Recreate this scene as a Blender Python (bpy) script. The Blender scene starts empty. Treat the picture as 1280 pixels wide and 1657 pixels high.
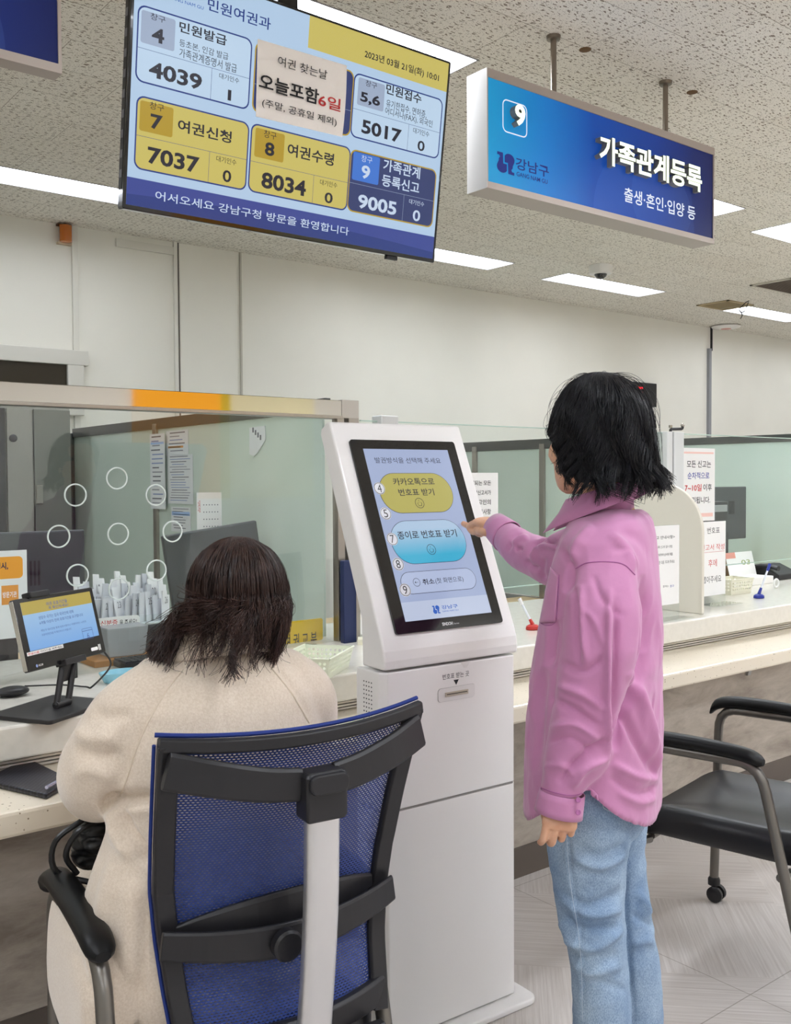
import bpy, bmesh, math, random
import numpy as np
from mathutils import Vector, Matrix, noise as mnoise
random.seed(7)
PI = math.pi
SC = bpy.context.scene
COL = SC.collection

# ------------------------------------------------------------------ camera
FPX, CH = 1583.33, 1.40
YAW, PITCH, ROLL = math.radians(38.441), math.radians(-1.8653), math.radians(-0.3255)
_f = np.array([math.sin(YAW)*math.cos(PITCH), math.cos(YAW)*math.cos(PITCH), math.sin(PITCH)])
_r0 = np.array([math.cos(YAW), -math.sin(YAW), 0.0]); _u0 = np.cross(_r0, _f)
CR = math.cos(ROLL)*_r0 + math.sin(ROLL)*_u0
CU = -math.sin(ROLL)*_r0 + math.cos(ROLL)*_u0
CF = _f
CAMP = np.array([0.0, 0.0, CH])
FH = np.array([math.sin(YAW), math.cos(YAW), 0.0]); RH = np.array([math.cos(YAW), -math.sin(YAW), 0.0])
def ray(x, y): return CF + CR*(x-640)/FPX - CU*(y-828.5)/FPX
def atz(x, y, z): d = ray(x, y); return CAMP + d*(z-CH)/d[2]
def aty(x, y, Y): d = ray(x, y); return CAMP + d*Y/d[1]
def atx(x, y, X): d = ray(x, y); return CAMP + d*X/d[0]
def atd(x, y, D): return CAMP + ray(x, y)*D
def proj(Pn):
    d = np.asarray(Pn, float) - CAMP
    k = d @ CF
    return np.stack([640 + FPX*(d @ CR)/k, 828.5 - FPX*(d @ CU)/k, k], -1)
cam = bpy.data.cameras.new('camera'); camo = bpy.data.objects.new('camera', cam); COL.objects.link(camo)
camo.matrix_world = Matrix(((CR[0], CU[0], -CF[0], 0), (CR[1], CU[1], -CF[1], 0), (CR[2], CU[2], -CF[2], CH), (0, 0, 0, 1)))
cam.sensor_fit = 'VERTICAL'; cam.sensor_height = 24.0; cam.lens = 24.0*FPX/1657.0
cam.clip_start = 0.05; cam.clip_end = 60
SC.camera = camo

# ------------------------------------------------------------------ world, exposure
w = bpy.data.worlds.new('world'); SC.world = w; w.use_nodes = True
w.node_tree.nodes['Background'].inputs[0].default_value = (0.9, 0.92, 1.0, 1)
w.node_tree.nodes['Background'].inputs[1].default_value = 0.02
SC.view_settings.view_transform = 'Standard'; SC.view_settings.look = 'None'
SC.view_settings.gamma = 1.0; SC.view_settings.use_curve_mapping = False
SC.view_settings.exposure = 0.14
LAMP_STRENGTH = 27.0
BACK_ROW_STRENGTH = 9.5
SCREEN_GAIN = 0.78
SC.cycles.use_denoising = True
SC.cycles.max_bounces = 10; SC.cycles.transparent_max_bounces = 24; SC.cycles.diffuse_bounces = 5

# ------------------------------------------------------------------ materials
def lin(c):
    if isinstance(c, str):
        c = tuple(int(c[i:i+2], 16)/255 for i in (0, 2, 4))
    else:
        c = tuple(v/255 for v in c)
    return tuple(v/12.92 if v <= .04045 else ((v+.055)/1.055)**2.4 for v in c)
MATS = {}
def mat(name, col, rough=.5, metal=0.0, spec=.5, coat=0.0, trans=0.0, sheen=0.0, alpha=1.0, ior=1.45):
    if name in MATS: return MATS[name]
    m = bpy.data.materials.new(name); m.use_nodes = True
    b = m.node_tree.nodes['Principled BSDF']
    b.inputs['Base Color'].default_value = (*lin(col), 1)
    b.inputs['Roughness'].default_value = rough; b.inputs['Metallic'].default_value = metal
    b.inputs['Specular IOR Level'].default_value = spec; b.inputs['Coat Weight'].default_value = coat
    b.inputs['Transmission Weight'].default_value = trans; b.inputs['Sheen Weight'].default_value = sheen
    b.inputs['Alpha'].default_value = alpha; b.inputs['IOR'].default_value = ior
    MATS[name] = m
    return m
def glow(name, col, s=1.0, gloss=False):
    if name in MATS: return MATS[name]
    m = mat(name, col, rough=.25 if gloss else .6)
    b = m.node_tree.nodes['Principled BSDF']
    b.inputs['Base Color'].default_value = (.01, .01, .01, 1) if gloss else (*[v*.3 for v in lin(col)], 1)
    b.inputs['Emission Color'].default_value = (*lin(col), 1); b.inputs['Emission Strength'].default_value = s
    return m
def nodes(m): return m.node_tree.nodes, m.node_tree.links, m.node_tree.nodes['Principled BSDF']
def add_noise(m, scale, c1, c2, detail=4, stretch=None, bump=0.0, bscale=None, lo=.35, hi=.65, bdist=.002):
    N, L, B = nodes(m)
    tc = N.new('ShaderNodeTexCoord'); mp = N.new('ShaderNodeMapping'); L.new(tc.outputs['Object'], mp.inputs[0])
    if stretch: mp.inputs['Scale'].default_value = stretch
    n = N.new('ShaderNodeTexNoise'); n.inputs['Scale'].default_value = scale; n.inputs['Detail'].default_value = detail
    L.new(mp.outputs[0], n.inputs['Vector'])
    r = N.new('ShaderNodeValToRGB'); r.color_ramp.elements[0].position = lo; r.color_ramp.elements[1].position = hi
    r.color_ramp.elements[0].color = (*lin(c1), 1); r.color_ramp.elements[1].color = (*lin(c2), 1)
    L.new(n.outputs[0], r.inputs[0]); L.new(r.outputs[0], B.inputs['Base Color'])
    if bump:
        n2 = N.new('ShaderNodeTexNoise'); n2.inputs['Scale'].default_value = bscale or scale; n2.inputs['Detail'].default_value = 5
        L.new(mp.outputs[0], n2.inputs['Vector'])
        bp = N.new('ShaderNodeBump'); bp.inputs['Strength'].default_value = bump; bp.inputs['Distance'].default_value = bdist
        L.new(n2.outputs[0], bp.inputs['Height']); L.new(bp.outputs[0], B.inputs['Normal'])
    return m
def clear_glass(name, tint=(.93, .97, .95), refl=1.0, rough=0.0):
    if name in MATS: return MATS[name]
    m = bpy.data.materials.new(name); m.use_nodes = True
    N, L = m.node_tree.nodes, m.node_tree.links
    N.remove(N['Principled BSDF'])
    t = N.new('ShaderNodeBsdfTransparent'); t.inputs[0].default_value = (*tint, 1)
    g = N.new('ShaderNodeBsdfGlossy'); g.inputs['Roughness'].default_value = rough
    ge = N.new('ShaderNodeNewGeometry'); dt = N.new('ShaderNodeVectorMath'); dt.operation = 'DOT_PRODUCT'
    L.new(ge.outputs['Normal'], dt.inputs[0]); L.new(ge.outputs['Incoming'], dt.inputs[1])
    def M(op, a, b):
        q = N.new('ShaderNodeMath'); q.operation = op; q.use_clamp = op == 'MULTIPLY'
        for i_, v in enumerate((a, b)):
            if v is None: continue
            if isinstance(v, (int, float)): q.inputs[i_].default_value = v
            else: L.new(v, q.inputs[i_])
        return q.outputs[0]
    c_ = M('ABSOLUTE', dt.outputs['Value'], None); k_ = M('POWER', M('SUBTRACT', 1.0, c_), 5.0)
    s_ = M('MULTIPLY_ADD', k_, .92); N[-1].inputs[2].default_value = .08
    mu = N.new('ShaderNodeMath'); mu.operation = 'MULTIPLY'; mu.use_clamp = True
    L.new(M('MULTIPLY', s_, M('SUBTRACT', 1.0, ge.outputs['Backfacing'])), mu.inputs[0]); mu.inputs[1].default_value = refl
    mx = N.new('ShaderNodeMixShader'); L.new(mu.outputs[0], mx.inputs[0]); L.new(t.outputs[0], mx.inputs[1]); L.new(g.outputs[0], mx.inputs[2])
    L.new(mx.outputs[0], N['Material Output'].inputs[0])
    MATS[name] = m
    return m

# ------------------------------------------------------------------ objects
WLOC = {}
def tag(o, label=None, cat=None, group=None, kind=None):
    if label: o['label'] = label
    if cat: o['category'] = cat
    if group: o['group'] = group
    if kind: o['kind'] = kind
    return o
def thing(name, loc, label, cat, group=None):
    o = bpy.data.objects.new(name, None); COL.objects.link(o)
    o.location = loc; o.empty_display_size = .05
    WLOC[o.name] = np.array(loc, float)
    return tag(o, label, cat, group)
class Frame:
    """a plane in the room: origin O, right U, up V, outward normal N"""
    def __init__(s, O, U, V):
        s.O = np.array(O, float); s.U = np.array(U, float)/np.linalg.norm(U); V = np.array(V, float)
        s.N = np.cross(s.U, V); s.N /= np.linalg.norm(s.N); s.V = np.cross(s.N, s.U)
    def pt(s, u, v, n=0.0): return s.O + s.U*u + s.V*v + s.N*n
    def px(s, x, y, n=0.0):
        d = ray(x, y); o = s.O + s.N*n
        q = CAMP + d*((o-CAMP) @ s.N)/(d @ s.N) - s.O
        return q @ s.U, q @ s.V
TXT = {}
def text_mesh(body, bold):
    k = (body, bold)
    if k not in TXT:
        c = bpy.data.curves.new('txt', 'FONT'); c.body = body; c.size = 1.0; c.offset = bold; c.resolution_u = 3
        o = bpy.data.objects.new('txt', c); COL.objects.link(o)
        dg = bpy.context.evaluated_depsgraph_get()
        me = bpy.data.meshes.new_from_object(o.evaluated_get(dg))
        v = np.array([x.co[:] for x in me.vertices]); f = [tuple(p.vertices) for p in me.polygons]
        bpy.data.objects.remove(o); bpy.data.curves.remove(c); bpy.data.meshes.remove(me)
        TXT[k] = (v, f)
    return TXT[k]
def rr(u0, v0, u1, v1, r, n=5):
    """rounded rectangle outline"""
    r = min(r, (u1-u0)/2, (v1-v0)/2); out = []
    for cx, cy, a in ((u1-r, v1-r, 0), (u0+r, v1-r, 90), (u0+r, v0+r, 180), (u1-r, v0+r, 270)):
        for i in range(n+1):
            t = math.radians(a + 90*i/n); out.append((cx+r*math.cos(t), cy+r*math.sin(t)))
    return out
class MB:
    def __init__(s): s.v = []; s.f = []; s.m = []; s.mats = []; s.n = 0; s.sm = []
    def mi(s, m):
        if m not in s.mats: s.mats.append(m)
        return s.mats.index(m)
    def add(s, V, Fc, m, smooth=False):
        V = np.asarray(V, float).reshape(-1, 3); k = s.mi(m)
        s.v.append(V)
        for f in Fc: s.f.append(tuple(i+s.n for i in f)); s.m.append(k); s.sm.append(smooth)
        s.n += len(V); return s
    def hexa(s, P8, m): return s.add(P8, [(0, 3, 2, 1), (4, 5, 6, 7), (0, 1, 5, 4), (1, 2, 6, 5), (2, 3, 7, 6), (3, 0, 4, 7)], m)
    def box(s, a, b, m):
        (x0, y0, z0), (x1, y1, z1) = np.minimum(a, b), np.maximum(a, b)
        return s.hexa([(x0, y0, z0), (x1, y0, z0), (x1, y1, z0), (x0, y1, z0), (x0, y0, z1), (x1, y0, z1), (x1, y1, z1), (x0, y1, z1)], m)
    def fbox(s, fr, u0, v0, u1, v1, n0, n1, m):
        return s.hexa([fr.pt(u0, v0, n0), fr.pt(u1, v0, n0), fr.pt(u1, v1, n0), fr.pt(u0, v1, n0), fr.pt(u0, v0, n1), fr.pt(u1, v0, n1), fr.pt(u1, v1, n1), fr.pt(u0, v1, n1)], m)
    def poly(s, fr, pts, m, n=0.0): return s.add([fr.pt(u, v, n) for u, v in pts], [tuple(range(len(pts)))], m)
    def prism(s, fr, pts, n0, n1, m, smooth=False):
        k = len(pts); V = [fr.pt(u, v, n0) for u, v in pts] + [fr.pt(u, v, n1) for u, v in pts]
        s.add(V, [tuple(range(k, 2*k)), tuple(range(k-1, -1, -1))] + [(i, (i+1) % k, k+(i+1) % k, k+i) for i in range(k)], m); return s
    def ring(s, fr, po, pi, m, n=0.0, n1=None):
        k = len(po); V = [fr.pt(u, v, n) for u, v in po] + [fr.pt(u, v, n) for u, v in pi]
        F = [(i, (i+1) % k, k+(i+1) % k, k+i) for i in range(k)]
        if n1 is not None:
            V += [fr.pt(u, v, n1) for u, v in po] + [fr.pt(u, v, n1) for u, v in pi]
            F = [(i+2*k, j+2*k, k+j+2*k, k+i+2*k) for i, j in ((i, (i+1) % k) for i in range(k))] + [(j, i, k+i, k+j) for i, j in ((i, (i+1) % k) for i in range(k))]
            F += [(i, j, 2*k+j, 2*k+i) for i, j in ((i, (i+1) % k) for i in range(k))] + [(k+j, k+i, 3*k+i, 3*k+j) for i, j in ((i, (i+1) % k) for i in range(k))]
        return s.add(V, F, m)
    def text(s, fr, body, u0, v0, u1, v1, m, bold=0.0, n=.0004, ext=0.0, keep=False):
        V, F = text_mesh(body, bold)
        if not len(V): return s
        a, b = V.min(0), V.max(0)
        su = (u1-u0)/max(b[0]-a[0], 1e-6); sv = (v1-v0)/max(b[1]-a[1], 1e-6)
        if keep: su = sv = min(su, sv)
        P = [fr.pt(u0+(q[0]-a[0])*su, v0+(q[1]-a[1])*sv, n+ext) for q in V]
        s.add(P, F, m)
        if ext:
            ed = {}
            for f in F:
                for i, j in zip(f, f[1:]+f[:1]): ed[(i, j)] = 1
            bd = [e for e in ed if (e[1], e[0]) not in ed]
            Q = [fr.pt(u0+(q[0]-a[0])*su, v0+(q[1]-a[1])*sv, n) for q in V]
            s.add(P+Q, [(j, i, i+len(P), j+len(P)) for i, j in bd], s.side if hasattr(s, 'side') else m)
        return s
    def tpx(s, fr, body, x0, y0, x1, y1, m, bold=0.0, n=.0004, ext=0.0):
        """text whose box runs from the top-left point to the bottom-right point, both picked on the plane"""
        u0, v1 = fr.px(x0, y0); u1, v0 = fr.px(x1, y1)
        return s.text(fr, body, u0, v0, u1, v1, m, bold, n, ext)
    def tube(s, path, r, m, n=12, caps=True, smooth=True, flat=None):
        P = np.asarray(path, float); k = len(P); R = np.broadcast_to(np.asarray(r, float), (k,))
        T = np.gradient(P, axis=0); T /= np.linalg.norm(T, axis=1)[:, None]+1e-12
        up = np.array([0, 0, 1.0]) if abs(T[0][2]) < .9 else np.array([1.0, 0, 0])
        A = np.cross(T[0], up); A /= np.linalg.norm(A); V = []
        for i in range(k):
            A = A - T[i]*(A @ T[i]); A /= np.linalg.norm(A); Bv = np.cross(T[i], A)
            for j in range(n):
                a = 2*PI*j/n; V.append(P[i] + (A*math.cos(a)+Bv*math.sin(a))*R[i])
        F = [(i*n+j, i*n+(j+1) % n, (i+1)*n+(j+1) % n, (i+1)*n+j) for i in range(k-1) for j in range(n)]
        s.add(V, F, m, smooth)
        if caps:
            s.add(V[:n], [tuple(range(n-1, -1, -1))], m); s.add(V[-n:], [tuple(range(n))], m)
        return s
    def loft(s, rings, m, closed=True, caps=True, smooth=True):
        k = len(rings); n = len(rings[0]); V = np.concatenate([np.asarray(q, float) for q in rings])
        F = [(i*n+j, i*n+(j+1) % n, (i+1)*n+(j+1) % n, (i+1)*n+j) for i in range(k-1) for j in range(n if closed else n-1)]
        if caps: F += [tuple(range(n-1, -1, -1)), tuple(range((k-1)*n, k*n))]
        return s.add(V, F, m, smooth)
    def lathe(s, c, prof, m, n=24, axis=(0, 0, 1), smooth=True):
        ax = np.array(axis, float); ax /= np.linalg.norm(ax)
        t = np.array([1.0, 0, 0]) if abs(ax[0]) < .9 else np.array([0, 1.0, 0])
        A = np.cross(ax, t); A /= np.linalg.norm(A); Bv = np.cross(ax, A); c = np.array(c, float)
        return s.loft([[c+ax*h+(A*math.cos(2*PI*j/n)+Bv*math.sin(2*PI*j/n))*max(r, 1e-5) for j in range(n)] for r, h in prof], m, smooth=smooth)
    def ball(s, c, r, m, n=20, k=12, sc=(1, 1, 1)):
        rings = []
        for i in range(k+1):
            t = PI*(i+.02)/(k+.04); rings.append([(c[0]+r*sc[0]*math.sin(t)*math.cos(2*PI*j/n), c[1]+r*sc[1]*math.sin(t)*math.sin(2*PI*j/n), c[2]-r*sc[2]*math.cos(t)) for j in range(n)])
        return s.loft(rings, m)
    def build(s, name, parent=None, bevel=0.0, seg=2, angle=35, recalc=True):
        V = np.concatenate(s.v) if s.v else np.zeros((0, 3))
        o_loc = np.zeros(3)
        if parent is not None: o_loc = WLOC[parent.name]
        else:
            lo, hi = V.min(0), V.max(0); o_loc = np.array([(lo[0]+hi[0])/2, (lo[1]+hi[1])/2, lo[2]])
        me = bpy.data.meshes.new(name); me.from_pydata((V-o_loc).tolist(), [], s.f)
        for q in s.mats: me.materials.append(q)
        me.polygons.foreach_set('material_index', s.m); me.polygons.foreach_set('use_smooth', s.sm)
        me.update()
        if recalc:
            bm = bmesh.new(); bm.from_mesh(me)
            bmesh.ops.remove_doubles(bm, verts=bm.verts, dist=1e-6) if bevel else None
            bm.to_mesh(me); bm.free()
        if any(s.sm):
            me.set_sharp_from_angle(angle=math.radians(angle))
        o = bpy.data.objects.new(name, me); COL.objects.link(o)
        if parent is not None: o.parent = parent
        else: o.location = o_loc
        WLOC[o.name] = o_loc
        if bevel:
            b = o.modifiers.new('bevel', 'BEVEL'); b.width = bevel; b.segments = seg; b.limit_method = 'ANGLE'; b.angle_limit = math.radians(40)
        return o
def arc(c, r, a0, a1, n, e1, e2):
    c, e1, e2 = map(lambda q: np.array(q, float), (c, e1, e2))
    return [c + e1*r*math.cos(a) + e2*r*math.sin(a) for a in np.radians(np.linspace(a0, a1, n))]
def fillet(pts, r, n=6):
    """round the corners of a polyline"""
    P = [np.array(p, float) for p in pts]; out = [P[0]]
    for a, b, c in zip(P, P[1:], P[2:]):
        d1 = (a-b)/np.linalg.norm(a-b); d2 = (c-b)/np.linalg.norm(c-b)
        q = min(r, np.linalg.norm(a-b)*.48, np.linalg.norm(c-b)*.48)
        p0, p2 = b+d1*q, b+d2*q
        for t in np.linspace(0, 1, n): out.append((1-t)**2*p0 + 2*t*(1-t)*b + t*t*p2)
    out.append(P[-1]); return out
def resample(P, n):
    P = np.asarray(P, float); d = np.r_[0, np.cumsum(np.linalg.norm(np.diff(P, axis=0), axis=1))]
    t = np.linspace(0, d[-1], n); return np.stack([np.interp(t, d, P[:, i]) for i in range(3)], 1)
def cr_spline(P, n):
    """smooth curve through the points"""
    P = np.asarray(P, float); Q = np.vstack([2*P[0]-P[1], P, 2*P[-1]-P[-2]]); out = []
    k = len(P)-1
    for t in np.linspace(0, k-1e-9, n):
        i = int(t); u = t-i; a, b, c, d = Q[i:i+4]
        out.append(.5*((2*b)+(-a+c)*u+(2*a-5*b+4*c-d)*u*u+(-a+3*b-3*c+d)*u**3))
    return np.array(out)
def copy_tree(o, delta, parent=None):
    c = o.copy(); COL.objects.link(c); WLOC[c.name] = WLOC[o.name]+np.array(delta)
    if parent is not None: c.parent = parent
    else: c.location = Vector(o.location)+Vector(delta)
    for ch in [q for q in list(COL.objects) if q.parent == o]: copy_tree(ch, delta, c)
    return c

WHITE = mat('white_plastic', 'e9e7e4', .35); BLACK = mat('black_plastic', '1c1b1d', .45); STEEL = mat('brushed_steel', 'b9b4ac', .25, 1.0)
PAPER = mat('paper', 'ecebe9', .8); INK = mat('black_ink', '1b1b1f', .7); RED = mat('red_ink', 'c83232', .7); BLUEINK = mat('blue_ink', '2c3a9a', .7)
DGREY = mat('dark_grey_plastic', '3a3b3e', .45)
# ================================================================== the room
CEIL, WALLY = 2.94, 5.86
def struct(name, mb, **k):
    o = mb.build(name, **k); o['kind'] = 'structure'; return o
# ceiling: pitted mineral tiles
cm = mat('ceiling_tile', 'c9c2b6', .9)
N, L, B = nodes(cm)
tc = N.new('ShaderNodeNewGeometry')
br = N.new('ShaderNodeTexBrick'); br.offset = .5; br.inputs['Scale'].default_value = 1; br.inputs['Brick Width'].default_value = .588; br.inputs['Row Height'].default_value = .2635
br.inputs['Mortar Size'].default_value = .0012; br.inputs['Mortar Smooth'].default_value = .3
br.inputs['Color1'].default_value = (*lin('e9e5dc'), 1); br.inputs['Color2'].default_value = (*lin('e4dfd5'), 1); br.inputs['Mortar'].default_value = (*lin('857b6e'), 1)
mp = N.new('ShaderNodeMapping'); mp.inputs['Location'].default_value = (-.098, .0205, 0); L.new(tc.outputs['Position'], mp.inputs[0]); L.new(mp.outputs[0], br.inputs['Vector'])
def pits(sx, sy, scale, thr, seedoff, dist=.25):
    m2 = N.new('ShaderNodeMapping'); m2.inputs['Scale'].default_value = (sx, sy, 1); m2.inputs['Location'].default_value = (seedoff, seedoff*.7, 0)
    nz = N.new('ShaderNodeTexNoise'); nz.inputs['Scale'].default_value = 60; nz.inputs['Detail'].default_value = 1
    L.new(tc.outputs['Position'], nz.inputs['Vector'])
    ad = N.new('ShaderNodeVectorMath'); ad.operation = 'MULTIPLY_ADD'; ad.inputs[1].default_value = (.012*dist*4, .012*dist*4, 0)
    L.new(nz.outputs['Color'], ad.inputs[0]); L.new(tc.outputs['Position'], ad.inputs[2])
    L.new(ad.outputs[0], m2.inputs[0])
    vo = N.new('ShaderNodeTexVoronoi'); vo.inputs['Scale'].default_value = scale; vo.voronoi_dimensions = '2D'; L.new(m2.outputs[0], vo.inputs['Vector'])
    # only some cells carry a pit
    se = N.new('ShaderNodeSeparateColor'); L.new(vo.outputs['Color'], se.inputs[0])
    mu = N.new('ShaderNodeMath'); mu.operation = 'MULTIPLY'; mu.inputs[1].default_value = thr; L.new(se.outputs[0], mu.inputs[0])
    lt = N.new('ShaderNodeMath'); lt.operation = 'LESS_THAN'; L.new(vo.outputs['Distance'], lt.inputs[0]); L.new(mu.outputs[0], lt.inputs[1])
    return lt
p1 = pits(1.0, 3.2, 30, .30, 0, .3); p2 = pits(2.0, 2.6, 55, .22, 5, .2)
mx = N.new('ShaderNodeMath'); mx.operation = 'MAXIMUM'; L.new(p1.outputs[0], mx.inputs[0]); L.new(p2.outputs[0], mx.inputs[1])
mc = N.new('ShaderNodeMix'); mc.data_type = 'RGBA'; L.new(mx.outputs[0], mc.inputs[0]); L.new(br.outputs['Color'], mc.inputs[6]); mc.inputs[7].default_value = (*lin('877d6f'), 1)
L.new(mc.outputs[2], B.inputs['Base Color'])
# lamp openings are cut out of the ceiling as real recesses
LW = [(-.1, 4.96), (1.32, 4.96), (3.84, 4.96), (5.6, 4.96), (7.88, 4.93), (9.6, 4.96), (1.31, 2.655), (3.88, 3.165), (5.58, 3.165), (7.3, 3.165), (-1.6, 2.655),
      (-1.6, .6), (1.31, .2), (3.6, .6), (5.6, .6), (7.6, .6), (-1.6, -1.5), (1.2, -1.5), (3.6, -1.5), (6, -1.5), (-1.6, -3.2), (1.2, -3.2), (3.6, -3.2), (5.9, -3.2), (8.2, -1.5), (8.2, -3.2)]
LL, LB, LZ = 1.2, .285, .035
X0, X1, Y0, Y1 = -3.2, 11.0, -4.4, WALLY
ys = sorted(set([Y0, Y1] + [round(y, 4) for _, y in LW] + [round(y+LB, 4) for _, y in LW]))
mb = MB()
for ya, yb in zip(ys, ys[1:]):
    cuts = sorted((x, x+LL) for x, y in LW if y <= ya+1e-6 and y+LB >= yb-1e-6)
    x = X0
    for a, b in cuts + [(X1, X1)]:
        if a > x: mb.box((x, ya, CEIL), (a, yb, CEIL+.06), cm)
        x = b
struct('ceiling', mb)
# floor: grey vinyl in blocks of streaks that change direction
fm = mat('floor_vinyl', 'a8a19b', .38, spec=.4)
N, L, B = nodes(fm)
tc = N.new('ShaderNodeNewGeometry')
mp = N.new('ShaderNodeMapping'); mp.inputs['Rotation'].default_value = (0, 0, math.radians(45)); mp.inputs['Location'].default_value = (.13, .2, 0); L.new(tc.outputs['Position'], mp.inputs[0])
ck = N.new('ShaderNodeTexChecker'); ck.inputs['Scale'].default_value = 1/.5; L.new(mp.outputs[0], ck.inputs[0])
def streak(sx, sy):
    m2 = N.new('ShaderNodeMapping'); m2.inputs['Scale'].default_value = (sx, sy, 1); L.new(mp.outputs[0], m2.inputs[0])
    n = N.new('ShaderNodeTexNoise'); n.inputs['Scale'].default_value = 1; n.inputs['Detail'].default_value = 5; n.inputs['Roughness'].default_value = .7; L.new(m2.outputs[0], n.inputs['Vector']); return n
s1, s2 = streak(2.5, 130), streak(130, 2.5)
mm = N.new('ShaderNodeMix'); mm.data_type = 'FLOAT'; L.new(ck.outputs['Fac'], mm.inputs[0]); L.new(s1.outputs[0], mm.inputs[2]); L.new(s2.outputs[0], mm.inputs[3])
r = N.new('ShaderNodeValToRGB'); r.color_ramp.elements[0].position = .3; r.color_ramp.elements[1].position = .68
r.color_ramp.elements[0].color = (*lin('afa6a0'), 1); r.color_ramp.elements[1].color = (*lin('cdc7c2'), 1)
L.new(mm.outputs[0], r.inputs[0])
br = N.new('ShaderNodeTexBrick'); br.offset = 0; br.inputs['Scale'].default_value = 1; br.inputs['Brick Width'].default_value = .9; br.inputs['Row Height'].default_value = .9
br.inputs['Mortar Size'].default_value = .0016; br.inputs['Color1'].default_value = (1, 1, 1, 1); br.inputs['Color2'].default_value = (.96, .96, .96, 1); br.inputs['Mortar'].default_value = (.55, .53, .5, 1)
m3 = N.new('ShaderNodeMapping'); m3.inputs['Location'].default_value = (.33, .35, 0); L.new(tc.outputs['Position'], m3.inputs[0]); L.new(m3.outputs[0], br.inputs['Vector'])
mu = N.new('ShaderNodeMix'); mu.data_type = 'RGBA'; mu.blend_type = 'MULTIPLY'; mu.inputs[0].default_value = 1; L.new(r.outputs[0], mu.inputs[6]); L.new(br.outputs['Color'], mu.inputs[7])
L.new(mu.outputs[2], B.inputs['Base Color'])
struct('floor', MB().box((X0, Y0, -.06), (X1, Y1, 0), fm))
wm = add_noise(mat('wall_paint', 'e3e1d8', .55), 1.2, 'e0ded5', 'e6e4db', 3)
struct('wall_back', MB().box((X0, WALLY, 0), (X1, WALLY+.1, CEIL), wm))
struct('wall_left', MB().box((X0-.1, Y0, 0), (X0, Y1, CEIL), wm))
struct('wall_right', MB().box((X1, Y0, 0), (X1+.1, Y1, CEIL), wm))
struct('wall_rear', MB().box((X0, Y0-.1, 0), (X1, Y0, CEIL), mat('rear_wall_paint', 'e8e6e0', .6)))
# panel joints, conduits and the corner post of the back wall (one upright each)
trim = mat('wall_trim', 'd9d7ce', .5); dtrim = mat('dark_joint', '6f6b64', .6); gtrim = mat('grey_post', '8e9094', .5)
def wx(px_, py_): return aty(px_, py_, WALLY)[0]
k = 1
def upright(x, wd, m, z0=0.0, z1=CEIL, d=.018):
    global k
    struct('trim_%d' % k, MB().box((x-wd/2, WALLY-d, z0), (x+wd/2, WALLY, z1), m)); k += 1
upright(wx(121, 480), .035, trim); upright(wx(283, 480), .022, trim); upright(wx(289, 480), .008, dtrim, d=.006)
upright(wx(388.5, 480), .012, mat('joint_line', 'b9b5aa', .6), d=.014); upright(wx(1145.5, 610), .04, gtrim, z1=2.72, d=.03)
upright(wx(1150, 535), .012, BLACK, z0=2.70, d=.02)
# thin lintel strips above the left door panel
a = aty(190, 392, WALLY); b = aty(283, 404, WALLY)
struct('trim_%d' % k, MB().box((wx(187, 390), WALLY-.016, CEIL-.085), (wx(281, 404), WALLY, CEIL-.035), trim)); k += 1
# dark transom window of the back wall at far left
tz1, tz0 = aty(0, 584, WALLY)[2], 1.9
t_r = wx(105, 600)
wf = mat('window_frame_paint', 'cfcdc5', .45)
mb = MB().box((X0+1.2, WALLY-.03, tz0-.06), (t_r, WALLY+.0, tz1-.0), mat('dark_opening', '2a251b', .3))
struct('window_1', mb)
mb = MB().box((X0+1.2, WALLY-.05, tz1), (t_r+.13, WALLY, tz1+.09), wf).box((t_r, WALLY-.05, tz0-.1), (t_r+.1, WALLY, tz1), wf)
struct('trim_%d' % k, mb, bevel=.004); k += 1
# rear-wall yellow sign that mirrors in the steel rail
def mirror_at(x, y, Ym, Y):
    d = ray(x, y); p = CAMP + d*Ym/d[1]; t = (Ym-Y)/d[1]; return p + np.array([d[0], -d[1], d[2]])*t
def mxx(x): return mirror_at(x, 645, 2.84, Y0+.03)[0]
mb = MB().box((mxx(216), Y0, 1.2), (mxx(357), Y0+.03, 2.75), glow('amber_panel', 'f2a51c', 1.0)).box((mxx(357), Y0, 1.2), (mxx(373), Y0+.03, 2.75), mat('yellow_panel', 'e0c21c', .6)).box((mxx(373), Y0, 1.2), (mxx(508), Y0+.03, 2.75), mat('khaki_panel', 'f3ecc6', .6))
tag(mb.build('wall_panel'), 'amber yellow lit panel on the rear wall, mirrored in the steel rail', 'wall panel')

# ------------------------------------------------------------------ ceiling lamps
lamp_on = glow('lamp_diffuser', 'f1f7ff', LAMP_STRENGTH); lamp_dim = glow('lamp_diffuser_back_row', 'f1f7ff', BACK_ROW_STRENGTH); lamp_fr = mat('lamp_frame', 'a7a6a8', .5)
def lamp(x, y, label):
    t = thing('ceiling_light', (x+LL/2, y+LB/2, CEIL), label, 'ceiling light', 'recessed office ceiling lights')
    fr = Frame((x, y, CEIL), (1, 0, 0), (0, 1, 0))
    MB().box((x+.002, y+.002, CEIL+LZ), (x+LL-.002, y+LB-.002, CEIL+LZ+.01), lamp_dim if y > 4.5 else lamp_on).build('diffuser', t)
    m = MB()
    for a, b in (((x, y), (x+LL, y+.006)), ((x, y+LB-.006), (x+LL, y+LB)), ((x, y), (x+.006, y+LB)), ((x+LL-.006, y), (x+LL, y+LB))):
        m.box((a[0], a[1], CEIL-.003), (b[0], b[1], CEIL+LZ+.012), lamp_fr)
    m.build('frame', t)
    return t
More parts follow.
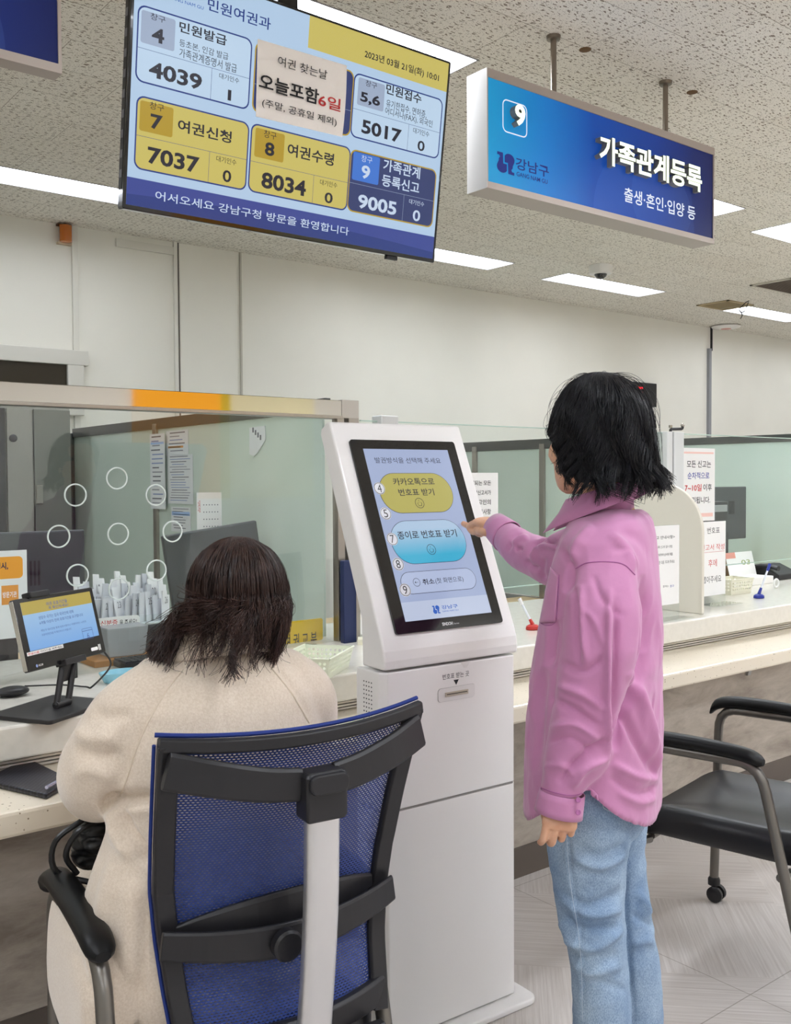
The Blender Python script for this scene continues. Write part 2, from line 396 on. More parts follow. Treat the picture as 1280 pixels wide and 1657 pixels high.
LN = {1: 'long white ceiling light over the office at far left, cut by the television', 2: 'white ceiling light peeking out past the bottom right of the television',
      3: 'white ceiling light beside the dome camera', 4: 'white ceiling light beside the dangling wire and open ceiling hatch', 6: 'bright ceiling light behind the top edge of the television',
      7: 'white ceiling light half hidden behind the blue hanging sign', 8: 'white ceiling light at the right picture edge above the air vent'}
for i, (x, y) in enumerate(LW):
    lamp(x, y, LN.get(i, 'white recessed ceiling light of the hall lying outside the photograph'))

# dome camera
c = atz(972, 430, CEIL)
t = thing('dome_camera', c, 'small white dome security camera with dark lens on ceiling', 'security camera')
MB().lathe((c[0], c[1], CEIL-.05), [(.062, -.012), (.08, -.008), (.085, .03), (.085, .05)], WHITE).build('housing', t)
MB().lathe((c[0], c[1], CEIL-.098), [(.001, 0), (.022, .004), (.038, .016), (.046, .032), (.048, .05)], mat('dome_tint', '17181c', .08, coat=1)).build('lens_dome', t)
# smoke detector
c = atz(1172, 527, CEIL)
t = thing('smoke_detector', c, 'round white smoke detector on the ceiling above the wall post', 'smoke detector')
MB().lathe((c[0], c[1]-.02, CEIL-.035), [(.02, 0), (.09, .002), (.135, .012), (.145, .022), (.12, .03), (.12, .035)], WHITE).build('housing', t)
MB().lathe((c[0], c[1]-.02, CEIL-.038), [(.001, 0), (.05, .001), (.05, .005)], mat('pink_led', 'd79a92', .5)).build('indicator', t)
# air vent at right edge
va, vb = atz(1212, 461, CEIL), atz(1268, 472, CEIL)
t = thing('air_vent', ((va[0]+.35), va[1]-.15, CEIL), 'dark brown air vent in a pale frame at right of the ceiling', 'air vent')
x0, y1 = va[0], (va[1]+vb[1])/2; m = MB(); fr_m = mat('vent_frame', 'c9c4b8', .5)
for a, b in (((x0, y1-.36), (x0+.62, y1-.34)), ((x0, y1-.02), (x0+.62, y1)), ((x0, y1-.36), (x0+.02, y1)), ((x0+.6, y1-.36), (x0+.62, y1))):
    m.box((*a, CEIL-.012), (*b, CEIL+.0), fr_m)
m.build('frame', t)
m = MB()
for i in range(18): m.box((x0+.02, y1-.34+i*.018, CEIL-.009), (x0+.6, y1-.34+i*.018+.012, CEIL-.001), mat('vent_slats', '4b3b2c', .6))
m.build('grille', t)
# open hatch with wire
ha = atz(1130, 493, CEIL)
t = thing('ceiling_hatch', ha, 'small open ceiling hatch with yellowed rim beside the lamp', 'ceiling hatch')
m = MB(); hx, hy = ha[0], ha[1]; hm = mat('hatch_rim', 'b9a987', .7)
for a, b in (((hx, hy), (hx+.4, hy+.02)), ((hx, hy-.3), (hx+.4, hy-.28)), ((hx, hy-.3), (hx+.02, hy+.02)), ((hx+.38, hy-.3), (hx+.4, hy+.02))):
    m.box((*a, CEIL-.01), (*b, CEIL), hm)
m.build('rim', t)
MB().box((hx+.02, hy-.28, CEIL-.002), (hx+.38, hy, CEIL), mat('hatch_inside', '8b7a58', .8)).build('panel', t)
wa = atz(1213, 487, CEIL-.002)
pp = [atd(*q, np.dot(wa-CAMP, CF)) for q in ((1213, 486), (1205, 491), (1197, 500), (1199, 505), (1205, 503), (1211, 489))]
m = MB().tube(cr_spline(pp, 24), .004, BLACK, 6)
m.tube(cr_spline([atd(*q, np.dot(wa-CAMP, CF)) for q in ((1199, 505), (1201, 510), (1198, 516))], 8), .004, BLACK, 6)
tag(m.build('loose_wire'), 'thin dark loose wire dangling from the ceiling in front of the lamp', 'wire')
# ceiling sockets (rusty old fixing holes)
for i, (x, y) in enumerate(((947, 80), (1120, 149))):
    c = atz(x, y, CEIL)
    tag(MB().lathe((c[0], c[1], CEIL-.004), [(.001, 0), (.012, .0), (.022, .002), (.022, .004)], mat('rust', '6b5136', .8), 12).build('ceiling_anchor'),
        ('rusty ceiling anchor hole right of the first sign rod', 'rusty ceiling anchor hole right of the second sign rod')[i], 'ceiling anchor', 'rusty ceiling anchors')
# orange lamp on the back wall
c = aty(102, 380, WALLY)
t = thing('warning_light', (c[0], WALLY, c[2]-.06), 'small amber warning light on the back wall under the ceiling', 'warning light')
am = mat('amber_lens', 'c76a10', .2, coat=.6, trans=.15)
MB().lathe((c[0], WALLY-.045, c[2]-.055), [(.02, 0), (.036, .004), (.036, .1), (.02, .106)], am, 20).build('lens', t)
MB().box((c[0]-.042, WALLY-.03, c[2]-.062), (c[0]+.042, WALLY, c[2]-.05), mat('lamp_base_tan', 'c9b79c', .6)).build('base', t)
MB().box((c[0]-.042, WALLY-.03, c[2]+.046), (c[0]+.042, WALLY, c[2]+.056), mat('lamp_cap', '6b3a14', .6)).build('cap', t)
# LED counter display behind the standing woman's head
a, b = aty(1000, 615, WALLY-.06), aty(1063, 659, WALLY-.06)
t = thing('led_display', ((a[0]+b[0])/2, WALLY-.03, b[2]), 'black wall LED display with red digits behind the standing woman', 'display')
MB().box((a[0], WALLY-.06, b[2]), (b[0], WALLY, a[2]), mat('led_case', '1a191c', .3)).build('case', t, bevel=.006)
fr = Frame((a[0], WALLY-.061, b[2]), (1, 0, 0), (0, 0, 1)); W_, H_ = b[0]-a[0], a[2]-b[2]
lr = glow('led_red', 'ff2030', 1.4); m = MB()
m.fbox(fr, W_*.33, H_*.72, W_*.62, H_*.80, 0, .002, lr).fbox(fr, W_*.33, H_*.58, W_*.62, H_*.63, 0, .002, lr).fbox(fr, W_*.52, H_*.5, W_*.62, H_*.53, 0, .002, lr)
m.build('digits', t)
# ================================================================== television
NAVY = glow('screen_navy', '1f3a86', SCREEN_GAIN, True); SBLUE = glow('screen_light_blue', 'b9d4f0', SCREEN_GAIN, True); SYEL = glow('screen_yellow', 'd2c368', SCREEN_GAIN, True)
SGOLD = glow('screen_gold', 'b89a2a', SCREEN_GAIN, True); SBADGE = glow('screen_badge', 'a3b3cd', SCREEN_GAIN, True); SCARD = glow('screen_card', 'c3dcf4', SCREEN_GAIN, True)
SINK = glow('screen_ink', '161a2c', SCREEN_GAIN, True); SCARDN = glow('screen_card_navy', '2a3a70', SCREEN_GAIN, True); SBADGB = glow('screen_badge_blue', '3a78d8', SCREEN_GAIN, True)
SPALE = glow('screen_pale_text', 'cfe0f6', SCREEN_GAIN, True); SBAR = glow('screen_bar', '35489a', SCREEN_GAIN, True); SLOGO = glow('screen_logo', '2a5cb8', SCREEN_GAIN, True)
til = math.radians(8)
BLp = atd(198, 337, 2.56)
tv = Frame(BLp, (1, 0, 0), (0, -math.sin(til), math.cos(til)))
uR, vB = tv.px(703, 423); _, vT = tv.px(730, 100)
TW, TH = uR, vT + .0
gloss = mat('tv_gloss_black', '0d0c0f', .12, coat=.5)
T = thing('television', tv.pt(TW/2, 0, -.03), 'large ceiling-hung television listing queue numbers, tilted toward the hall', 'television')
m = MB(); m.prism(tv, rr(0, 0, TW, TH, .006), -.032, .0, gloss); m.build('bezel', T, bevel=.002)
m = MB(); m.prism(tv, rr(TW*.12, TH*.15, TW*.88, TH*.85, .02), -.085, -.032, BLACK); m.build('rear_housing', T, bevel=.006)
m = MB().fbox(tv, -.0008, .05, .0, .55, -.03, -.008, BLACK)
for i in range(9): m.fbox(tv, -.0004, .08+.05*i, -.0015, .1+.05*i, -.026, -.012, mat('port_grey', '6d6b72', .4))
m.build('port_strip', T)
m = MB(); m.fbox(tv, TW*.82, -.012, TW*.86, 0, -.02, -.004, BLACK); m.build('sensor', T, bevel=.002)
pc = tv.pt(TW*.5, TH*.6, -.085); m = MB()
m.box((pc[0]-.035, pc[1]-.0, pc[2]-.1), (pc[0]+.035, pc[1]+.05, CEIL-.012), BLACK).box((pc[0]-.1, pc[1]-.06, CEIL-.014), (pc[0]+.1, pc[1]+.11, CEIL-.0005), BLACK)
m.fbox(tv, TW*.3, TH*.5, TW*.7, TH*.7, -.1, -.085, BLACK); m.build('ceiling_mount', T, bevel=.003)
K = .453125
def tvp(cx, cy): return 180+cx*K, cy*K
s = MB(); bz = .008
su0, sv0 = .009, .012; su1, sv1 = TW-.010, TH-.008
s.poly(tv, [(su0, sv0), (su1, sv0), (su1, sv1), (su0, sv1)], SBLUE, .0006)
def uv(cx, cy): return tv.px(*tvp(cx, cy))
def rect(x0, y0, x1, y1): 
    a = uv(x0, y0); b = uv(x1, y1); return a[0], b[1], b[0], a[1]
def ttx(body, x0, y0, x1, y1, m, bold=0.0, n=.0022):
    u0, v0, u1, v1 = rect(x0, y0, x1, y1); s.text(tv, body, u0, v0, u1, v1, m, bold, n)
# soft sky-blue waves of the background
_, vb = uv(48, 628); s.poly(tv, [(su0, sv0), (su1, sv0), (su1, vb), (su0, vb)], SBAR, .0009)
pts = [(su0+(su1-su0)*t, sv0+(vb-sv0)*(.25+.35*math.sin(2.6*t+.4))) for t in np.linspace(0, 1, 30)]
s.poly(tv, [(su0, sv0), (su1, sv0)] + pts[::-1], NAVY, .001)
u0, v0, u1, v1 = rect(708, 72, 1190, 325); _, vyb = uv(708, 172)
s.poly(tv, [(u0, vyb), (su1, vyb), (su1, sv1), (u0, sv1)], SYEL, .0009)
ttx('어서오세요 강남구청 방문을 환영합니다', 157, 680, 846, 842, SPALE, .008)
ttx('2023년 03월 21일(화) 10:01', 905, 177, 1167, 297, SINK, .014)
ttx('민원여권과', 345, -8, 567, 110, NAVY, .01)
ttx('GANG NAM GU', 205, -16, 328, 36, SLOGO, .0)
def card(o, fill, edge, badge, lin1, vx, e=.004):
    u0, v0, u1, v1 = rect(*o)
    s.poly(tv, rr(u0, v0, u1, v1, .022), edge, .0012); s.poly(tv, rr(u0+e, v0+e, u1-e, v1-e, .019), fill, .0014)
    if badge: s.poly(tv, rr(*rect(*badge[0]), .006), badge[1], .0016)
    vl = uv(o[0], lin1)[1]; ul = uv(vx, (o[1]+o[3])/2+60)[0]
    s.poly(tv, [(u0+e, vl-.0005), (u1-e, vl-.0005), (u1-e, vl+.0005), (u0+e, vl+.0005)], edge if fill is not SCARDN else SBADGE, .0016)
    s.poly(tv, [(ul-.0005, v0+e), (ul+.0005, v0+e), (ul+.0005, vl), (ul-.0005, vl)], edge if fill is not SCARDN else SBADGE, .0016)
card((95, 12, 490, 395), SCARD, NAVY, ((108, 34, 224, 185), SBADGE), 168, 358)
card((90, 337, 480, 683), SYEL, NAVY, ((103, 357, 217, 492), SGOLD), 482, 349)
card((500, 437, 840, 755), SYEL, NAVY, ((515, 455, 613, 582), SGOLD), 575, 721)
card((868, 257, 1167, 570), SCARD, NAVY, ((883, 275, 970, 400), SBADGE), 388, 1060)
card((855, 530, 1145, 815), SCARDN, SGOLD, ((865, 540, 952, 662), SBADGB), 652, 1042)
card((515, 145, 852, 490), SCARDN, SGOLD, None, 300, 720)
B1, B2 = .018, .03
for a in (('창구', 140, 45, 192, 85, SINK, 0), ('4', 145, 95, 187, 160, SINK, B2), ('민원발급', 243, 75, 410, 165, SINK, B1), ('등초본, 인감 발급', 243, 139, 416, 217, SINK, 0),
          ('가족관계증명서 발급', 243, 171, 446, 262, SINK, 0), ('4039', 135, 216, 321, 325, SINK, B2), ('대기인수', 385, 260, 455, 300, SINK, 0), ('1', 416, 320, 426, 361, SINK, .0),
          ('창구', 137, 362, 187, 401, SINK, 0), ('7', 140, 405, 181, 468, SINK, B2), ('여권신청', 238, 424, 427, 514, SINK, B1), ('7037', 130, 522, 312, 621, SINK, B2), ('대기인수', 375, 555, 445, 592, SINK, 0), ('0', 398, 605, 426, 654, SINK, B1),
          ('창구', 545, 463, 588, 501, SINK, 0), ('8', 549, 505, 580, 561, SINK, B2), ('여권수령', 630, 510, 792, 595, SINK, B1), ('8034', 537, 612, 692, 703, SINK, B2), ('대기인수', 745, 640, 805, 673, SINK, 0), ('0', 762, 685, 788, 729, SINK, B1),
          ('창구', 908, 285, 947, 319, SINK, 0), ('5,6', 890, 325, 957, 387, SINK, B2), ('민원접수', 982, 298, 1105, 373, SINK, B1), ('유기한접수, 면허증,', 982, 354, 1123, 425, SINK, 0), ('어디서나(FAX), 외국인', 978, 382, 1144, 460, SINK, 0),
          ('5017', 895, 425, 1033, 513, SINK, B2), ('대기인수', 1078, 455, 1133, 491, SINK, 0), ('0', 1094, 500, 1116, 543, SINK, B1),
          ('창구', 893, 553, 930, 586, SPALE, 0), ('9', 894, 588, 921, 643, SPALE, B2), ('가족관계', 972, 566, 1100, 641, SPALE, B1), ('등록신고', 967, 621, 1097, 694, SPALE, B1), ('9005', 882, 692, 1015, 771, SPALE, B2), ('대기인수', 1063, 710, 1115, 739, SPALE, 0), ('0', 1077, 748, 1100, 793, SPALE, B1)):
    ttx(*a)
s.build('screen', T)
# paper notice taped to the screen
m = MB(); NP = mat('notice_paper', 'fff9f4', .85)
c4 = [uv(*q) for q in ((513, 417), (822, 490), (838, 235), (520, 140))]
g = []
for j in range(9):
    for i in range(9):
        a, b = i/8, j/8
        q = (1-b)*((1-a)*np.array(c4[0])+a*np.array(c4[1])) + b*((1-a)*np.array(c4[3])+a*np.array(c4[2]))
        g.append(tv.pt(q[0], q[1], .0045+.006*(1-(2*b-1)**2)*a))
m.add(g, [(j*9+i, j*9+i+1, (j+1)*9+i+1, (j+1)*9+i) for j in range(8) for i in range(8)], NP)
nf = Frame(tv.pt(0, 0, .0112), tv.U, tv.V)
for body, x0, y0, x1, y1, mm_, bo in (('여권 찾는날', 597, 198, 770, 286, INK, 0), ('오늘포함', 530, 258, 740, 375, INK, .018), ('6일', 742, 332, 818, 400, RED, .012), ('(주말, 공휴일 제외)', 540, 350, 804, 455, INK, .004)):
    a = nf.px(*tvp(x0, y0)); b = nf.px(*tvp(x1, y1)); m.text(nf, body, a[0], b[1], b[0], a[1], mm_, bo, 0)
tag(m.build('paper_notice'), 'white printed paper notice taped over the middle of the television screen', 'notice')

# ================================================================== hanging signs
alu = mat('sign_aluminium', 'b7aca4', .4, .35); alus = mat('sign_side', 'd9d6d3', .45)
def sign_face(name):
    if name in MATS: return MATS[name]
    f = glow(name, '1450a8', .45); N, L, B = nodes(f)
    tc = N.new('ShaderNodeTexCoord'); sp = N.new('ShaderNodeSeparateXYZ'); L.new(tc.outputs['Generated'], sp.inputs[0])
    r = N.new('ShaderNodeValToRGB'); e = r.color_ramp.elements
    e[0].position = 0; e[0].color = (*lin('1f8fc4'), 1); e[1].position = 1; e[1].color = (*lin('1c2350'), 1)
    for p_, c_ in ((.22, '1a72bd'), (.42, '17489e'), (.7, '1c3a88'), (.9, '1e2a62')):
        q = e.new(p_); q.color = (*lin(c_), 1)
    L.new(sp.outputs[0], r.inputs[0])
    # large swooshes printed in the blue
    def disc(cx, cz, rad):
        cb = N.new('ShaderNodeCombineXYZ'); L.new(sp.outputs[0], cb.inputs[0]); L.new(sp.outputs[2], cb.inputs[1])
        mp = N.new('ShaderNodeMapping'); mp.inputs['Location'].default_value = (-cx*3.3, -cz, 0); mp.inputs['Scale'].default_value = (3.3, 1, 1); L.new(cb.outputs[0], mp.inputs[0])
        ln = N.new('ShaderNodeVectorMath'); ln.operation = 'LENGTH'; L.new(mp.outputs[0], ln.inputs[0])
        lt = N.new('ShaderNodeMath'); lt.operation = 'LESS_THAN'; L.new(ln.outputs['Value'], lt.inputs[0]); lt.inputs[1].default_value = rad; return lt
    a, b = disc(.66, .0, .8), disc(.74, .3, .5)
    m1 = N.new('ShaderNodeMix'); m1.data_type = 'RGBA'; m1.blend_type = 'ADD'; m1.inputs[0].default_value = .0; L.new(r.outputs[0], m1.inputs[6]); m1.inputs[7].default_value = (.006, .012, .03, 1); L.new(a.outputs[0], m1.inputs[0])
    m2 = N.new('ShaderNodeMix'); m2.data_type = 'RGBA'; m2.blend_type = 'ADD'; L.new(m1.outputs[2], m2.inputs[6]); m2.inputs[7].default_value = (.005, .010, .024, 1); L.new(b.outputs[0], m2.inputs[0])
    L.new(m2.outputs[2], B.inputs['Emission Color']); L.new(m2.outputs[2], B.inputs['Base Color']); B.inputs['Specular IOR Level'].default_value = .15
    B.inputs['Roughness'].default_value = .3
    return f
def hanging_sign(x0, x1, z0, z1, y0, y1, label, rods):
    t = thing('hanging_sign', ((x0+x1)/2, (y0+y1)/2, z0), label, 'hanging sign')
    fr = Frame((x0, y0, z0), (1, 0, 0), (0, 0, 1)); W_, H_ = x1-x0, z1-z0; m = MB()
    m.ring(fr, [(0, 0), (W_, 0), (W_, H_), (0, H_)], [(.004, .021), (W_-.008, .021), (W_-.008, H_-.028), (.004, H_-.028)], alu, -.02, 0)
    m.box((x0, y0+.02, z0), (x1, y1, z1), alu); m.box((x0-.0015, y0, z0), (x0, y1, z1), alus)
    m.build('frame', t)
    MB().box((x0+.004, y0+.004, z0+.021), (x1-.008, y0+.02, z1-.028), sign_face('sign_print')).build('face', t)
    for rx in rods:
        r = MB(); r.lathe((rx, (y0+y1)/2, z1), [(.014, -.0), (.014, .006), (.0105, .007), (.0105, CEIL-z1-.014), (.024, CEIL-z1-.013), (.026, CEIL-z1-.001)], mat('rod_steel', '8d8378', .3, .9), 14)
        r.build('rod', t)
    return t, fr
sx0, sz0 = aty(788.8, 302.8, 2.31)[[0, 2]]; sx1, sz1 = aty(1156.5, 239.7, 2.31)[[0, 2]]
sz0 = .5*(sz0+aty(1149.7, 393.9, 2.31)[2])
t, fr = hanging_sign(sx0, sx1, sz0, sz1, 2.31, 2.405, 'blue hanging sign with raised number 9 and raised white heading, complete in view', (atz(892, 60, CEIL)[0], atz(1076.7, 132, CEIL)[0]))
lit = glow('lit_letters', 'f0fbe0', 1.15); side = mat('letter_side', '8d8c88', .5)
f9 = Frame(fr.pt(0, 0, -.003), fr.U, fr.V); f9f = Frame(fr.pt(0, 0, .021), fr.U, fr.V)
a, b = f9f.px(833.4, 166.4), f9f.px(850.4, 206.8); m = MB(); m.side = side
m.text(f9, '9', a[0], b[1], b[0], a[1], lit, .04, 0, .024)
m.build('raised_number', t); m = MB(); m.side = side
a, b = f9f.px(970.2, 216), f9f.px(1135.9, 312.5); m.text(f9, '가족관계등록', a[0], b[1], b[0], a[1], lit, .028, 0, .024)
m.build('raised_heading', t)
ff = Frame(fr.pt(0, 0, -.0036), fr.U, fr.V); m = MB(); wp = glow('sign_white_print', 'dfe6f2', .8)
m.tpx(ff, '출생·혼인·입양 등', 1010, 302, 1125, 357, wp, .012)
m.build('subheading', t); m = MB()
a, b = ff.px(813, 158.5), ff.px(853, 224.5)
m.ring(ff, rr(a[0], b[1], b[0], a[1], .02), rr(a[0]+.004, b[1]+.004, b[0]-.004, a[1]-.004, .016), wp, .0004)
m.build('number_outline', t); m = MB()
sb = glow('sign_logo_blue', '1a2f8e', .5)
def logo(m, fr, u0, v0, u1, v1, ink, n=.0006):
    """district emblem: a bold rounded diamond of two interlocking hooks"""
    def P(pts): return [(u0+(u1-u0)*x, v0+(v1-v0)*y) for x, y in pts]
    def A(cx, cy, rx, ry, a0, a1, n=10): return [(cx+rx*math.cos(t), cy+ry*math.sin(t)) for t in np.radians(np.linspace(a0, a1, n))]
    m.poly(fr, P([(.02, .98), (.02, .84), (.12, .84)] + A(.34, .60, .24, .2, 130, 190, 5) + A(.30, .28, .30, .28, 160, 330, 12) + [(.56, .46), (.36, .46), (.34, .98)]), ink, n)
    m.poly(fr, P([(.98, .0), (.98, .14), (.86, .15)] + A(.66, .40, .24, .2, -50, 10, 5) + A(.70, .72, .30, .28, -20, 150, 12) + [(.44, .54), (.62, .54), (.64, .02)]), ink, n)
a, b = ff.px(803.8, 243.5), ff.px(832.5, 284.8); logo(m, ff, a[0], b[1], b[0], a[1], sb); m.build('emblem', t); m = MB()
m.tpx(ff, '강남구', 834.5, 254, 888, 288, sb, .012); m.tpx(ff, 'GANG NAM GU', 835.8, 277.5, 886, 298, sb, .008)
m.build('district_name', t)
c = aty(100.5, 119.4, 2.31); dz = c[2]-sz0
hanging_sign(c[0]-1.24, c[0], c[2], c[2]+sz1-sz0, 2.31, 2.36, 'dark navy end of a hanging sign in the upper left corner', (c[0]-.9, c[0]-.35))

# ================================================================== counter
SH, SL = .705, .825
marble = mat('counter_slab', 'e6e1d8', .22, spec=.5, coat=.2)
add_noise(marble, 40, 'd6d2c8', 'dbd7cd', 2)
shelfm = mat('shelf_stone', 'd9cdb8', .3, coat=.1)
N, L, B = nodes(shelfm)
tc = N.new('ShaderNodeNewGeometry'); vo = N.new('ShaderNodeTexVoronoi'); vo.inputs['Scale'].default_value = 120; L.new(tc.outputs['Position'], vo.inputs['Vector'])
se = N.new('ShaderNodeSeparateColor'); L.new(vo.outputs['Color'], se.inputs[0]); mu = N.new('ShaderNodeMath'); mu.operation = 'POWER'; mu.inputs[1].default_value = 7; L.new(se.outputs[0], mu.inputs[0])
mu2 = N.new('ShaderNodeMath'); mu2.operation = 'MULTIPLY'; mu2.inputs[1].default_value = .34; L.new(mu.outputs[0], mu2.inputs[0])
lt = N.new('ShaderNodeMath'); lt.operation = 'LESS_THAN'; L.new(vo.outputs['Distance'], lt.inputs[0]); L.new(mu2.outputs[0], lt.inputs[1])
mc = N.new('ShaderNodeMix'); mc.data_type = 'RGBA'; L.new(lt.outputs[0], mc.inputs[0]); mc.inputs[6].default_value = (*lin('ddd2bf'), 1); mc.inputs[7].default_value = (*lin('8a7a62'), 1); L.new(mc.outputs[2], B.inputs['Base Color'])
tag(MB().box((-1.6, 2.36, SL-.082), (8.2, 3.25, SL), marble).build('stone_worktop', bevel=.006), 'long white stone counter top running past the kiosk under the glass screens', 'counter')
tag(MB().box((-1.6, 2.104, SH-.056), (8.2, 2.46, SH), shelfm).build('writing_shelf', bevel=.008), 'low speckled beige writing shelf along the front of the counter', 'shelf')
stone = mat('stone_laminate', 'a49a8f', .4)
N, L, B = nodes(stone)
tc = N.new('ShaderNodeNewGeometry'); mp = N.new('ShaderNodeMapping'); mp.inputs['Scale'].default_value = (1, 1, 3.2); mp.inputs['Rotation'].default_value = (0, .18, 0); L.new(tc.outputs['Position'], mp.inputs[0])
n1 = N.new('ShaderNodeTexNoise'); n1.inputs['Scale'].default_value = 3.2; n1.inputs['Detail'].default_value = 12; n1.inputs['Roughness'].default_value = .68; n1.inputs['Distortion'].default_value = .35; L.new(mp.outputs[0], n1.inputs['Vector'])
r = N.new('ShaderNodeValToRGB'); e = r.color_ramp.elements; e[0].position = .33; e[0].color = (*lin('8e8379'), 1); e[1].position = .68; e[1].color = (*lin('c2b9ae'), 1); q = e.new(.5); q.color = (*lin('aca296'), 1)
L.new(n1.outputs[0], r.inputs[0]); L.new(r.outputs[0], B.inputs['Base Color'])
base = thing('counter_cladding', (3.3, 2.44, 0), 'grey stone-patterned counter front panel under the writing shelf', 'counter front')
MB().box((-1.6, 2.404, .106), (8.2, 2.46, SH-.058), stone).build('front_panel', base)
m = MB(); gr = mat('grille_metal', 'e0ddd6', .45, .3); m.box((-1.6, 2.418, SH+.0005), (8.2, 2.46, SL-.0825), mat('grille_gap', 'a09c95', .6))
for i in range(4): m.box((-1.6, 2.404, SH+.002+i*.0092), (8.2, 2.42, SH+.0075+i*.0092), gr)
m.build('grille', base)
o = MB().box((-1.6, 2.395, 0), (8.2, 2.46, .106), mat('baseboard_dark', '5c534c', .5)).build('baseboard_counter'); o['kind'] = 'structure'
# the office behind: a plain work desk that carries the monitors
for n_, (xa, xb) in enumerate(((-1.6, 2.0), (2.06, 4.02), (4.08, 6.04), (6.1, 8.2))):
    d_ = thing('work_desk', ((xa+xb)/2, 3.5, 0), ('tan staff desk behind the steel-framed glass screen', 'tan staff desk behind the glass just right of the kiosk', 'tan staff desk behind the right-hand glass screen', 'tan staff desk at the far right end of the office')[n_], 'desk', 'staff desks')
    MB().box((xa, 3.26, .70), (xb, 3.9, .735), mat('desk_top', 'c9b18a', .5)).build('desktop', d_, bevel=.003)
    MB().box((xa, 3.28, 0), (xb, 3.3, .70), mat('desk_panel', 'a58a63', .5)).build('modesty_panel', d_)
# shelf bracket
bx_ = aty(1210, 1086, 2.40)[0]; m = MB(); bm_ = mat('bracket_grey', 'a9a9a8', .4, .4)
fr = Frame((bx_, 2.404, 0), (0, -1, 0), (0, 0, 1))
m.prism(fr, [(0, .53), (.012, .53), (.03, .60), (.07, .635), (.14, .643), (.14, .649), (0, .649)], -.012, .012, bm_)
o = m.build('shelf_bracket', bevel=.002); tag(o, 'small grey metal bracket under the writing shelf at right', 'bracket')

# ================================================================== glass screens
GY = 2.86
cg = clear_glass('screen_glass', (.965, .985, .975), 1.0)
edge = mat('glass_edge', 'cfe6da', .2, trans=.3)
frost = mat('frosted_glass', 'c4d4ca', .3, spec=.4, coat=.2); add_noise(frost, 1.5, 'bfd1c7', 'cbd9d0', 3)
pol = mat('polished_steel', 'cfcac2', .04, 1.0)
stl = mat('satin_steel', 'a8a29a', .28, .9); dfr = mat('dark_frame', '4f5250', .4, .5)
gx0, gx1 = -1.4, aty(575, 650, GY)[0]; zt = 1.683; zb_ = 1.622
P_ = thing('glass_partition', ((gx0+gx1)/2, GY, SL), 'steel-framed glass screen with round speaking holes in front of the passport desk', 'partition')
MB().box((gx0, GY-.02, zb_+.006), (gx1-.075, GY+.03, zt), pol).box((gx0, GY-.024, zb_-.004), (gx1-.07, GY+.03, zb_+.007), stl).build('top_rail', P_, bevel=.0015)
MB().box((gx1-.075, GY-.022, zt-.062), (gx1, GY+.035, zt+.003), mat('cap_steel', 'b5b0a9', .35, .6)).box((gx1-.045, GY-.022, SL), (gx1, GY+.035, zt-.06), stl).build('corner_post', P_, bevel=.002)
MB().box((gx1-.09, GY-.015, SL), (gx1-.06, GY+.02, zb_), stl).build('inner_post', P_, bevel=.002)
MB().box((gx0, GY-.004, SL+.001), (gx1-.06, GY+.004, zb_), cg).build('pane', P_)
hm_ = mat('hole_rim', 'dfe9e6', .15, .2)
for hx, hy in ((189, 774), (252, 801), (279, 860), (253, 923), (192.5, 953), (125.5, 931), (95, 868), (122, 801), (191, 864)):
    q = aty(hx, hy, GY-.005); r_ = MB()
    r_.tube([q + np.array([.032*math.cos(a), 0, .032*math.sin(a)]) for a in np.linspace(0, 2*PI, 33)], .0026, hm_, 6, caps=False); r_.build('speaking_hole_rim', P_)
# frameless screens to the right
gz0, gz1 = .957, 1.615
def clear_screen(xa, xb, label, clip):
    t = thing('glass_screen', ((xa+xb)/2, GY, gz0), label, 'partition', 'frameless glass screens')
    MB().box((xa, GY-.004, gz0), (xb, GY+.004, gz1), cg).build('pane', t)
    MB().box((xa, GY-.0042, gz0-.003), (xb, GY+.0042, gz0+.001), edge).box((xa, GY-.0042, gz1-.001), (xb, GY+.0042, gz1+.003), edge).build('edge', t)
    for cx in clip: MB().box((cx-.03, GY-.03, gz1-.02), (cx+.05, GY+.03, gz1+.022), mat('clip_grey', 'c8c8c6', .4)).build('clip', t, bevel=.004)
    return t
cxl = aty(620, 690, GY)[0]
px0, px1 = aty(1071, 760, GY)[0], aty(1097, 760, GY)[0]
clear_screen(gx1+.02, px0-.002, 'frameless clear glass screen between the kiosk and the standing woman', (cxl,))
clear_screen(px1+.002, 6.02, 'frameless clear glass screen at the right, over the tooth-brush shaped pen', ())
t = thing('glass_post', ((px0+px1)/2, GY, SL), 'white upright post between the two frameless glass screens', 'post')
zpt = aty(1085, 699, GY)[2]
wpm = mat('white_post', 'd8dad9', .4)
MB().box((px0, GY-.03, SL), (px0+(px1-px0)*.34, GY+.03, zpt), wpm).box((px0+(px1-px0)*.38, GY-.035, SL), (px1, GY+.03, zpt), wpm).build('post', t, bevel=.003)
q = aty(1084, 699, GY); m = MB()
m.tube(fillet([aty(1085, 701, GY-.01), aty(1085, 694.5, GY-.01), aty(1104, 694, GY-.01), aty(1105, 688.5, GY-.01)], .02), .007, BLACK, 8).ball(aty(1104.5, 688, GY-.01), .01, STEEL).lathe(aty(1085, 692, GY-.01), [(.009, 0), (.009, .012)], STEEL, 10)
tag(m.build('black_hook'), 'small black bent hook standing on the white glass post', 'hook')
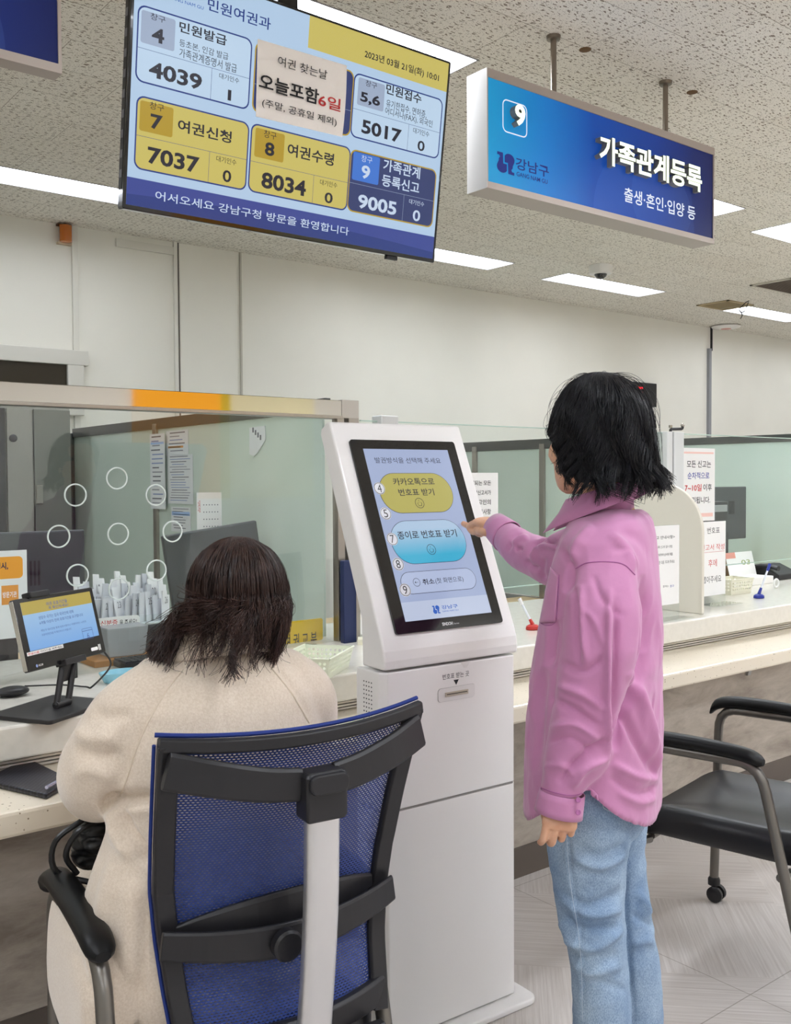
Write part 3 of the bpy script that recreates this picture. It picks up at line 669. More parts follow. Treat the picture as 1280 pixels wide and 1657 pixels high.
# frosted partitions between the work places, running into the office
def office_wall(x, y0, y1, z1, label, posts, rail):
    t = thing('frosted_partition', (x, (y0+y1)/2, 0), label, 'partition', 'frosted partitions')
    MB().box((x-.012, y0, z1-rail), (x+.012, y1, z1), dfr).build('top_rail', t, bevel=.001)
    MB().box((x-.005, y0+.03, .74), (x+.005, y1, z1-rail), frost).build('frosted_pane', t)
    for p_ in posts: MB().box((x-.02, p_-.018, 0), (x+.02, p_+.018, z1-rail*.5), stl if p_ < 5 else dfr).build('upright', t, bevel=.002)
    MB().box((x-.012, y0, 0), (x+.012, y1, .735), mat('partition_base', '8f8f8b', .6)).build('base_panel', t)
    return t
def yat(px_, py_, X): return atx(px_, py_, X)[1]
LX = 2.03
office_wall(LX, 2.95, yat(120, 690, LX), 1.70, 'frosted partition beside the desk calendar with papers stuck on it', (yat(256, 800, LX), yat(121, 800, LX)), .05)
RX = 4.05
office_wall(RX, 3.0, WALLY-.1, 1.625, 'frosted partition behind the kiosk carrying a letter sheet', (yat(880, 850, RX), yat(771, 850, RX)), .055)
office_wall(6.07, 2.95, WALLY-.3, 1.69, 'frosted partition at far right behind the grey computer', (), .05)
# ================================================================== kiosk
kp0 = atz(839, 1605, .02); ka = math.radians(2.8)
kU = np.array([math.cos(ka), -math.sin(ka), 0]); kW = np.array([math.sin(ka), math.cos(ka), 0]); kZ = np.array([0, 0, 1.0])
def kpt(u, w_, z): return np.array([kp0[0], kp0[1], 0]) + kU*u + kW*w_ + kZ*z
kw = mat('kiosk_white', 'e6e3e1', .28, coat=.3)
T = thing('ticket_kiosk', kpt(-.22, .06, 0), 'white freestanding ticket kiosk with a tilted portrait touch screen', 'kiosk')
kf = Frame(kpt(0, 0, 0), kU, kZ)                                   # front face; outward normal points at the hall
def body_prof(u0, u1, ch, d): return [(u0+ch, 0), (u1-ch, 0), (u1, .018), (u1, d), (u0, d), (u0, .018)]
hz = Frame(kpt(0, 0, 0), kU, kW)                                   # horizontal plan
MB().prism(hz, body_prof(-.44, .0, .016, .115), .5955, .9345, kw).build('upper_body', T, bevel=.003)
MB().prism(hz, body_prof(-.44, .0, .016, .115), .022, .5915, kw).build('lower_door', T, bevel=.003)
MB().prism(hz, body_prof(-.437, -.003, .016, .112), .5915, .5955, mat('seam_grey', '8b8886', .6)).build('door_seam', T)
MB().prism(hz, rr(-.478, -.045, .034, .33, .03, 6), 0, .018, kw).build('foot_plate', T, bevel=.006, seg=3)
# head: side profile swept across the width, tilted face
prof = [(.0, .940), (-.002, .962), (.0015, .985), (.012, 1.014), (.2395, 1.550), (.252, 1.553), (.285, 1.535), (.288, 1.52), (.10, 1.06), (.095, .940)]
A_ = [kpt(-.435, a, b) for a, b in prof]; B_ = [kpt(-.001, a, b) for a, b in prof]; n_ = len(prof)
m = MB(); m.add(A_+B_, [tuple(range(n_-1, -1, -1)), tuple(range(n_, 2*n_))] + [(i, (i+1) % n_, n_+(i+1) % n_, n_+i) for i in range(n_)], kw)
m.build('head', T, bevel=.014, seg=4)
tl = math.radians(23)
kt = Frame(kpt(0, .012, 1.022), kU, kW*math.sin(tl)+kZ*math.cos(tl))
kn = .0035
MB().prism(kt, rr(-.391, 0, -.043, .525, .008), -.004, kn, mat('bezel_black', '0c0c0e', .1, coat=.6)).build('bezel', T, bevel=.001)
Kk = 360/1105
def kq(cx, cy): return 520+cx*Kk, 660+cy*Kk
G2 = SCREEN_GAIN
lav = glow('kiosk_lavender', 'a9b7da', G2, True); lavl = glow('kiosk_pale', 'c4cfe8', G2, True); kyl = glow('kiosk_yellow', 'bcb35c', G2, True); kink = glow('kiosk_ink', '2a2b38', G2, True)
kblue = glow('kiosk_logo', '2a62c4', G2, True); kpill = glow('kiosk_pill', 'b9c6e6', G2, True)
def grad(name, c0, c1, p0, p1):
    g_ = glow(name, c0, G2, True); N, L, B = nodes(g_)
    tc = N.new('ShaderNodeNewGeometry'); sp = N.new('ShaderNodeSeparateXYZ'); L.new(tc.outputs['Position'], sp.inputs[0])
    mr = N.new('ShaderNodeMapRange'); mr.inputs[1].default_value = p0; mr.inputs[2].default_value = p1; L.new(sp.outputs[2], mr.inputs[0])
    r = N.new('ShaderNodeValToRGB'); r.color_ramp.elements[0].color = (*lin(c0), 1); r.color_ramp.elements[1].color = (*lin(c1), 1)
    L.new(mr.outputs[0], r.inputs[0]); L.new(r.outputs[0], B.inputs['Emission Color']); return g_
su = (-.356, -.075); sv = (kt.px(655, 1007)[1], kt.px(587, 727)[1])
s = MB()
s.poly(kt, [(su[0], sv[0]), (su[1], sv[0]), (su[1], sv[1]), (su[0], sv[1])], lav, kn+.0004)
vb = .5*(kt.px(*kq(390, 968))[1]+kt.px(*kq(810, 933))[1])
s.poly(kt, [(su[0], sv[0]), (su[1], sv[0]), (su[1], vb), (su[0], vb)], lavl, kn+.0008)
kt2 = Frame(kt.pt(0, 0, kn), kt.U, kt.V)
def kr(x0, y0, x1, y1):
    s_ = max(0, .122*((y0+y1)/2-205)/850-.012)*(x1-x0); a = kt2.px(*kq(x0, y0+s_)); b = kt2.px(*kq(x1, y1-s_)); return a[0], b[1], b[0], a[1]
# the rows of the display all run level; their ends are read on the left and right edge
def pill(xl, yl, xr, yr, hp, fill, edge):
    a = kt2.px(*kq(xl, yl)); b = kt2.px(*kq(xr, yr)); vc = (a[1]+b[1])/2
    h = hp/2
    s.poly(kt2, rr(a[0], vc-h, b[0], vc+h, h, 10), edge, .0010); s.poly(kt2, rr(a[0]+.0012, vc-h+.0012, b[0]-.0012, vc+h-.0012, h, 10), fill, .0013)
    return a[0], b[0], vc
def vdist(x, y0, y1): return abs(kt2.px(*kq(x, y0))[1]-kt2.px(*kq(x, y1))[1])
ca = grad('kiosk_cyan', '3fb6dc', 'b5cfea', kt.pt(0, .2)[2], kt.pt(0, .275)[2])
pill(289, 425, 650, 420, vdist(470, 320, 518), kyl, kink); pill(346, 672, 715, 655, vdist(530, 553, 768), ca, kink); pill(394, 873, 766, 846, vdist(580, 805, 915), kpill, kink)
def kt_text(body, x0, y0, x1, y1, m_=kink, bold=0.0): 
    u0, v0, u1, v1 = kr(x0, y0, x1, y1); s.text(kt2, body, u0, v0, u1, v1, m_, bold, .0018)
def kP(body, x0, y0, x1, y1, m_=kink, bold=0.0):
    a = kt2.px(x0, y0); b = kt2.px(x1, y1); s.text(kt2, body, a[0], b[1], b[0], a[1], m_, bold, .0018)
kP('발권방식을 선택해 주세요', 605, 740.4, 713.4, 750.4); kP('카카오톡으로', 634, 774, 703.4, 785.2, kink, .012); kP('번호표 받기', 643.1, 791.5, 703, 801.9, kink, .012)
kP('종이로 번호표 받기', 641.2, 860.5, 739.5, 868.8, kink, .012); kP('취소', 682, 937.6, 703.4, 945.2, kink, .018); kP('(첫 화면으로)', 702.6, 936, 750.4, 942.3)
a = kt2.px(698, 980.6); b = kt2.px(712.6, 992.8); logo(s, kt2, a[0], b[1], b[0], a[1], kblue, .0018)
kP('강남구', 713.1, 980.2, 740.8, 983.6, kblue, .014); kP('GANG NAM GU', 715.3, 988.4, 741.3, 988.2, kblue)
for cx, cy, r_ in ((678.5, 814.5, 7.2), (697.4, 889.4, 7.2), (673.6, 942.6, 5.8)):
    c = kt2.px(cx, cy); rad = abs(kt2.px(cx+r_, cy)[0]-c[0])
    ang = np.linspace(0, 2*PI, 25)[:-1]
    s.ring(kt2, [(c[0]+rad*math.cos(t), c[1]+rad*math.sin(t)) for t in ang], [(c[0]+rad*.9*math.cos(t), c[1]+rad*.9*math.sin(t)) for t in ang], kink, .0018)
    if r_ > 7:   # pointing hand
        hp = [(-.3, -.55), (.35, -.55), (.5, -.05), (.45, .12), (.0, .18), (-.02, .58), (-.17, .58), (-.2, -.05), (-.42, .1), (-.52, 0)]
        s.ring(kt2, [(c[0]+rad*x, c[1]+rad*y) for x, y in hp], [(c[0]+rad*x*.82-.0002, c[1]+rad*y*.84) for x, y in hp], kink, .0018)
    else:
        s.poly(kt2, [(c[0]-rad*.5, c[1]-.0004), (c[0]+rad*.5, c[1]-.0004), (c[0]+rad*.5, c[1]+.0004), (c[0]-rad*.5, c[1]+.0004)], kink, .0018)
        s.poly(kt2, [(c[0]-rad*.55, c[1]), (c[0]-rad*.15, c[1]-rad*.3), (c[0]-rad*.25, c[1])], kink, .0018); s.poly(kt2, [(c[0]-rad*.55, c[1]), (c[0]-rad*.25, c[1]), (c[0]-rad*.15, c[1]+rad*.3)], kink, .0018)
s.build('screen', T)
m = MB(); lw_ = mat('maker_white', 'd9dadb', .5)
a, b = kt2.px(714.8, 1007.6), kt2.px(733.2, 1010.9); m.text(kt2, 'SINDOH', a[0], b[1], b[0], a[1], lw_, .03, .0004); a, b = kt2.px(734.2, 1007.8), kt2.px(743, 1009.2); m.text(kt2, 'Series', a[0], b[1], b[0], a[1], lw_, 0, .0004)
m.build('maker_lettering', T)
# numbered stickers along the left edge of the glass
for cx, cy, ch in ((613.2, 790.9, '4'), (623.3, 831.5, '5'), (634, 872.8, '7'), (643.5, 913.4, '8'), (654.8, 955.2, '9')):
    c = kt2.px(cx, cy); ang = np.linspace(0, 2*PI, 33)[:-1]; R_ = .0172
    m = MB(); m.poly(kt2, [(c[0]+R_*math.cos(t), c[1]+R_*math.sin(t)) for t in ang], mat('sticker_white', 'e4e6ec', .3), .0024)
    m.ring(kt2, [(c[0]+R_*.93*math.cos(t), c[1]+R_*.93*math.sin(t)) for t in ang], [(c[0]+R_*.85*math.cos(t), c[1]+R_*.85*math.sin(t)) for t in ang], DGREY, .0026)
    m.text(kt2, ch, c[0]-.0062, c[1]-.011, c[0]+.0062, c[1]+.011, DGREY, 0.0, .0027); m.build('number_sticker', T)
m = MB()
def kF(x0, y0, x1, y1): a = kf.px(x0, y0); b = kf.px(x1, y1); return a[0], b[1], b[0], a[1]
u0, v0, u1, v1 = kF(715.9, 1091.4, 758.8, 1093.6); m.text(kf, '번호표 받는 곳', u0, v0, u1, v1, DGREY, .006, .0005)
c = kf.px(738, 1103.8); m.poly(kf, [(c[0]-.0085, c[1]+.0065), (c[0], c[1]-.007), (c[0]+.0085, c[1]+.0065)], INK, .0005); m.build('ticket_lettering', T)
u0, v0, u1, v1 = kF(708.5, 1115.6, 767.8, 1126.6); m = MB(); m.prism(kf, rr(u0, v0, u1, v1, .008), .0002, .002, mat('slot_plate', 'dcd9d7', .35))
m.ring(kf, rr(u0-.0008, v0-.0008, u1+.0008, v1+.0008, .0085), rr(u0, v0, u1, v1, .008), mat('thin_grey', 'a5a2a0', .5), .0006)
sp_ = m.build('slot_plate', T)
a0, b0, a1, b1 = kF(719.6, 1120.7, 756.3, 1121.5); m = MB(); m.fbox(kf, a0, b0, a1, b1, .0021, .004, mat('slot_beige', 'b7ad9c', .5)); m.fbox(kf, a0+.004, b0+.005, a1-.004, b1-.004, .0041, .0046, mat('slot_dark', '35302b', .6))
m.build('ticket_slot', sp_)
m = MB(); sd = Frame(kpt(-.44, 0, 0), -kW, kZ)
for j in range(11):
    for i in range(4): q = sd.pt(-.047-.011*i, .80+.0105*j, .0003); m.poly(sd, [(-.047-.011*i+.003*math.cos(t), .80+.0105*j+.002*math.sin(t)) for t in np.linspace(0, 2*PI, 7)[:-1]], DGREY, .0004)
m.build('speaker_grille', T)
tp = [kf.px(*kq(q[0], q[1])) for q in ((690, 1264), (740, 1256), (722, 1290), (705, 1290))]
m = MB(); m.poly(kf, tp, mat('clear_tape', 'dfdcd9', .12), .0006); m.build('tape', T)

# ================================================================== things on the counter
def label_sheet(name, fr, rect_, col, lab, cat, texts, n=.0008, group=None, thick=.0006, bars=(), keepm=None):
    u0, v0, u1, v1 = rect_; m = MB(); m.fbox(fr, u0, v0, u1, v1, 0, thick, col)
    for (a, b, c, d), mm_ in bars: m.poly(fr, [(a, b), (c, b), (c, d), (a, d)], mm_, thick+.0003)
    for body, a, b, c, d, mm_, bo in texts: m.text(fr, body, a, b, c, d, mm_, bo, thick+.0006)
    return tag(m.build(name), lab, cat, group)
def P(fr, x0, y0, x1, y1): a = fr.px(x0, y0); b = fr.px(x1, y1); return a[0], b[1], b[0], a[1]
acr = clear_glass('acrylic', (.95, .97, .97), 1.0)
# --- tablet on its stand
tb = atz(101, 1142, SL+.012); tR = np.array([.857, .515, 0]); tN = np.array([.515, -.857, 0])
T = thing('tablet_stand', (tb[0], tb[1], SL), 'black tablet on a folding stand showing a passport reminder screen', 'tablet')
hp = Frame((tb[0], tb[1], SL), tR, -tN)
dkm = mat('stand_dark', '2c2a2b', .4, .3)
MB().prism(hp, rr(-.135, -.075, .105, .115, .012), .0005, .011, dkm).build('base_plate', T, bevel=.002)
lean = math.radians(14)
tf0 = Frame(tb + np.array([0, 0, .09]) - tN*.0, tR, -tN*math.sin(lean)+kZ*math.cos(lean))
u0, v1 = tf0.px(20, 969); u1, v0 = tf0.px(173, 1060); _, v0b = tf0.px(39, 1085); _, v1b = tf0.px(152.5, 951)
v0 = (v0+v0b)/2; v1 = (v1+v1b)/2
m = MB(); m.prism(tf0, rr(u0, v0, u1, v1, .006), -.014, 0, mat('tablet_black', '121113', .2, coat=.4)); body = m.build('tablet_body', T, bevel=.002)
m = MB(); m.fbox(tf0, u0-.0012, v0+.004, u0+.001, v1-.004, -.013, -.001, STEEL); m.build('metal_edge', T)
um = (u0+u1)/2
m = MB(); m.fbox(tf0, u0+.055, v1-.004, u0+.125, v1+.012, -.022, .008, BLACK); m.build('top_clip', T, bevel=.003)
m = MB(); m.fbox(tf0, um-.03, v0-.006, um+.05, v0+.01, -.02, .014, dkm); m.build('cradle', T, bevel=.002)
top = tf0.pt(um+.01, v0+.004, -.01); m = MB()
for sx in (-.022, .022):
    m.tube([tb+tR*sx+np.array([0, 0, .004]), top+tR*sx], .0085, dkm, 8)
m.tube([tb-tR*.026+np.array([0, 0, .006]), tb+tR*.026+np.array([0, 0, .006])], .010, dkm, 12); m.hexa([*[top+tR*a-tN*.004+kZ*b for a, b in ((-.03, -.05), (.03, -.05), (.03, .01), (-.03, .01))], *[top+tR*a+tN*.004+kZ*b for a, b in ((-.03, -.05), (.03, -.05), (.03, .01), (-.03, .01))]], dkm)
m.build('folding_arm', T, bevel=.001)
s = MB()
def t6(cx, cy): return cx*.25, 800+cy*.25
def tr_(x0, y0, x1, y1):
    s_ = .125*(x1-x0); a = tf0.px(*t6(x0, y0+s_)); b = tf0.px(*t6(x1, y1-s_))
    if a[1]-b[1] < .002: m_ = (a[1]+b[1])/2; return a[0], m_-.0016, b[0], m_+.0016
    return a[0], b[1], b[0], a[1]
a = tf0.px(*t6(130, 695)); b = tf0.px(*t6(640, 925)); c = tf0.px(*t6(583, 635)); d = tf0.px(*t6(187, 1005))
r0, r1, q0_, q1_ = (a[0]+d[0])/2, (b[0]+c[0])/2, (b[1]+d[1])/2, (a[1]+c[1])/2
tblue = grad('tablet_blue', '7fb0ea', 'a9cbe8', float(tf0.pt(0, q0_)[2]), float(tf0.pt(0, q1_)[2])); tyel = glow('tablet_yellow', 'b9a54a', G2, True); tink = glow('tablet_ink', '4a5f9c', G2, True)
s.poly(tf0, [(r0, q0_), (r1, q0_), (r1, q1_), (r0, q1_)], tblue, .0005); hh = (q1_-q0_)
s.poly(tf0, [(r0, q1_-hh*.26), (r1, q1_-hh*.26), (r1, q1_), (r0, q1_)], tyel, .0008)
def tq(x0, yt, yb, x1, yr): a = tf0.px(x0*.2101, 940+yt*.2101); b = tf0.px(x0*.2101, 940+yb*.2101); c = tf0.px(x1*.2101, 940+yr*.2101); return a[0], b[1], c[0], a[1]
for body, w4, mm_, bo in (('여권 유효기간을', tq(350, 165, 195, 515, 160), tink, .01), ('꼭 확인하세요!', tq(368, 197, 223, 525, 190), tink, .01), ('상당수 국가는 입국 외국인에 대해', tq(292, 273, 301, 565, 250), tink, .006), ('6개월 이상의 잔여 유효기간을 요구합니다', tq(300, 314, 339, 640, 278), tink, .006),
                       ('해당국 대사관을 통해 방문사항이나 여행하려는 나라의', tq(312, 376, 394, 663, 330), tink, 0), ('유효여권번호를 꼭 확인하시기 바랍니다', tq(318, 409, 427, 550, 382), tink, 0)):
    s.text(tf0, body, *w4, mm_, bo, .0011)
a = tf0.px(625*.2101, 940+372*.2101); b = tf0.px(722*.2101, 940+438*.2101); w4 = (a[0], b[1], b[0], a[1]); s.ring(tf0, rr(*w4, .003), rr(w4[0]+.001, w4[1]+.001, w4[2]-.001, w4[3]-.001, .002), tink, .0011)
s.text(tf0, '6', (w4[0]*.6+w4[2]*.4), w4[1]+.002, (w4[0]*.4+w4[2]*.6), w4[3]*.55+w4[1]*.45, tink, 0, .0011); s.poly(tf0, [(w4[0], w4[3]*.75+w4[1]*.25), (w4[2], w4[3]*.75+w4[1]*.25), (w4[2], w4[3]*.8+w4[1]*.2), (w4[0], w4[3]*.8+w4[1]*.2)], tink, .0011)
s.build('screen', T)
m = MB(); w4 = tr_(172, 1000, 408, 1012); hgt = .007
m.prism(tf0, [(w4[0], q0_-.010), (w4[2], q0_-.010), (w4[2], q0_-.001), (w4[0], q0_-.001)], .0004, .001, PAPER)
m.text(tf0, '한글이름', w4[0]+.003, q0_-.0085, w4[0]+(w4[2]-w4[0])*.32, q0_-.0028, RED, .01, .0012); m.text(tf0, '○○○을 써주세요!', w4[0]+(w4[2]-w4[0])*.36, q0_-.0085, w4[2]-.002, q0_-.0028, INK, .01, .0012); m.build('name_strip', T)
m = MB(); vx_ = v0+.008
m.text(tf0, '외교부', r0+.018, vx_, r0+.034, vx_+.006, PAPER, .01, .0006); m.poly(tf0, [(r0+.012+.004*math.cos(t), vx_+.003+.004*math.sin(t)) for t in np.linspace(0, 2*PI, 15)[:-1]], mat('emblem_blue', '8f9fd0', .5), .0006); m.build('ministry_mark', T)
m = MB(); m.poly(tf0, rr(r1-.044, vx_+.004, r1-.016, vx_+.013, .003), PAPER, .0006)
m.build('paper_label', T)
m = MB(); m.poly(tf0, rr(r1-.013, vx_+.002, r1-.0095, vx_+.018, .001), PAPER, .0006).poly(tf0, rr(r1-.0075, vx_+.002, r1-.004, vx_+.018, .001), PAPER, .0006); m.build('white_stickers', T)
# cable from the tablet
e0 = tf0.pt(u1-.004, v0+.01, -.007)
cb = cr_spline([e0, e0+np.array([.03, .02, -.05]), np.array([*atz(150, 1112, SL+.004)[:2], SL+.007]), np.array([*atz(138, 1113, SL+.004)[:2], SL+.007]), np.array([*atz(100, 1110, SL+.004)[:2], SL+.007]), np.array([*atz(40, 1112, SL+.004)[:2], SL+.007])], 40)
tag(MB().tube(cb, .0026, BLACK, 6).build('charging_cable'), 'thin black cable curling from the tablet across the counter', 'cable')
q = atz(20, 1127, SL); m = MB(); m.ball((q[0], q[1], SL+.014), .03, BLACK, 16, 10, (1.5, 1.0, .47)); tag(m.build('computer_mouse'), 'glossy black mouse lying beside the tablet base', 'mouse')
# yellow-headed poster at far left, fixed to the glass
gfr = Frame((0, GY-.006, 0), (1, 0, 0), (0, 0, 1))
a = P(gfr, -30, 893, 45.5, 1030); org = mat('poster_orange', 'e5a238', .7); org2 = mat('poster_orange_dark', 'dd9a4a', .7)
m = MB(); m.fbox(gfr, a[0], a[1], a[2], a[3], 0, .0008, mat('poster_white', 'dfe6e4', .7)); b = P(gfr, -30, 903, 37, 935); m.poly(gfr, rr(*b, .012), org, .001)
c = P(gfr, 2, 948, 30, 977); m.poly(gfr, [(c[0], c[1]), (c[2], c[1]), (c[2], c[3]), (c[0], c[3])], org2, .001)
d = P(gfr, 4, 958, 27, 966); m.text(gfr, '방문기관', *d, PAPER, .02, .0014); d = P(gfr, -18, 911, 13, 922); m.text(gfr, '신청시,', *d, mat('navy_ink', '26304f', .7), .03, .0014)
tag(m.build('poster'), 'white poster with orange headings stuck on the glass at left edge', 'poster')
# --- basket (perforated plastic), used twice
def basket(name, c, R, Fd, hw, hd, h, lab, col, group=None, nx=14, nrow=3):
    t = thing(name, (c[0], c[1], c[2]), lab, 'basket', group); R = np.array(R); Fd = np.array(Fd)
    def sidew(p0, p1, q0, q1, n):      # wall between two corners with round holes
        m = MB(); nv = 8; holes = []
        def S(a, b): lo = p0*(1-a)+p1*a; hi = q0*(1-a)+q1*a; return lo*(1-b)+hi*b
        # solid bands and a band of holes: each cell is a square ring around an octagon
        rows = [0, .22] + [.22+.66*(i+1)/nrow for i in range(nrow)] + [1]
        for j in range(len(rows)-1):
            b0, b1 = rows[j], rows[j+1]
            if j == 0 or j == len(rows)-2:
                m.add([S(0, b0), S(1, b0), S(1, b1), S(0, b1)], [(0, 1, 2, 3)], col); continue
            for i in range(n):
                a0, a1 = .04+.92*i/n, .04+.92*(i+1)/n
                outer = [(a0+(a1-a0)*x, b0+(b1-b0)*y) for x, y in ((1, .5), (1, 1), (.5, 1), (0, 1), (0, .5), (0, 0), (.5, 0), (1, 0))]
                inner = [((a0+a1)/2+(a1-a0)*.33*math.cos(k*PI/4), (b0+b1)/2+(b1-b0)*.33*math.sin(k*PI/4)) for k in range(8)]
                V = [S(*q) for q in outer]+[S(*q) for q in inner]
                m.add(V, [(k, (k+1) % 8, 8+(k+1) % 8, 8+k) for k in range(8)], col)
            for a0, a1 in ((0, .04), (.96, 1)): m.add([S(a0, b0), S(a1, b0), S(a1, b1), S(a0, b1)], [(0, 1, 2, 3)], col)
        o = m.build('side_wall', t, recalc=False); q = o.modifiers.new('s', 'SOLIDIFY'); q.thickness = .002
    c = np.array(c, float); cs = [(-1, -1), (1, -1), (1, 1), (-1, 1)]; tp_ = 1.0; bt_ = .86
    lo = [c+R*hw*bt_*a+Fd*hd*bt_*b+kZ*.002 for a, b in cs]; hi = [c+R*hw*a+Fd*hd*b+kZ*h for a, b in cs]
    for i in range(4):
        sidew(lo[i], lo[(i+1) % 4], hi[i], hi[(i+1) % 4], nx if i % 2 == 0 else max(4, int(nx*hd/hw)))
    m = MB(); m.hexa([*[q-kZ*.0015 for q in lo], *[q+kZ*.001 for q in lo]], col); m.build('floor_panel', t)
    m = MB(); m.tube([*[hi[i] for i in range(4)], hi[0]], .0032, col, 8, caps=False); m.build('rim', t)
    return t
bwh = mat('basket_cream', 'e2e6d2', .4, trans=.0)
c1, c2, c3 = atz(445, 1072, SL), atz(565, 1077, SL), atz(575, 1042, SL)
Rb = np.array([.80, .60, 0]); Fb = np.array([-.60, .80, 0])
br_ = atz(568, 1079, SL); basket('plastic_basket', br_-Rb*.105+Fb*.075, Rb, Fb, .118, .08, .062, 'cream perforated plastic basket between the seated woman and the kiosk', bwh, 'cream perforated baskets', 16)
q = atz(1195, 962, SL); basket('plastic_basket', q+np.array([.02, .05, 0]), (1, 0, 0), (0, 1, 0), .10, .06, .075, 'small cream perforated basket beside the white box on the right counter', mat('basket_pale', 'e0ddc8', .45), 'cream perforated baskets', 9)
# --- yellow desk plate behind the glass
yfr = Frame((0, 2.93, 0), (1, 0, 0), (0, 0, 1)); ypl = mat('plate_yellow', 'e3bd16', .4)
a = P(yfr, 420, 1011, 521, 1045); m = MB(); m.prism(yfr, rr(a[0], SL, a[2], a[3], .008), 0, .006, ypl); b = P(yfr, 459, 1029, 511, 1037); m.text(yfr, '여 권 교 부', b[0], b[1]-.012, b[2], b[3]+.004, INK, .01, .0064)
tag(m.build('desk_plate', bevel=.001), 'yellow plate with black lettering behind the cream basket', 'sign plate')
a = P(yfr, 545, 1006, 575, 1040); m = MB(); m.prism(yfr, rr(a[0], SL, a[2], a[3], .008), 0, .006, mat('plate_amber', 'c79a1e', .4)); tag(m.build('desk_plate', bevel=.001), 'yellow plate edge between the steel post and the navy folder', 'sign plate')
# --- navy folder and brochure stand left of the kiosk
nx0, nx1 = aty(557, 970, 2.80)[0], aty(577, 970, 2.80)[0]; nz1 = aty(566, 907, 2.80)[2]
tag(MB().box((nx0, 2.80, SL), (nx1, 2.825, nz1), mat('navy_card', '1f2c55', .5)).build('document_folder', bevel=.002), 'navy blue document folder standing against the steel post beside the kiosk', 'folder')
T = thing('brochure_stand', (nx1+.06, 2.72, SL), 'acrylic stand with printed leaflets half hidden behind the kiosk', 'leaflet stand')
wfr = Frame((nx1+.002, 2.78, SL), (.80, -.60, 0), (0, 0, 1))
m = MB(); m.fbox(wfr, 0, .03, .12, .25, 0, .002, PAPER)
for i in range(7): m.poly(wfr, [(.01, .06+.024*i), (.10, .06+.024*i), (.10, .065+.024*i), (.01, .065+.024*i)], mat('leaflet_grey', '9aa0ae', .7) if i % 3 else mat('leaflet_navy', '43507c', .7), .0026)
m.poly(wfr, [(.022+.012*math.cos(t), .13+.012*math.sin(t)) for t in np.linspace(0, 2*PI, 15)[:-1]], RED, .0028); m.poly(wfr, [(.022+.009*math.cos(t), .13+.009*math.sin(t)) for t in np.linspace(0, 2*PI, 15)[:-1]], PAPER, .003)
m.build('leaflet', T)
m = MB(); m.fbox(wfr, -.01, 0, .16, .02, -.01, .05, mat('tray_cream', 'e4dfca', .4)); m.build('tray', T, bevel=.002)
m = MB(); m.fbox(wfr, -.004, .012, .13, .29, -.003, -.0006, acr); m.build('back_plate', T)
# --- sheet hanging on the glass just right of the kiosk
a = P(gfr, 728, 765, 806, 882)
txt = [(b_, *P(gfr, 740+x0*.2535, 670+y0*.2535, 740+x1*.2535, 670+y1*.2535), INK, .012) for b_, x0, y0, x1, y1 in (('처리되는 모든', 60, 425, 213, 455), ('사망신고서가', 85, 487, 213, 516), ('및 고인의', 95, 547, 212, 578), ('확인사항', 110, 608, 213, 640))]
label_sheet('letter_sheet', gfr, a, PAPER, 'white printed sheet on the glass behind the pointing hand', 'notice', txt)
# --- notices at right
kk = 240/1105
def q8(x, y): return 1040+x*kk, 660+y*kk
pk = mat('pale_pink', 'ecc4bb', .8)
a = P(gfr, *q8(294, 297), *q8(535, 838))
def T8(fr, b_, x0, y0, x1, y1, mm_, bo): sl_ = (660+(y0+y1)/2*kk-766)/1515; s_ = max(-.25*(y1-y0), min(sl_*(x1-x0), .28*(y1-y0))); a = fr.px(*q8(x0, y0+s_)); b = fr.px(*q8(x1, y1-s_)); return (b_, a[0], b[1], b[0], a[1], mm_, bo)
label_sheet('wall_notice', gfr, a, PAPER, 'white notice with pink bars and red dates on the right-hand glass', 'notice',
    [T8(gfr, '모든 신고는', 328, 393, 507, 443, INK, .01), T8(gfr, '순차적으로', 333, 479, 495, 530, BLUEINK, .01), T8(gfr, '7~10일', 313, 567, 437, 622, RED, .016), T8(gfr, '이후', 450, 566, 513, 618, INK, .01), T8(gfr, '처리됩니다.', 330, 660, 501, 714, INK, .01)],
    bars=[(P(gfr, *q8(306, 326), *q8(527, 344)), pk), (P(gfr, *q8(306, 790), *q8(521, 808)), pk)])
def acrylic_stand(fr, rect_, lab, texts, foot, lines=()):
    t = thing('notice_stand', fr.pt((rect_[0]+rect_[2])/2, SL-fr.O[2], 0), lab, 'notice stand', 'acrylic notice stands')
    u0, v0, u1, v1 = rect_; m = MB(); m.fbox(fr, u0, v0, u1, v1, 0, .0006, PAPER)
    for body, a, b, c, d, mm_, bo in texts: m.text(fr, body, a, b, c, d, mm_, bo, .0009)
    for (a, b, c, d), mm_ in lines: m.poly(fr, [(a, b), (c, b), (c, d), (a, d)], mm_, .001)
    m.build('sheet', t)
    m = MB(); zb_ = SL-fr.O[2]+.001
    m.fbox(fr, u0-.004, zb_, u1+.004, v1+.003, -.003, -.001, acr); m.build('back_plate', t)
    m = MB(); m.fbox(fr, u0-.004, zb_, u1+.004, zb_+.003, 0, foot, acr); m.build('foot', t)
    return t
sfr = Frame((0, 2.60, 0), (1, 0, 0), (0, 0, 1))
a = P(sfr, *q8(425, 852), *q8(615, 1385))
acrylic_stand(sfr, a, 'acrylic stand with handwritten style notice in black and red beside the white divider',
    [T8(sfr, '번호표', 480, 886, 573, 938, INK, 0), T8(sfr, '신고서 작성', 432, 1008, 607, 1066, RED, 0), T8(sfr, '후에', 488, 1125, 552, 1186, RED, 0), T8(sfr, '뽑아주세요', 446, 1243, 584, 1310, INK, 0)], .09,
    [((lambda a_, b_: (a_[0], a_[1]-.0012, b_[0], a_[1]))(sfr.px(*q8(432, 1080)), sfr.px(*q8(607, 1062))), RED)])
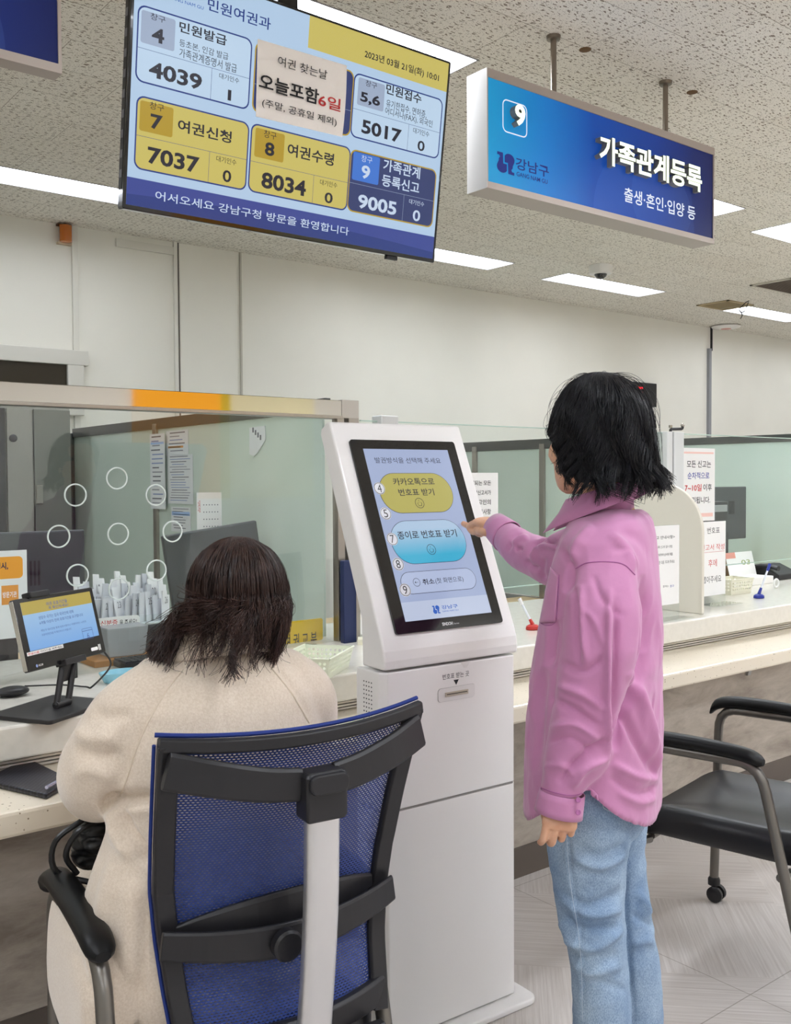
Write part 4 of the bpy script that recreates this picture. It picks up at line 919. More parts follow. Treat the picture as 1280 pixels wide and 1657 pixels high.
sf2 = Frame((0, 2.455, 0), (1, 0, 0), (0, 0, 1))
a = P(sf2, *q8(40, 884), *q8(270, 1455))
acrylic_stand(sf2, a, 'acrylic stand with a printed guide sheet just behind the standing woman\'s back',
    [T8(sf2, '<신고 안내사항>', 60, 950, 238, 980, INK, .01), T8(sf2, '가족관계등록 신고의 접수 방법', 55, 1028, 218, 1046, INK, .005), T8(sf2, '신분증을 준비하여 순서에 제출', 55, 1086, 222, 1104, INK, .005), T8(sf2, '번호표를 뽑은 다음 기다려 주세요', 55, 1142, 236, 1160, INK, .005), T8(sf2, '문의는', 150, 1318, 192, 1340, INK, .005), T8(sf2, '창구', 202, 1316, 232, 1338, BLUEINK, .01)], .075)
# --- arched divider standing on the counter
DX = 3.585; y0_, y1_ = 2.425, 2.84
ztop = atx(1085, 782, DX)[2]; out = []
dfrm = Frame((DX, y0_, SL), (0, 1, 0), (0, 0, 1)); Hh = ztop-SL; Wd = y1_-y0_; r_ = .21
pts = [(Wd, 0), (Wd, Hh)] + [(r_+r_*math.cos(t), Hh-r_+r_*math.sin(t)) for t in np.linspace(PI/2, PI, 16)] + [(0, 0)]
m = MB(); m.prism(dfrm, pts, -.009, .009, mat('divider_cream', 'dcd6c8', .45)); tag(m.build('counter_divider', bevel=.003), 'cream rounded divider board standing across the right counter', 'divider')
# --- pens on bases
def pen_on_base(base_px, tip_px, c1, c2, lab):
    b = atz(*base_px, SL); D = float(np.dot(b-CAMP, CF)); tip = atd(*tip_px, D+.02)
    t = thing('counter_pen', b, lab, 'pen', 'pens on weighted bases')
    MB().loft([[(b[0]+rx*math.cos(a), b[1]+ry*math.sin(a), SL+z) for a in np.linspace(0, 2*PI, 21)[:-1]] for rx, ry, z in ((.028, .022, .0008), (.03, .024, .004), (.028, .022, .014), (.018, .014, .02))], c1).build('base', t)
    s0 = b+np.array([0, 0, .02]); d = tip-s0
    MB().tube([s0, s0+d*.2], [.008, .006], c1, 10).build('socket', t)
    MB().tube([s0+d*.2, s0+d*.8], .0045, mat('pen_clear', 'dfe3ea', .15), 10).build('barrel', t)
    MB().tube([s0+d*.76, s0+d*.99], [.006, .0075], c2, 10).build('cap', t)
pen_on_base((1228, 968), (1246, 912), mat('pen_blue', '1f2f8f', .35), mat('pen_blue_cap', '2a3c9c', .35), 'blue-based white counter pen on the right counter')
pen_on_base((862, 1019), (840, 968), mat('pen_red', 'b8322c', .35), mat('pen_white_cap', 'e8e6e6', .35), 'red-based white counter pen between the kiosk and the standing woman')
# --- white box, calendar, phone, tape on the right counter
q = atz(1187, 952, SL); D0 = 2.79
b0 = aty(1184, 930, 2.90); b1 = aty(1247, 925, 2.90)
tag(MB().box((b0[0], 2.90, SL), (b1[0]+.03, 3.03, aty(1215, 936, 2.90)[2]), mat('box_white', 'eceae5', .5)).build('white_box', bevel=.003), 'white lidded box on the counter behind the right-hand glass', 'box')
c = aty(1200, 905, 3.06); zc = c[2]
cfr = Frame((aty(1183, 905, 3.06)[0], 3.06, SL), (1, 0, 0), (0, .25, 1)); cw = aty(1226, 905, 3.06)[0]-cfr.O[0]; ch = aty(1200, 893, 3.06)[2]-SL
T = thing('desk_calendar', cfr.pt(cw/2, 0, 0), 'small desk calendar showing 03 behind the white box', 'calendar', 'desk calendars')
m = MB(); m.fbox(cfr, 0, .0, cw, ch, 0, .002, PAPER); m.text(cfr, '03', cw*.52, ch*.55, cw*.85, ch*.72, mat('olive_ink', '8fa05a', .7), .01, .0026); m.poly(cfr, [(-.01, ch*.8), (cw*.35, ch*.8), (cw*.35, ch), (-.01, ch)], mat('salmon', 'dc9384', .7), .0026); m.build('page', T)
m = MB(); m.fbox(Frame(cfr.O+np.array([0, .12, 0]), (1, 0, 0), (0, -.4, 1)), 0, 0, cw, ch*.95, -.002, 0, mat('calendar_card', 'b59a78', .6)); m.build('support', T)
q = atz(1272, 950, SL); T = thing('desk_telephone', (q[0]+.02, q[1]+.1, SL), 'black desk telephone at right edge of the counter', 'telephone')
xx = aty(1247, 935, 3.0)[0]
m = MB(); m.prism(Frame((xx, 2.95, SL), (0, 1, 0), (0, 0, 1)), [(0, 0.001), (.16, .001), (.16, .08), (.12, .08), (0, .03)], 0, .22, BLACK); m.build('body', T, bevel=.006)
m = MB(); m.loft([[(xx+.015+.03*math.cos(t)*(1-.2*abs(k_-2)), 2.96+.035*k_, SL+.086+.014*math.sin(t)-(.012 if k_ in (1, 2, 3) else .02)) for t in np.linspace(0, 2*PI, 13)[:-1]] for k_ in range(5)], BLACK); m.build('handset', T)
m = MB(); q = atz(1256, 952, SL); rr_ = .021
m.tube([q+np.array([rr_*math.cos(a), 0, rr_+.006+rr_*math.sin(a)]) for a in np.linspace(0, 2*PI, 25)], .005, PAPER, 8, caps=False); tag(m.build('tape_roll'), 'small white ring of tape standing near the black telephone', 'tape')
# --- computers at right behind the glass
mb_ = mat('monitor_back', '3b4043', .4)
def monitor(cs, lab, stand_xy, group='computer monitors'):
    """cs: top-left, top-right corner points and the drop of the panel"""
    tl_, tr2, drop = cs; U = tr2-tl_; Wm = np.linalg.norm(U); fr = Frame(tl_, U, kZ); fr = Frame(tl_-fr.V*drop, U, kZ)
    t = thing('computer_monitor', np.array([*fr.pt(Wm/2, 0, 0)[:2], .735]), lab, 'monitor', group)
    MB().fbox(fr, 0, 0, Wm, drop, -.03, 0, mb_).build('back_shell', t, bevel=.006)
    MB().fbox(fr, .008, .01, Wm-.008, drop-.008, -.0315, -.03, mat('panel_dark', '0d0d10', .2)).build('display_panel', t)
    m = MB(); 
    for i in range(5):
        for j in range(2): m.fbox(fr, Wm*.6+.014*i, drop*(.48+.1*j), Wm*.6+.008+.014*i, drop*(.48+.1*j)+.05, 0, .0008, BLACK)
    m.build('vent', t)
    c = fr.pt(Wm/2, 0, -.015)
    MB().box((c[0]-.04, c[1]-.02, .74), (c[0]+.04, c[1]+.02, c[2]+.05), BLACK).build('neck', t, bevel=.003)
    MB().box((c[0]-.12, c[1]-.09, .7355), (c[0]+.12, c[1]+.09, .75), BLACK).build('foot', t, bevel=.004)
    return t
p1_ = aty(1153, 788, 3.6)
monitor((p1_-np.array([.12, 0, 0]), np.array([*(aty(1208, 789, 3.6)[:2]), p1_[2]]), .34), 'dark monitor back beside the pink-barred notice at right', None)
a = aty(1156, 812, 3.29); b = aty(1180, 812, 3.29)
tag(MB().box((a[0]-.05, 3.3, .7355), (b[0], 3.42, a[2]), mat('tower_dark', '2c3032', .35)).box((a[0]-.01, 3.295, a[2]-.06), (b[0]-.01, 3.3, a[2]-.02), mat('tower_grey', '9aa0a0', .3)).build('computer_tower', bevel=.006), 'dark computer tower with grey top beside the right monitor', 'computer')
# --- left desk: monitors, envelopes, bins
m1 = aty(137, 857, 3.42); monitor((m1-np.array([.56, 0, 0]), m1, .36), 'wide dark monitor back seen through the glass at left edge', None)
m2 = aty(262, 868, 3.41); D1 = float(np.dot(m2-CAMP, CF)); m2r = atd(415, 842, D1+.16)
monitor((m2, m2r, .34), 'slanted dark monitor back just behind the seated woman\'s head', None)
lk = aty(112, 690, 5.2); T = thing('steel_locker', (1.3, 5.4, 0), 'tall grey steel lockers at the back of the office, far left', 'locker')
lm = mat('locker_grey', 'a3a39c', .45, .2); ltop = aty(60, 656, 5.2)[2]
lx = [aty(x, 700, 5.2)[0] for x in (-60, 10, 29, 54, 115)]
MB().box((lx[0], 5.22, 0), (lx[4], 5.62, ltop), lm).build('carcass', T)
MB().box((lx[3]+.004, 5.2, .05), (lx[4]-.004, 5.219, ltop-.02), mat('locker_door_grey', '7f827c', .4, .2)).build('door', T, bevel=.002)
MB().box((lx[1]+.004, 5.2, .05), (lx[3]-.004, 5.219, ltop-.02), lm).build('side_panel', T, bevel=.002)
MB().box((lx[0]+.004, 5.2, .05), (lx[1]-.004, 5.219, ltop-.02), mat('locker_dark', '34363a', .4)).build('dark_door', T, bevel=.002)
q = aty(64, 800, 5.19); MB().box((q[0]-.018, 5.185, q[2]-.05), (q[0]+.018, 5.199, q[2]+.05), STEEL).build('handle', T, bevel=.003)
q = aty(22, 709, 5.19); MB().lathe((q[0], 5.199, q[2]), [(.02, 0), (.02, .008), (.012, .012)], DGREY, 14, (0, -1, 0)).build('lock', T)
# box under the rack
zr = aty(205, 1003, 3.08)[2]; xa_, xb_ = aty(138, 1003, 3.08)[0], aty(300, 1003, 3.08)[0]
tag(MB().box((xa_-.05, 3.06, SL), (xb_, 3.22, zr-.022), mat('rack_box', '25262b', .5)).build('dark_box', bevel=.003), 'dark box on the counter carrying the rack of paper envelopes', 'box')
T = thing('envelope_rack', ((xa_+xb_)/2, 3.14, zr-.021), 'wire-edged rack holding rows of white numbered envelopes behind the glass', 'rack')
MB().box((xa_, 3.07, zr-.0215), (xb_, 3.21, zr-.016), mat('rack_clear', 'c9cdd0', .2)).build('shelf_board', T, bevel=.001)
MB().box((xa_, 3.066, zr-.021), (xb_, 3.07, zr+.012), acr).build('front_lip', T)
rg = random.Random(3); envm = [mat('envelope_%d' % i, c_, .7) for i, c_ in enumerate(('e2e2e6', 'd5d6dc', 'c6c8d0', 'e9e9ea'))]; ENV = []
def envelope(x, y, w_, h_, tilt, m_, num):
    c = np.array([x, y, zr-.0155]); R = np.array([math.cos(tilt), math.sin(tilt), 0]); Nn = np.array([-math.sin(tilt), math.cos(tilt), 0]); fr = Frame(c, R, kZ+Nn*.12*rg.uniform(-1, 1.5))
    m = MB(); m.prism(fr, [(-w_/2, 0), (w_/2, 0), (w_/2, h_*.82), (w_*.12, h_*.84), (w_*.1, h_*.98), (-w_*.5, h_)], -.0025, .0025, m_)
    if num: m.text(fr, num, -w_*.2, h_*.55, w_*.22, h_*.78, mat('pencil_ink', '6e7078', .8), 0, .0031)
    return m.build('paper_envelope')
nums = iter([str(n) for n in range(11, 60)])
for row, (yy, n_) in enumerate(((3.19, 10), (3.15, 11), (3.11, 11))):
    for i in range(n_):
        xq = xa_+.022+(xb_-xa_-.05)*(i+.5*(row % 2)+.2)/(n_+.4)
        tag(envelope(xq, yy, rg.uniform(.042, .050), (.158, .128, .095)[row]*rg.uniform(.9, 1.1), rg.uniform(.42, .6), rg.choice(envm), next(nums) if (i+row) % 2 == 0 else None),
            'white paper envelope with a tab among the rows in the clear rack', 'envelope', 'white paper envelopes in the rack')
fr = Frame((0, 3.03, 0), (1, 0, 0), (0, 0, 1)); a = P(fr, 166, 1003, 226, 1012)
m = MB(); m.prism(fr, rr(a[0]-.02, a[1]-.006, a[2], a[3]+.006, .012), 0, .002, PAPER); b = P(fr, 168, 1004, 190, 1011); m.text(fr, '신분증', b[0]-.012, b[1], b[2], b[3], RED, .01, .0024); b = P(fr, 193, 1003, 221, 1010); m.text(fr, '을 주세요!', *b, INK, .01, .0024)
tag(m.build('label_strip'), 'white rounded strip asking for identity cards under the envelope rack', 'label')
fr = Frame((0, 2.98, 0), (1, 0, 0), (0, 0, 1)); a = P(fr, 168, 1016, 236, 1056)
T = thing('plastic_bin', ((a[0]+a[2])/2, 3.0, a[1]), 'cloudy grey translucent plastic bin on the cardboard box', 'bin')
pb = mat('cloudy_plastic', 'b5b9bf', .25, trans=.35)
m = MB(); cx_, hw_ = (a[0]+a[2])/2, (a[2]-a[0])/2
m.loft([[(cx_+sx*s_*hw_, 3.0+sy*.045*s_, a[1]+zz) for sx, sy in ((-1, -1), (-.5, -1.1), (0, -1.13), (.5, -1.1), (1, -1), (1, 1), (-1, 1))] for s_, zz in ((.86, 0), (1, a[3]-a[1]))], pb, smooth=False)
m.build('body', T, bevel=.004)
tag(MB().box((a[0]-.05, 2.93, SL), (a[2]+.02, 3.055, a[1]-.0005), mat('cardboard', 'a9753c', .8)).build('cardboard_box', bevel=.002), 'brown cardboard box under the cloudy plastic bin', 'box')
q = atz(205, 1078, SL); m = MB(); m.box((q[0]-.03, q[1]-.06, SL+.0005), (q[0]+.25, q[1]+.05, SL+.018), BLACK)
for i in range(12):
    for j in range(4): m.box((q[0]-.025+.022*i, q[1]-.052+.024*j, SL+.018), (q[0]-.007+.022*i, q[1]-.034+.024*j, SL+.023), mat('keycap', '2b2b2e', .5))
tag(m.build('keyboard'), 'black keyboard lying behind the glass beside the cardboard box', 'keyboard')
q = atz(186, 1104, SL); bl = mat('tray_blue', 'a3dcec', .2, trans=.3)
m = MB(); 
for r0_, z0_, r1_, z1_ in ((.05, .002, .062, .035),):
    ang = np.linspace(0, 2*PI, 29)[:-1]; 
    m.loft([[(q[0]+.02+1.5*r*math.cos(t), q[1]+r*math.sin(t), SL+z) for t in ang] for r, z in ((.034, .002), (.044, .03), (.041, .03), (.032, .005))], bl)
tag(m.build('blue_tray'), 'pale blue plastic tray beside the seated woman\'s shoulder', 'tray')
# --- papers on the frosted partition and the flip calendar
pfr = Frame((LX-.022, 0, 0), (0, -1, 0), (0, 0, 1)); pfg = Frame((LX-.007, 0, 0), (0, -1, 0), (0, 0, 1))
def greyline(u0, v0, u1, v1, n, seed, mm_=None):
    rg = random.Random(seed); out = []
    for i in range(n):
        v = v1-(v1-v0)*(i+.8)/(n+1); h_ = (v1-v0)/(n+1)*.28; out.append(((u0+(u1-u0)*rg.uniform(.08, .2), v, u0+(u1-u0)*rg.uniform(.6, .92), v+h_), mm_ or rg.choice([mat('print_grey', '8a8f99', .8), mat('print_dark', '5b606b', .8), mat('print_blue', '7f92bd', .8)])))
    return out
tape_lbl = 'papers stuck on the frosted partition'
for fr, box_, lab, n_, bars in ((pfr, (242.5, 703, 268, 824), 'long narrow printed strip hung on the partition upright', 16, 'b'), (pfg, (269, 698, 305, 736), 'small tilted printed sheet above the two-column list on the partition', 6, 'o'),
                          (pfg, (271, 737, 313, 816), 'two-column printed list on the frosted partition', 18, None), (pfg, (277, 820, 309, 862), 'printed sheet with a blue heading above the slanted monitor', 8, 'B')):
    a = P(fr, *box_); ll = greyline(*a, n_, n_)
    if bars == 'b': ll.append(((a[0]+.01, a[3]-(a[3]-a[1])*.14, a[2]-.01, a[3]-(a[3]-a[1])*.11), mat('print_sky', '9bbbe6', .8)))
    if bars == 'B': ll.append(((a[0]+.008, a[3]-(a[3]-a[1])*.34, a[2]-.008, a[3]-(a[3]-a[1])*.18), mat('print_sky', '9bbbe6', .8)))
    if bars == 'o': ll.append(((a[0]+.02, a[1]+(a[3]-a[1])*.3, a[2]-.05, a[1]+(a[3]-a[1])*.38), mat('print_orange', 'e0a050', .8)))
    label_sheet('printed_sheet', fr, a, mat('sheet_white', 'd8dde0', .8), lab, 'paper', [], group=None, bars=ll)
m = MB(); tp = [pfg.px(*q) for q in ((404, 692), (429, 689), (430, 712), (416, 734), (411, 738), (404, 735))]; m.prism(pfg, tp, 0, .0015, mat('sheet_white', 'd8dde0', .8))
for i in range(4): c = pfg.px(409+i*4, 700+i*4); m.poly(pfg, [(c[0], c[1]), (c[0]+.012, c[1]), (c[0]+.012, c[1]+.02), (c[0], c[1]+.02)], mat('print_dark', '5b606b', .8), .0019)
tag(m.build('torn_paper'), 'torn scrap of printed paper stuck high on the frosted partition', 'paper')
a1 = aty(318, 798, 3.78); a3 = aty(312, 862, 3.78)
cfr = Frame(np.array([a1[0], 3.78, a3[2]-.05]), (.97, -.25, 0), (0, 0, 1)); cw = cfr.px(359, 806)[0]; chh = cfr.px(320, 797)[1]
T = thing('flip_calendar', cfr.pt(cw/2, 0, 0), 'white spiral desk calendar on a black easel behind the slanted monitor', 'calendar', 'desk calendars')
m = MB(); m.fbox(cfr, 0, 0, cw, chh, 0, .003, PAPER); 
for i in range(6):
    for j in range(4): m.poly(cfr, [(cw*(.25+.11*i), chh*(.75-.14*j)), (cw*(.29+.11*i), chh*(.75-.14*j)), (cw*(.29+.11*i), chh*(.77-.14*j)), (cw*(.25+.11*i), chh*(.77-.14*j))], mat('print_dark', '5b606b', .8), .0036)
m.text(cfr, '3월', cw*.04, chh*.62, cw*.14, chh*.85, RED, 0, .0036); m.build('page', T)
m = MB(); m.prism(Frame(cfr.pt(cw, 0, -.0005), -cfr.N, kZ), [(0, 0), (.11, 0), (0, chh*.99)], -.003, .002, BLACK); m.build('easel', T)
tag(MB().box((a1[0]-.03, 3.70, .7355), (a1[0]+.24, 3.9, a3[2]-.051), mat('desk_box', '77706a', .6)).build('desk_shelf', bevel=.003), 'grey desk riser carrying the spiral calendar behind the slanted monitor', 'riser')
# --- on the writing shelf
c_ = [atz(x, y, SH+.012) for x, y in ((75, 1286), (118, 1262), (45, 1226), (-30, 1262))]
T = thing('notebook', (float(np.mean([p[0] for p in c_])), float(np.mean([p[1] for p in c_])), SH), 'black woven-pattern notebook lying on the writing shelf at left', 'notebook')
nb = mat('woven_black', '17171d', .35); N, L, B = nodes(nb)
tc = N.new('ShaderNodeNewGeometry'); mp = N.new('ShaderNodeMapping'); mp.inputs['Rotation'].default_value = (0, 0, .7); L.new(tc.outputs['Position'], mp.inputs[0]); ck = N.new('ShaderNodeTexVoronoi'); ck.inputs['Scale'].default_value = 110; ck.inputs['Randomness'].default_value = .0; L.new(mp.outputs[0], ck.inputs['Vector'])
r = N.new('ShaderNodeValToRGB'); r.color_ramp.elements[0].color = (*lin('3c3d49'), 1); r.color_ramp.elements[1].color = (*lin('0b0b10'), 1); r.color_ramp.elements[0].position = .1; r.color_ramp.elements[1].position = .6; L.new(ck.outputs['Distance'], r.inputs[0]); L.new(r.outputs[0], B.inputs['Base Color'])
b_ = MB(); lo = [np.array([p[0], p[1], SH+.0008]) for p in c_]; hi = [np.array([p[0], p[1], SH+.013]) for p in c_]; b_.hexa([*lo, *hi], nb); b_.build('cover', T, bevel=.004)
d = c_[1]-c_[0]; q = c_[0]*.75+c_[1]*.25+np.array([-.012, .008, .008]); m = MB(); m.tube([q, q+d*.75], .0042, mat('pen_silver', 'b9bcd6', .25, .7), 8)
tag(m.build('ballpoint_pen'), 'silver ballpoint pen lying on the woven notebook', 'pen')
q = atz(22, 1236, SH+.03); tag(MB().hexa([np.array([*atz(x, y, SH)[:2], SH+z]) for z in (.014, .024) for x, y in ((-20, 1247), (42, 1238), (38, 1228), (-20, 1234))], mat('phone_black', '141315', .2)).build('mobile_phone', bevel=.003), 'flat black phone case lying on top of the woven notebook', 'phone')
# ================================================================== chairs
cbl = mat('chair_black', '201f22', .42); cgr = mat('chair_tube', '77736d', .35, .75); leath = mat('black_leatherette', '17171b', .38)
mesh_m = bpy.data.materials.new('blue_mesh'); mesh_m.use_nodes = True
N, L = mesh_m.node_tree.nodes, mesh_m.node_tree.links; B = N['Principled BSDF']
B.inputs['Base Color'].default_value = (*lin('20409c'), 1); B.inputs['Roughness'].default_value = .6; B.inputs['Sheen Weight'].default_value = .3
uvn = N.new('ShaderNodeUVMap'); sp = N.new('ShaderNodeSeparateXYZ'); L.new(uvn.outputs[0], sp.inputs[0])
def mth(op, a, b=None, c=None):
    q = N.new('ShaderNodeMath'); q.operation = op
    for i, v in enumerate((a, b, c)):
        if v is None: continue
        if isinstance(v, (int, float)): q.inputs[i].default_value = v
        else: L.new(v, q.inputs[i])
    return q.outputs[0]
# elongated open cells in a brick pattern, woven in two blues
row = mth('FLOOR', mth('MULTIPLY', sp.outputs[1], 118)); fy = mth('FRACT', mth('MULTIPLY', sp.outputs[1], 118)); off = mth('MULTIPLY', mth('MODULO', row, 2), .5)
fx = mth('FRACT', mth('ADD', mth('MULTIPLY', sp.outputs[0], 62), off))
ex = mth('POWER', mth('ABSOLUTE', mth('DIVIDE', mth('SUBTRACT', fx, .5), .30)), 2.0); ey = mth('POWER', mth('ABSOLUTE', mth('DIVIDE', mth('SUBTRACT', fy, .5), .19)), 2.0)
hole = mth('LESS_THAN', mth('ADD', ex, ey), 1.0)
cr = N.new('ShaderNodeMix'); cr.data_type = 'RGBA'; L.new(mth('LESS_THAN', fy, .5), cr.inputs[0]); cr.inputs[6].default_value = (*lin('163a90'), 1); cr.inputs[7].default_value = (*lin('0e2358'), 1); L.new(cr.outputs[2], B.inputs['Base Color'])
tr = N.new('ShaderNodeBsdfTransparent'); ms = N.new('ShaderNodeMixShader'); L.new(hole, ms.inputs[0]); L.new(B.outputs[0], ms.inputs[1]); L.new(tr.outputs[0], ms.inputs[2]); L.new(ms.outputs[0], N['Material Output'].inputs[0])
def set_uv(o, uvs):
    me = o.data; ul = me.uv_layers.new(name='UVMap'); k = np.zeros(len(me.loops), int); me.loops.foreach_get('vertex_index', k)
    ul.data.foreach_set('uv', np.asarray(uvs, float)[k].ravel())
# ---- chair geometry in its own axes: U right, W forward, Z up; origin under the middle of the top rail
def make_chair(org, ang, label, arms, bshift=0.0):
    U = np.array([math.cos(ang), math.sin(ang), 0]); Wd = np.array([-math.sin(ang), math.cos(ang), 0]); Z = np.array([0, 0, 1.0]); O = np.array([org[0], org[1], 0.0])
    def p(u, w_, z): return O+U*u+Wd*w_+Z*z
    T = thing('office_armchair', p(0, .3, 0), label, 'chair', 'office armchairs')
    # seat with a soft dished top and thick rounded skirt
    sw, s0, s1, zs = .245, .06-bshift*.6, .50, .45; uc = (arms[0]+arms[1])/2
    rings = []
    for k, (inset, z, dish) in enumerate(((.05, zs-.075, 0), (.012, zs-.07, 0), (.0, zs-.05, 0), (.0, zs-.02, 0), (.012, zs-.002, 0), (.035, zs+.004, 0), (.12, zs-.006, 1), (.2, zs-.012, 1))):
        pts = rr(-sw+inset, s0+inset, sw-inset, s1-inset, max(.07-inset*.3, .02), 7)
        rings.append([p(u+uc, w_, z-.035*max(0, (w_-.40)/.10)**2+.012*(abs(u)/sw)**2*(1 if k > 3 else 0)) for u, w_ in pts])
    MB().loft(rings, leath).build('seat', T, angle=60)
    m = MB(); m.prism(Frame(p(uc, 0, zs-.085), U, Wd), rr(-sw+.06, s0+.06, sw-.06, s1-.06, .05), 0, .014, cbl); m.build('seat_pan', T)
    # side frames: front leg, arm run, sloping rear leg in one bent tube, with a pad and casters
    for sx in (-1, 1):
        u = arms[0] if sx < 0 else arms[1]; ui = uc+sx*.2
        path = fillet([p(u, .47, .075), p(u, .455, .645), p(u, .115, .648), p(u+sx*.006, -.02, .075)], .065, 8)
        MB().tube(resample(path, 60), .0145, cgr, 12).build('side_frame', T)
        # pad: flattened rounded bar that turns down at both ends
        ctr = cr_spline([p(u, .485, .628), p(u, .46, .658), p(u, .40, .672), p(u, .28, .674), p(u, .16, .668), p(u, .105, .655)], 26)
        rad = np.array([.35, .62, .82, .92] + [1.0]*17 + [1.0, .97, .92, .8, .45])
        rings = []
        for q, r_ in zip(ctr, rad): rings.append([q+U*(.027*r_*math.cos(t))+Z*(.019*r_*math.sin(t)) for t in np.linspace(0, 2*PI, 17)[:-1]])
        MB().loft(rings, mat('arm_pad_black', '0e0e0f', .42, spec=.3)).build('armrest', T)
        MB().tube([p(u, .465, .36), p(ui, .465, .345)], .0115, cgr, 10).build('stretcher', T)
        MB().tube([p(u, .06, .36), p(ui, .06, .35)], .0115, cgr, 10).build('stretcher', T)
        for w_ in (.47, -.02):
            c = p(u+(sx*.006 if w_ < 0 else 0), w_, 0); t_ = MB()
            t_.lathe(c+Z*.05, [(.012, 0), (.02, .004), (.02, .022), (.015, .03)], BLACK, 14)
            for sd in (-1, 1): t_.lathe(c+U*(sd*.006)+Wd*-.008+Z*.0262, [(.012, 0), (.025, .001), (.026, .005), (.026, .014), (.020, .018), (.006, .018)], mat('caster_black', '201e20', .4), 18, U*sd)
            t_.build('caster', T)
    MB().tube([p(uc-.19, .465, .352), p(uc+.19, .465, .352)], .0115, cgr, 10).build('cross_bar', T)
    # ---- mesh back
    O = O-Wd*bshift
    hw = .236
    zt, zb_ = 1.0, .50
    def bw(z):      # lean of the back: top away from the sitter, bulge forward at the lumbar
        pts = ((.46, .045), (.50, .055), (.58, .078), (.66, .086), (.74, .078), (.84, .050), (.93, .020), (1.0, -.004))
        return float(np.interp(z, [a for a, _ in pts], [b for _, b in pts]))
    def bsh(u, z): return bw(z)-.035*(1-(u/hw)**2)+.02       # shallow hollow across
    def hwz(z): return float(np.interp(z, (.46, .6, .75, 1.0), (.19, .205, .222, .236)))
    NU, NZ = 24, 40; V = []; UVs = []
    for j in range(NZ+1):
        z = zb_+(zt-.004-zb_)*j/NZ
        for i in range(NU+1):
            a = -1+2*i/NU; u = a*hwz(z)*.985; V.append(p(u, bsh(a*hw, z)+.006, z+.014*a*a*(j/NZ))); UVs.append((u*2.2+.6, z*2.0))
    m = MB(); m.add(V, [(j*(NU+1)+i, j*(NU+1)+i+1, (j+1)*(NU+1)+i+1, (j+1)*(NU+1)+i) for j in range(NZ) for i in range(NU)], mesh_m, True)
    o = m.build('mesh_panel', T, recalc=False); set_uv(o, UVs)
    def bar(path, hz, thick, name, mm_=cbl, taper=None):
        """flat bar: path of (u,w,z), hz = width across the path in the back plane, thick = depth"""
        P_ = [np.array(q) for q in path]; rings = []
        for i, q in enumerate(P_):
            t = P_[min(i+1, len(P_)-1)]-P_[max(i-1, 0)]; t /= np.linalg.norm(t); n = np.cross(t, (0, 1, 0)); n /= np.linalg.norm(n)
            h_ = (hz[i] if hasattr(hz, '__len__') else hz)/2; d = thick/2
            c = [(h_, -d*.5), (h_*.8, -d), (-h_*.8, -d), (-h_, -d*.5), (-h_, d*.5), (-h_*.8, d), (h_*.8, d), (h_, d*.5)]
            rings.append([p(*(q+n*a+np.array([0, b, 0]))) for a, b in c])
        m = MB().loft(rings, mm_, smooth=False); return m.build(name, T, bevel=.0015)
    zz = np.linspace(zt, .46, 26)
    for sx in (-1, 1):
        bar([(sx*(hwz(z)-.016), bw(z)+.014, z) for z in zz], .034, .020, 'back_upright')
        o = MB().tube([p(sx*(hwz(z)+.0025), bw(z)+.026, z) for z in zz], .0032, mat('blue_edge', '1a3078', .75), 8).build('blue_edging', T)
    us = np.linspace(-1, 1, 21)
    bar([(a*.235, bsh(a*hw, zt)-.004, zt-.012+.014*a*a) for a in us], .022, .018, 'top_rail')
    MB().tube([p(a*.236, bsh(a*hw, zt)+.010, zt+.001+.014*a*a) for a in us], .0038, mat('blue_edge', '1a3078', .75), 8).build('blue_edging', T)
    bar([(a*.19, bsh(a*hw, .50)-.004, .478+.012*a*a) for a in us], .05, .022, 'bottom_rail')
    # yoke: two arms that sweep down from the top corners to the central post
    for sx in (-1, 1):
        pts = cr_spline([(sx*.228, bw(.975)-.004, .965), (sx*.16, bw(.95)-.040, .948), (sx*.09, bw(.93)-.062, .932), (sx*.03, bw(.92)-.075, .925)], 14)
        bar(pts, np.linspace(.058, .052, 14), .016, 'yoke_arm')
    c = np.array([0.004, bw(.92)-.082, .925])
    rings = [[p(c[0]+a*(.036*s_), c[1]+b*(.022*s_), z) for a, b in ((-1, -1), (1, -1), (1, 1), (-1, 1))] for z, s_ in ((.868, .92), (.875, 1), (.940, 1), (.947, .9))]
    MB().loft(rings, cbl, smooth=False).build('yoke_hub', T, bevel=.005, seg=3)
    MB().prism(Frame(p(c[0], c[1]-.022, .93), U, Z), rr(-.034, -.016, .034, .016, .014), 0, .010, cbl).build('hub_cap', T, bevel=.003)
    # bright aluminium post down to the seat
    post = [p(0.004, bw(.92)-.082, .872), p(0.004, .0-.052, .72), p(.004, -.032, .56), p(.004, -.010, .46), p(.004, .05, .40)]
    rings = []
    for q in cr_spline(post, 24): rings.append([q+U*(.029*math.copysign(abs(math.cos(t))**.6, math.cos(t)))+Wd*(.015*math.copysign(abs(math.sin(t))**.6, math.sin(t))) for t in np.linspace(0, 2*PI, 25)[:-1]])
    MB().loft(rings, mat('bright_aluminium', 'd2d1d2', .32, .8)).build('back_post', T)
    # lumbar band and pad
    lz = .655
    bar([(a*.215, bsh(a*hw, lz)-.030-.012*(1-a*a), lz-.012+.02*abs(a)**1.5) for a in us], [.046+.014*(1-abs(a)) for a in us], .010, 'lumbar_band')
    pts = [(a*.182-.004, bsh(a*hw, .675)-.012, .676+.004*a) for a in np.linspace(-1, 1, 15)]
    bar(pts, [.022+.056*(1-abs(a)**2.2) for a in np.linspace(-1, 1, 15)], .012, 'lumbar_pad')
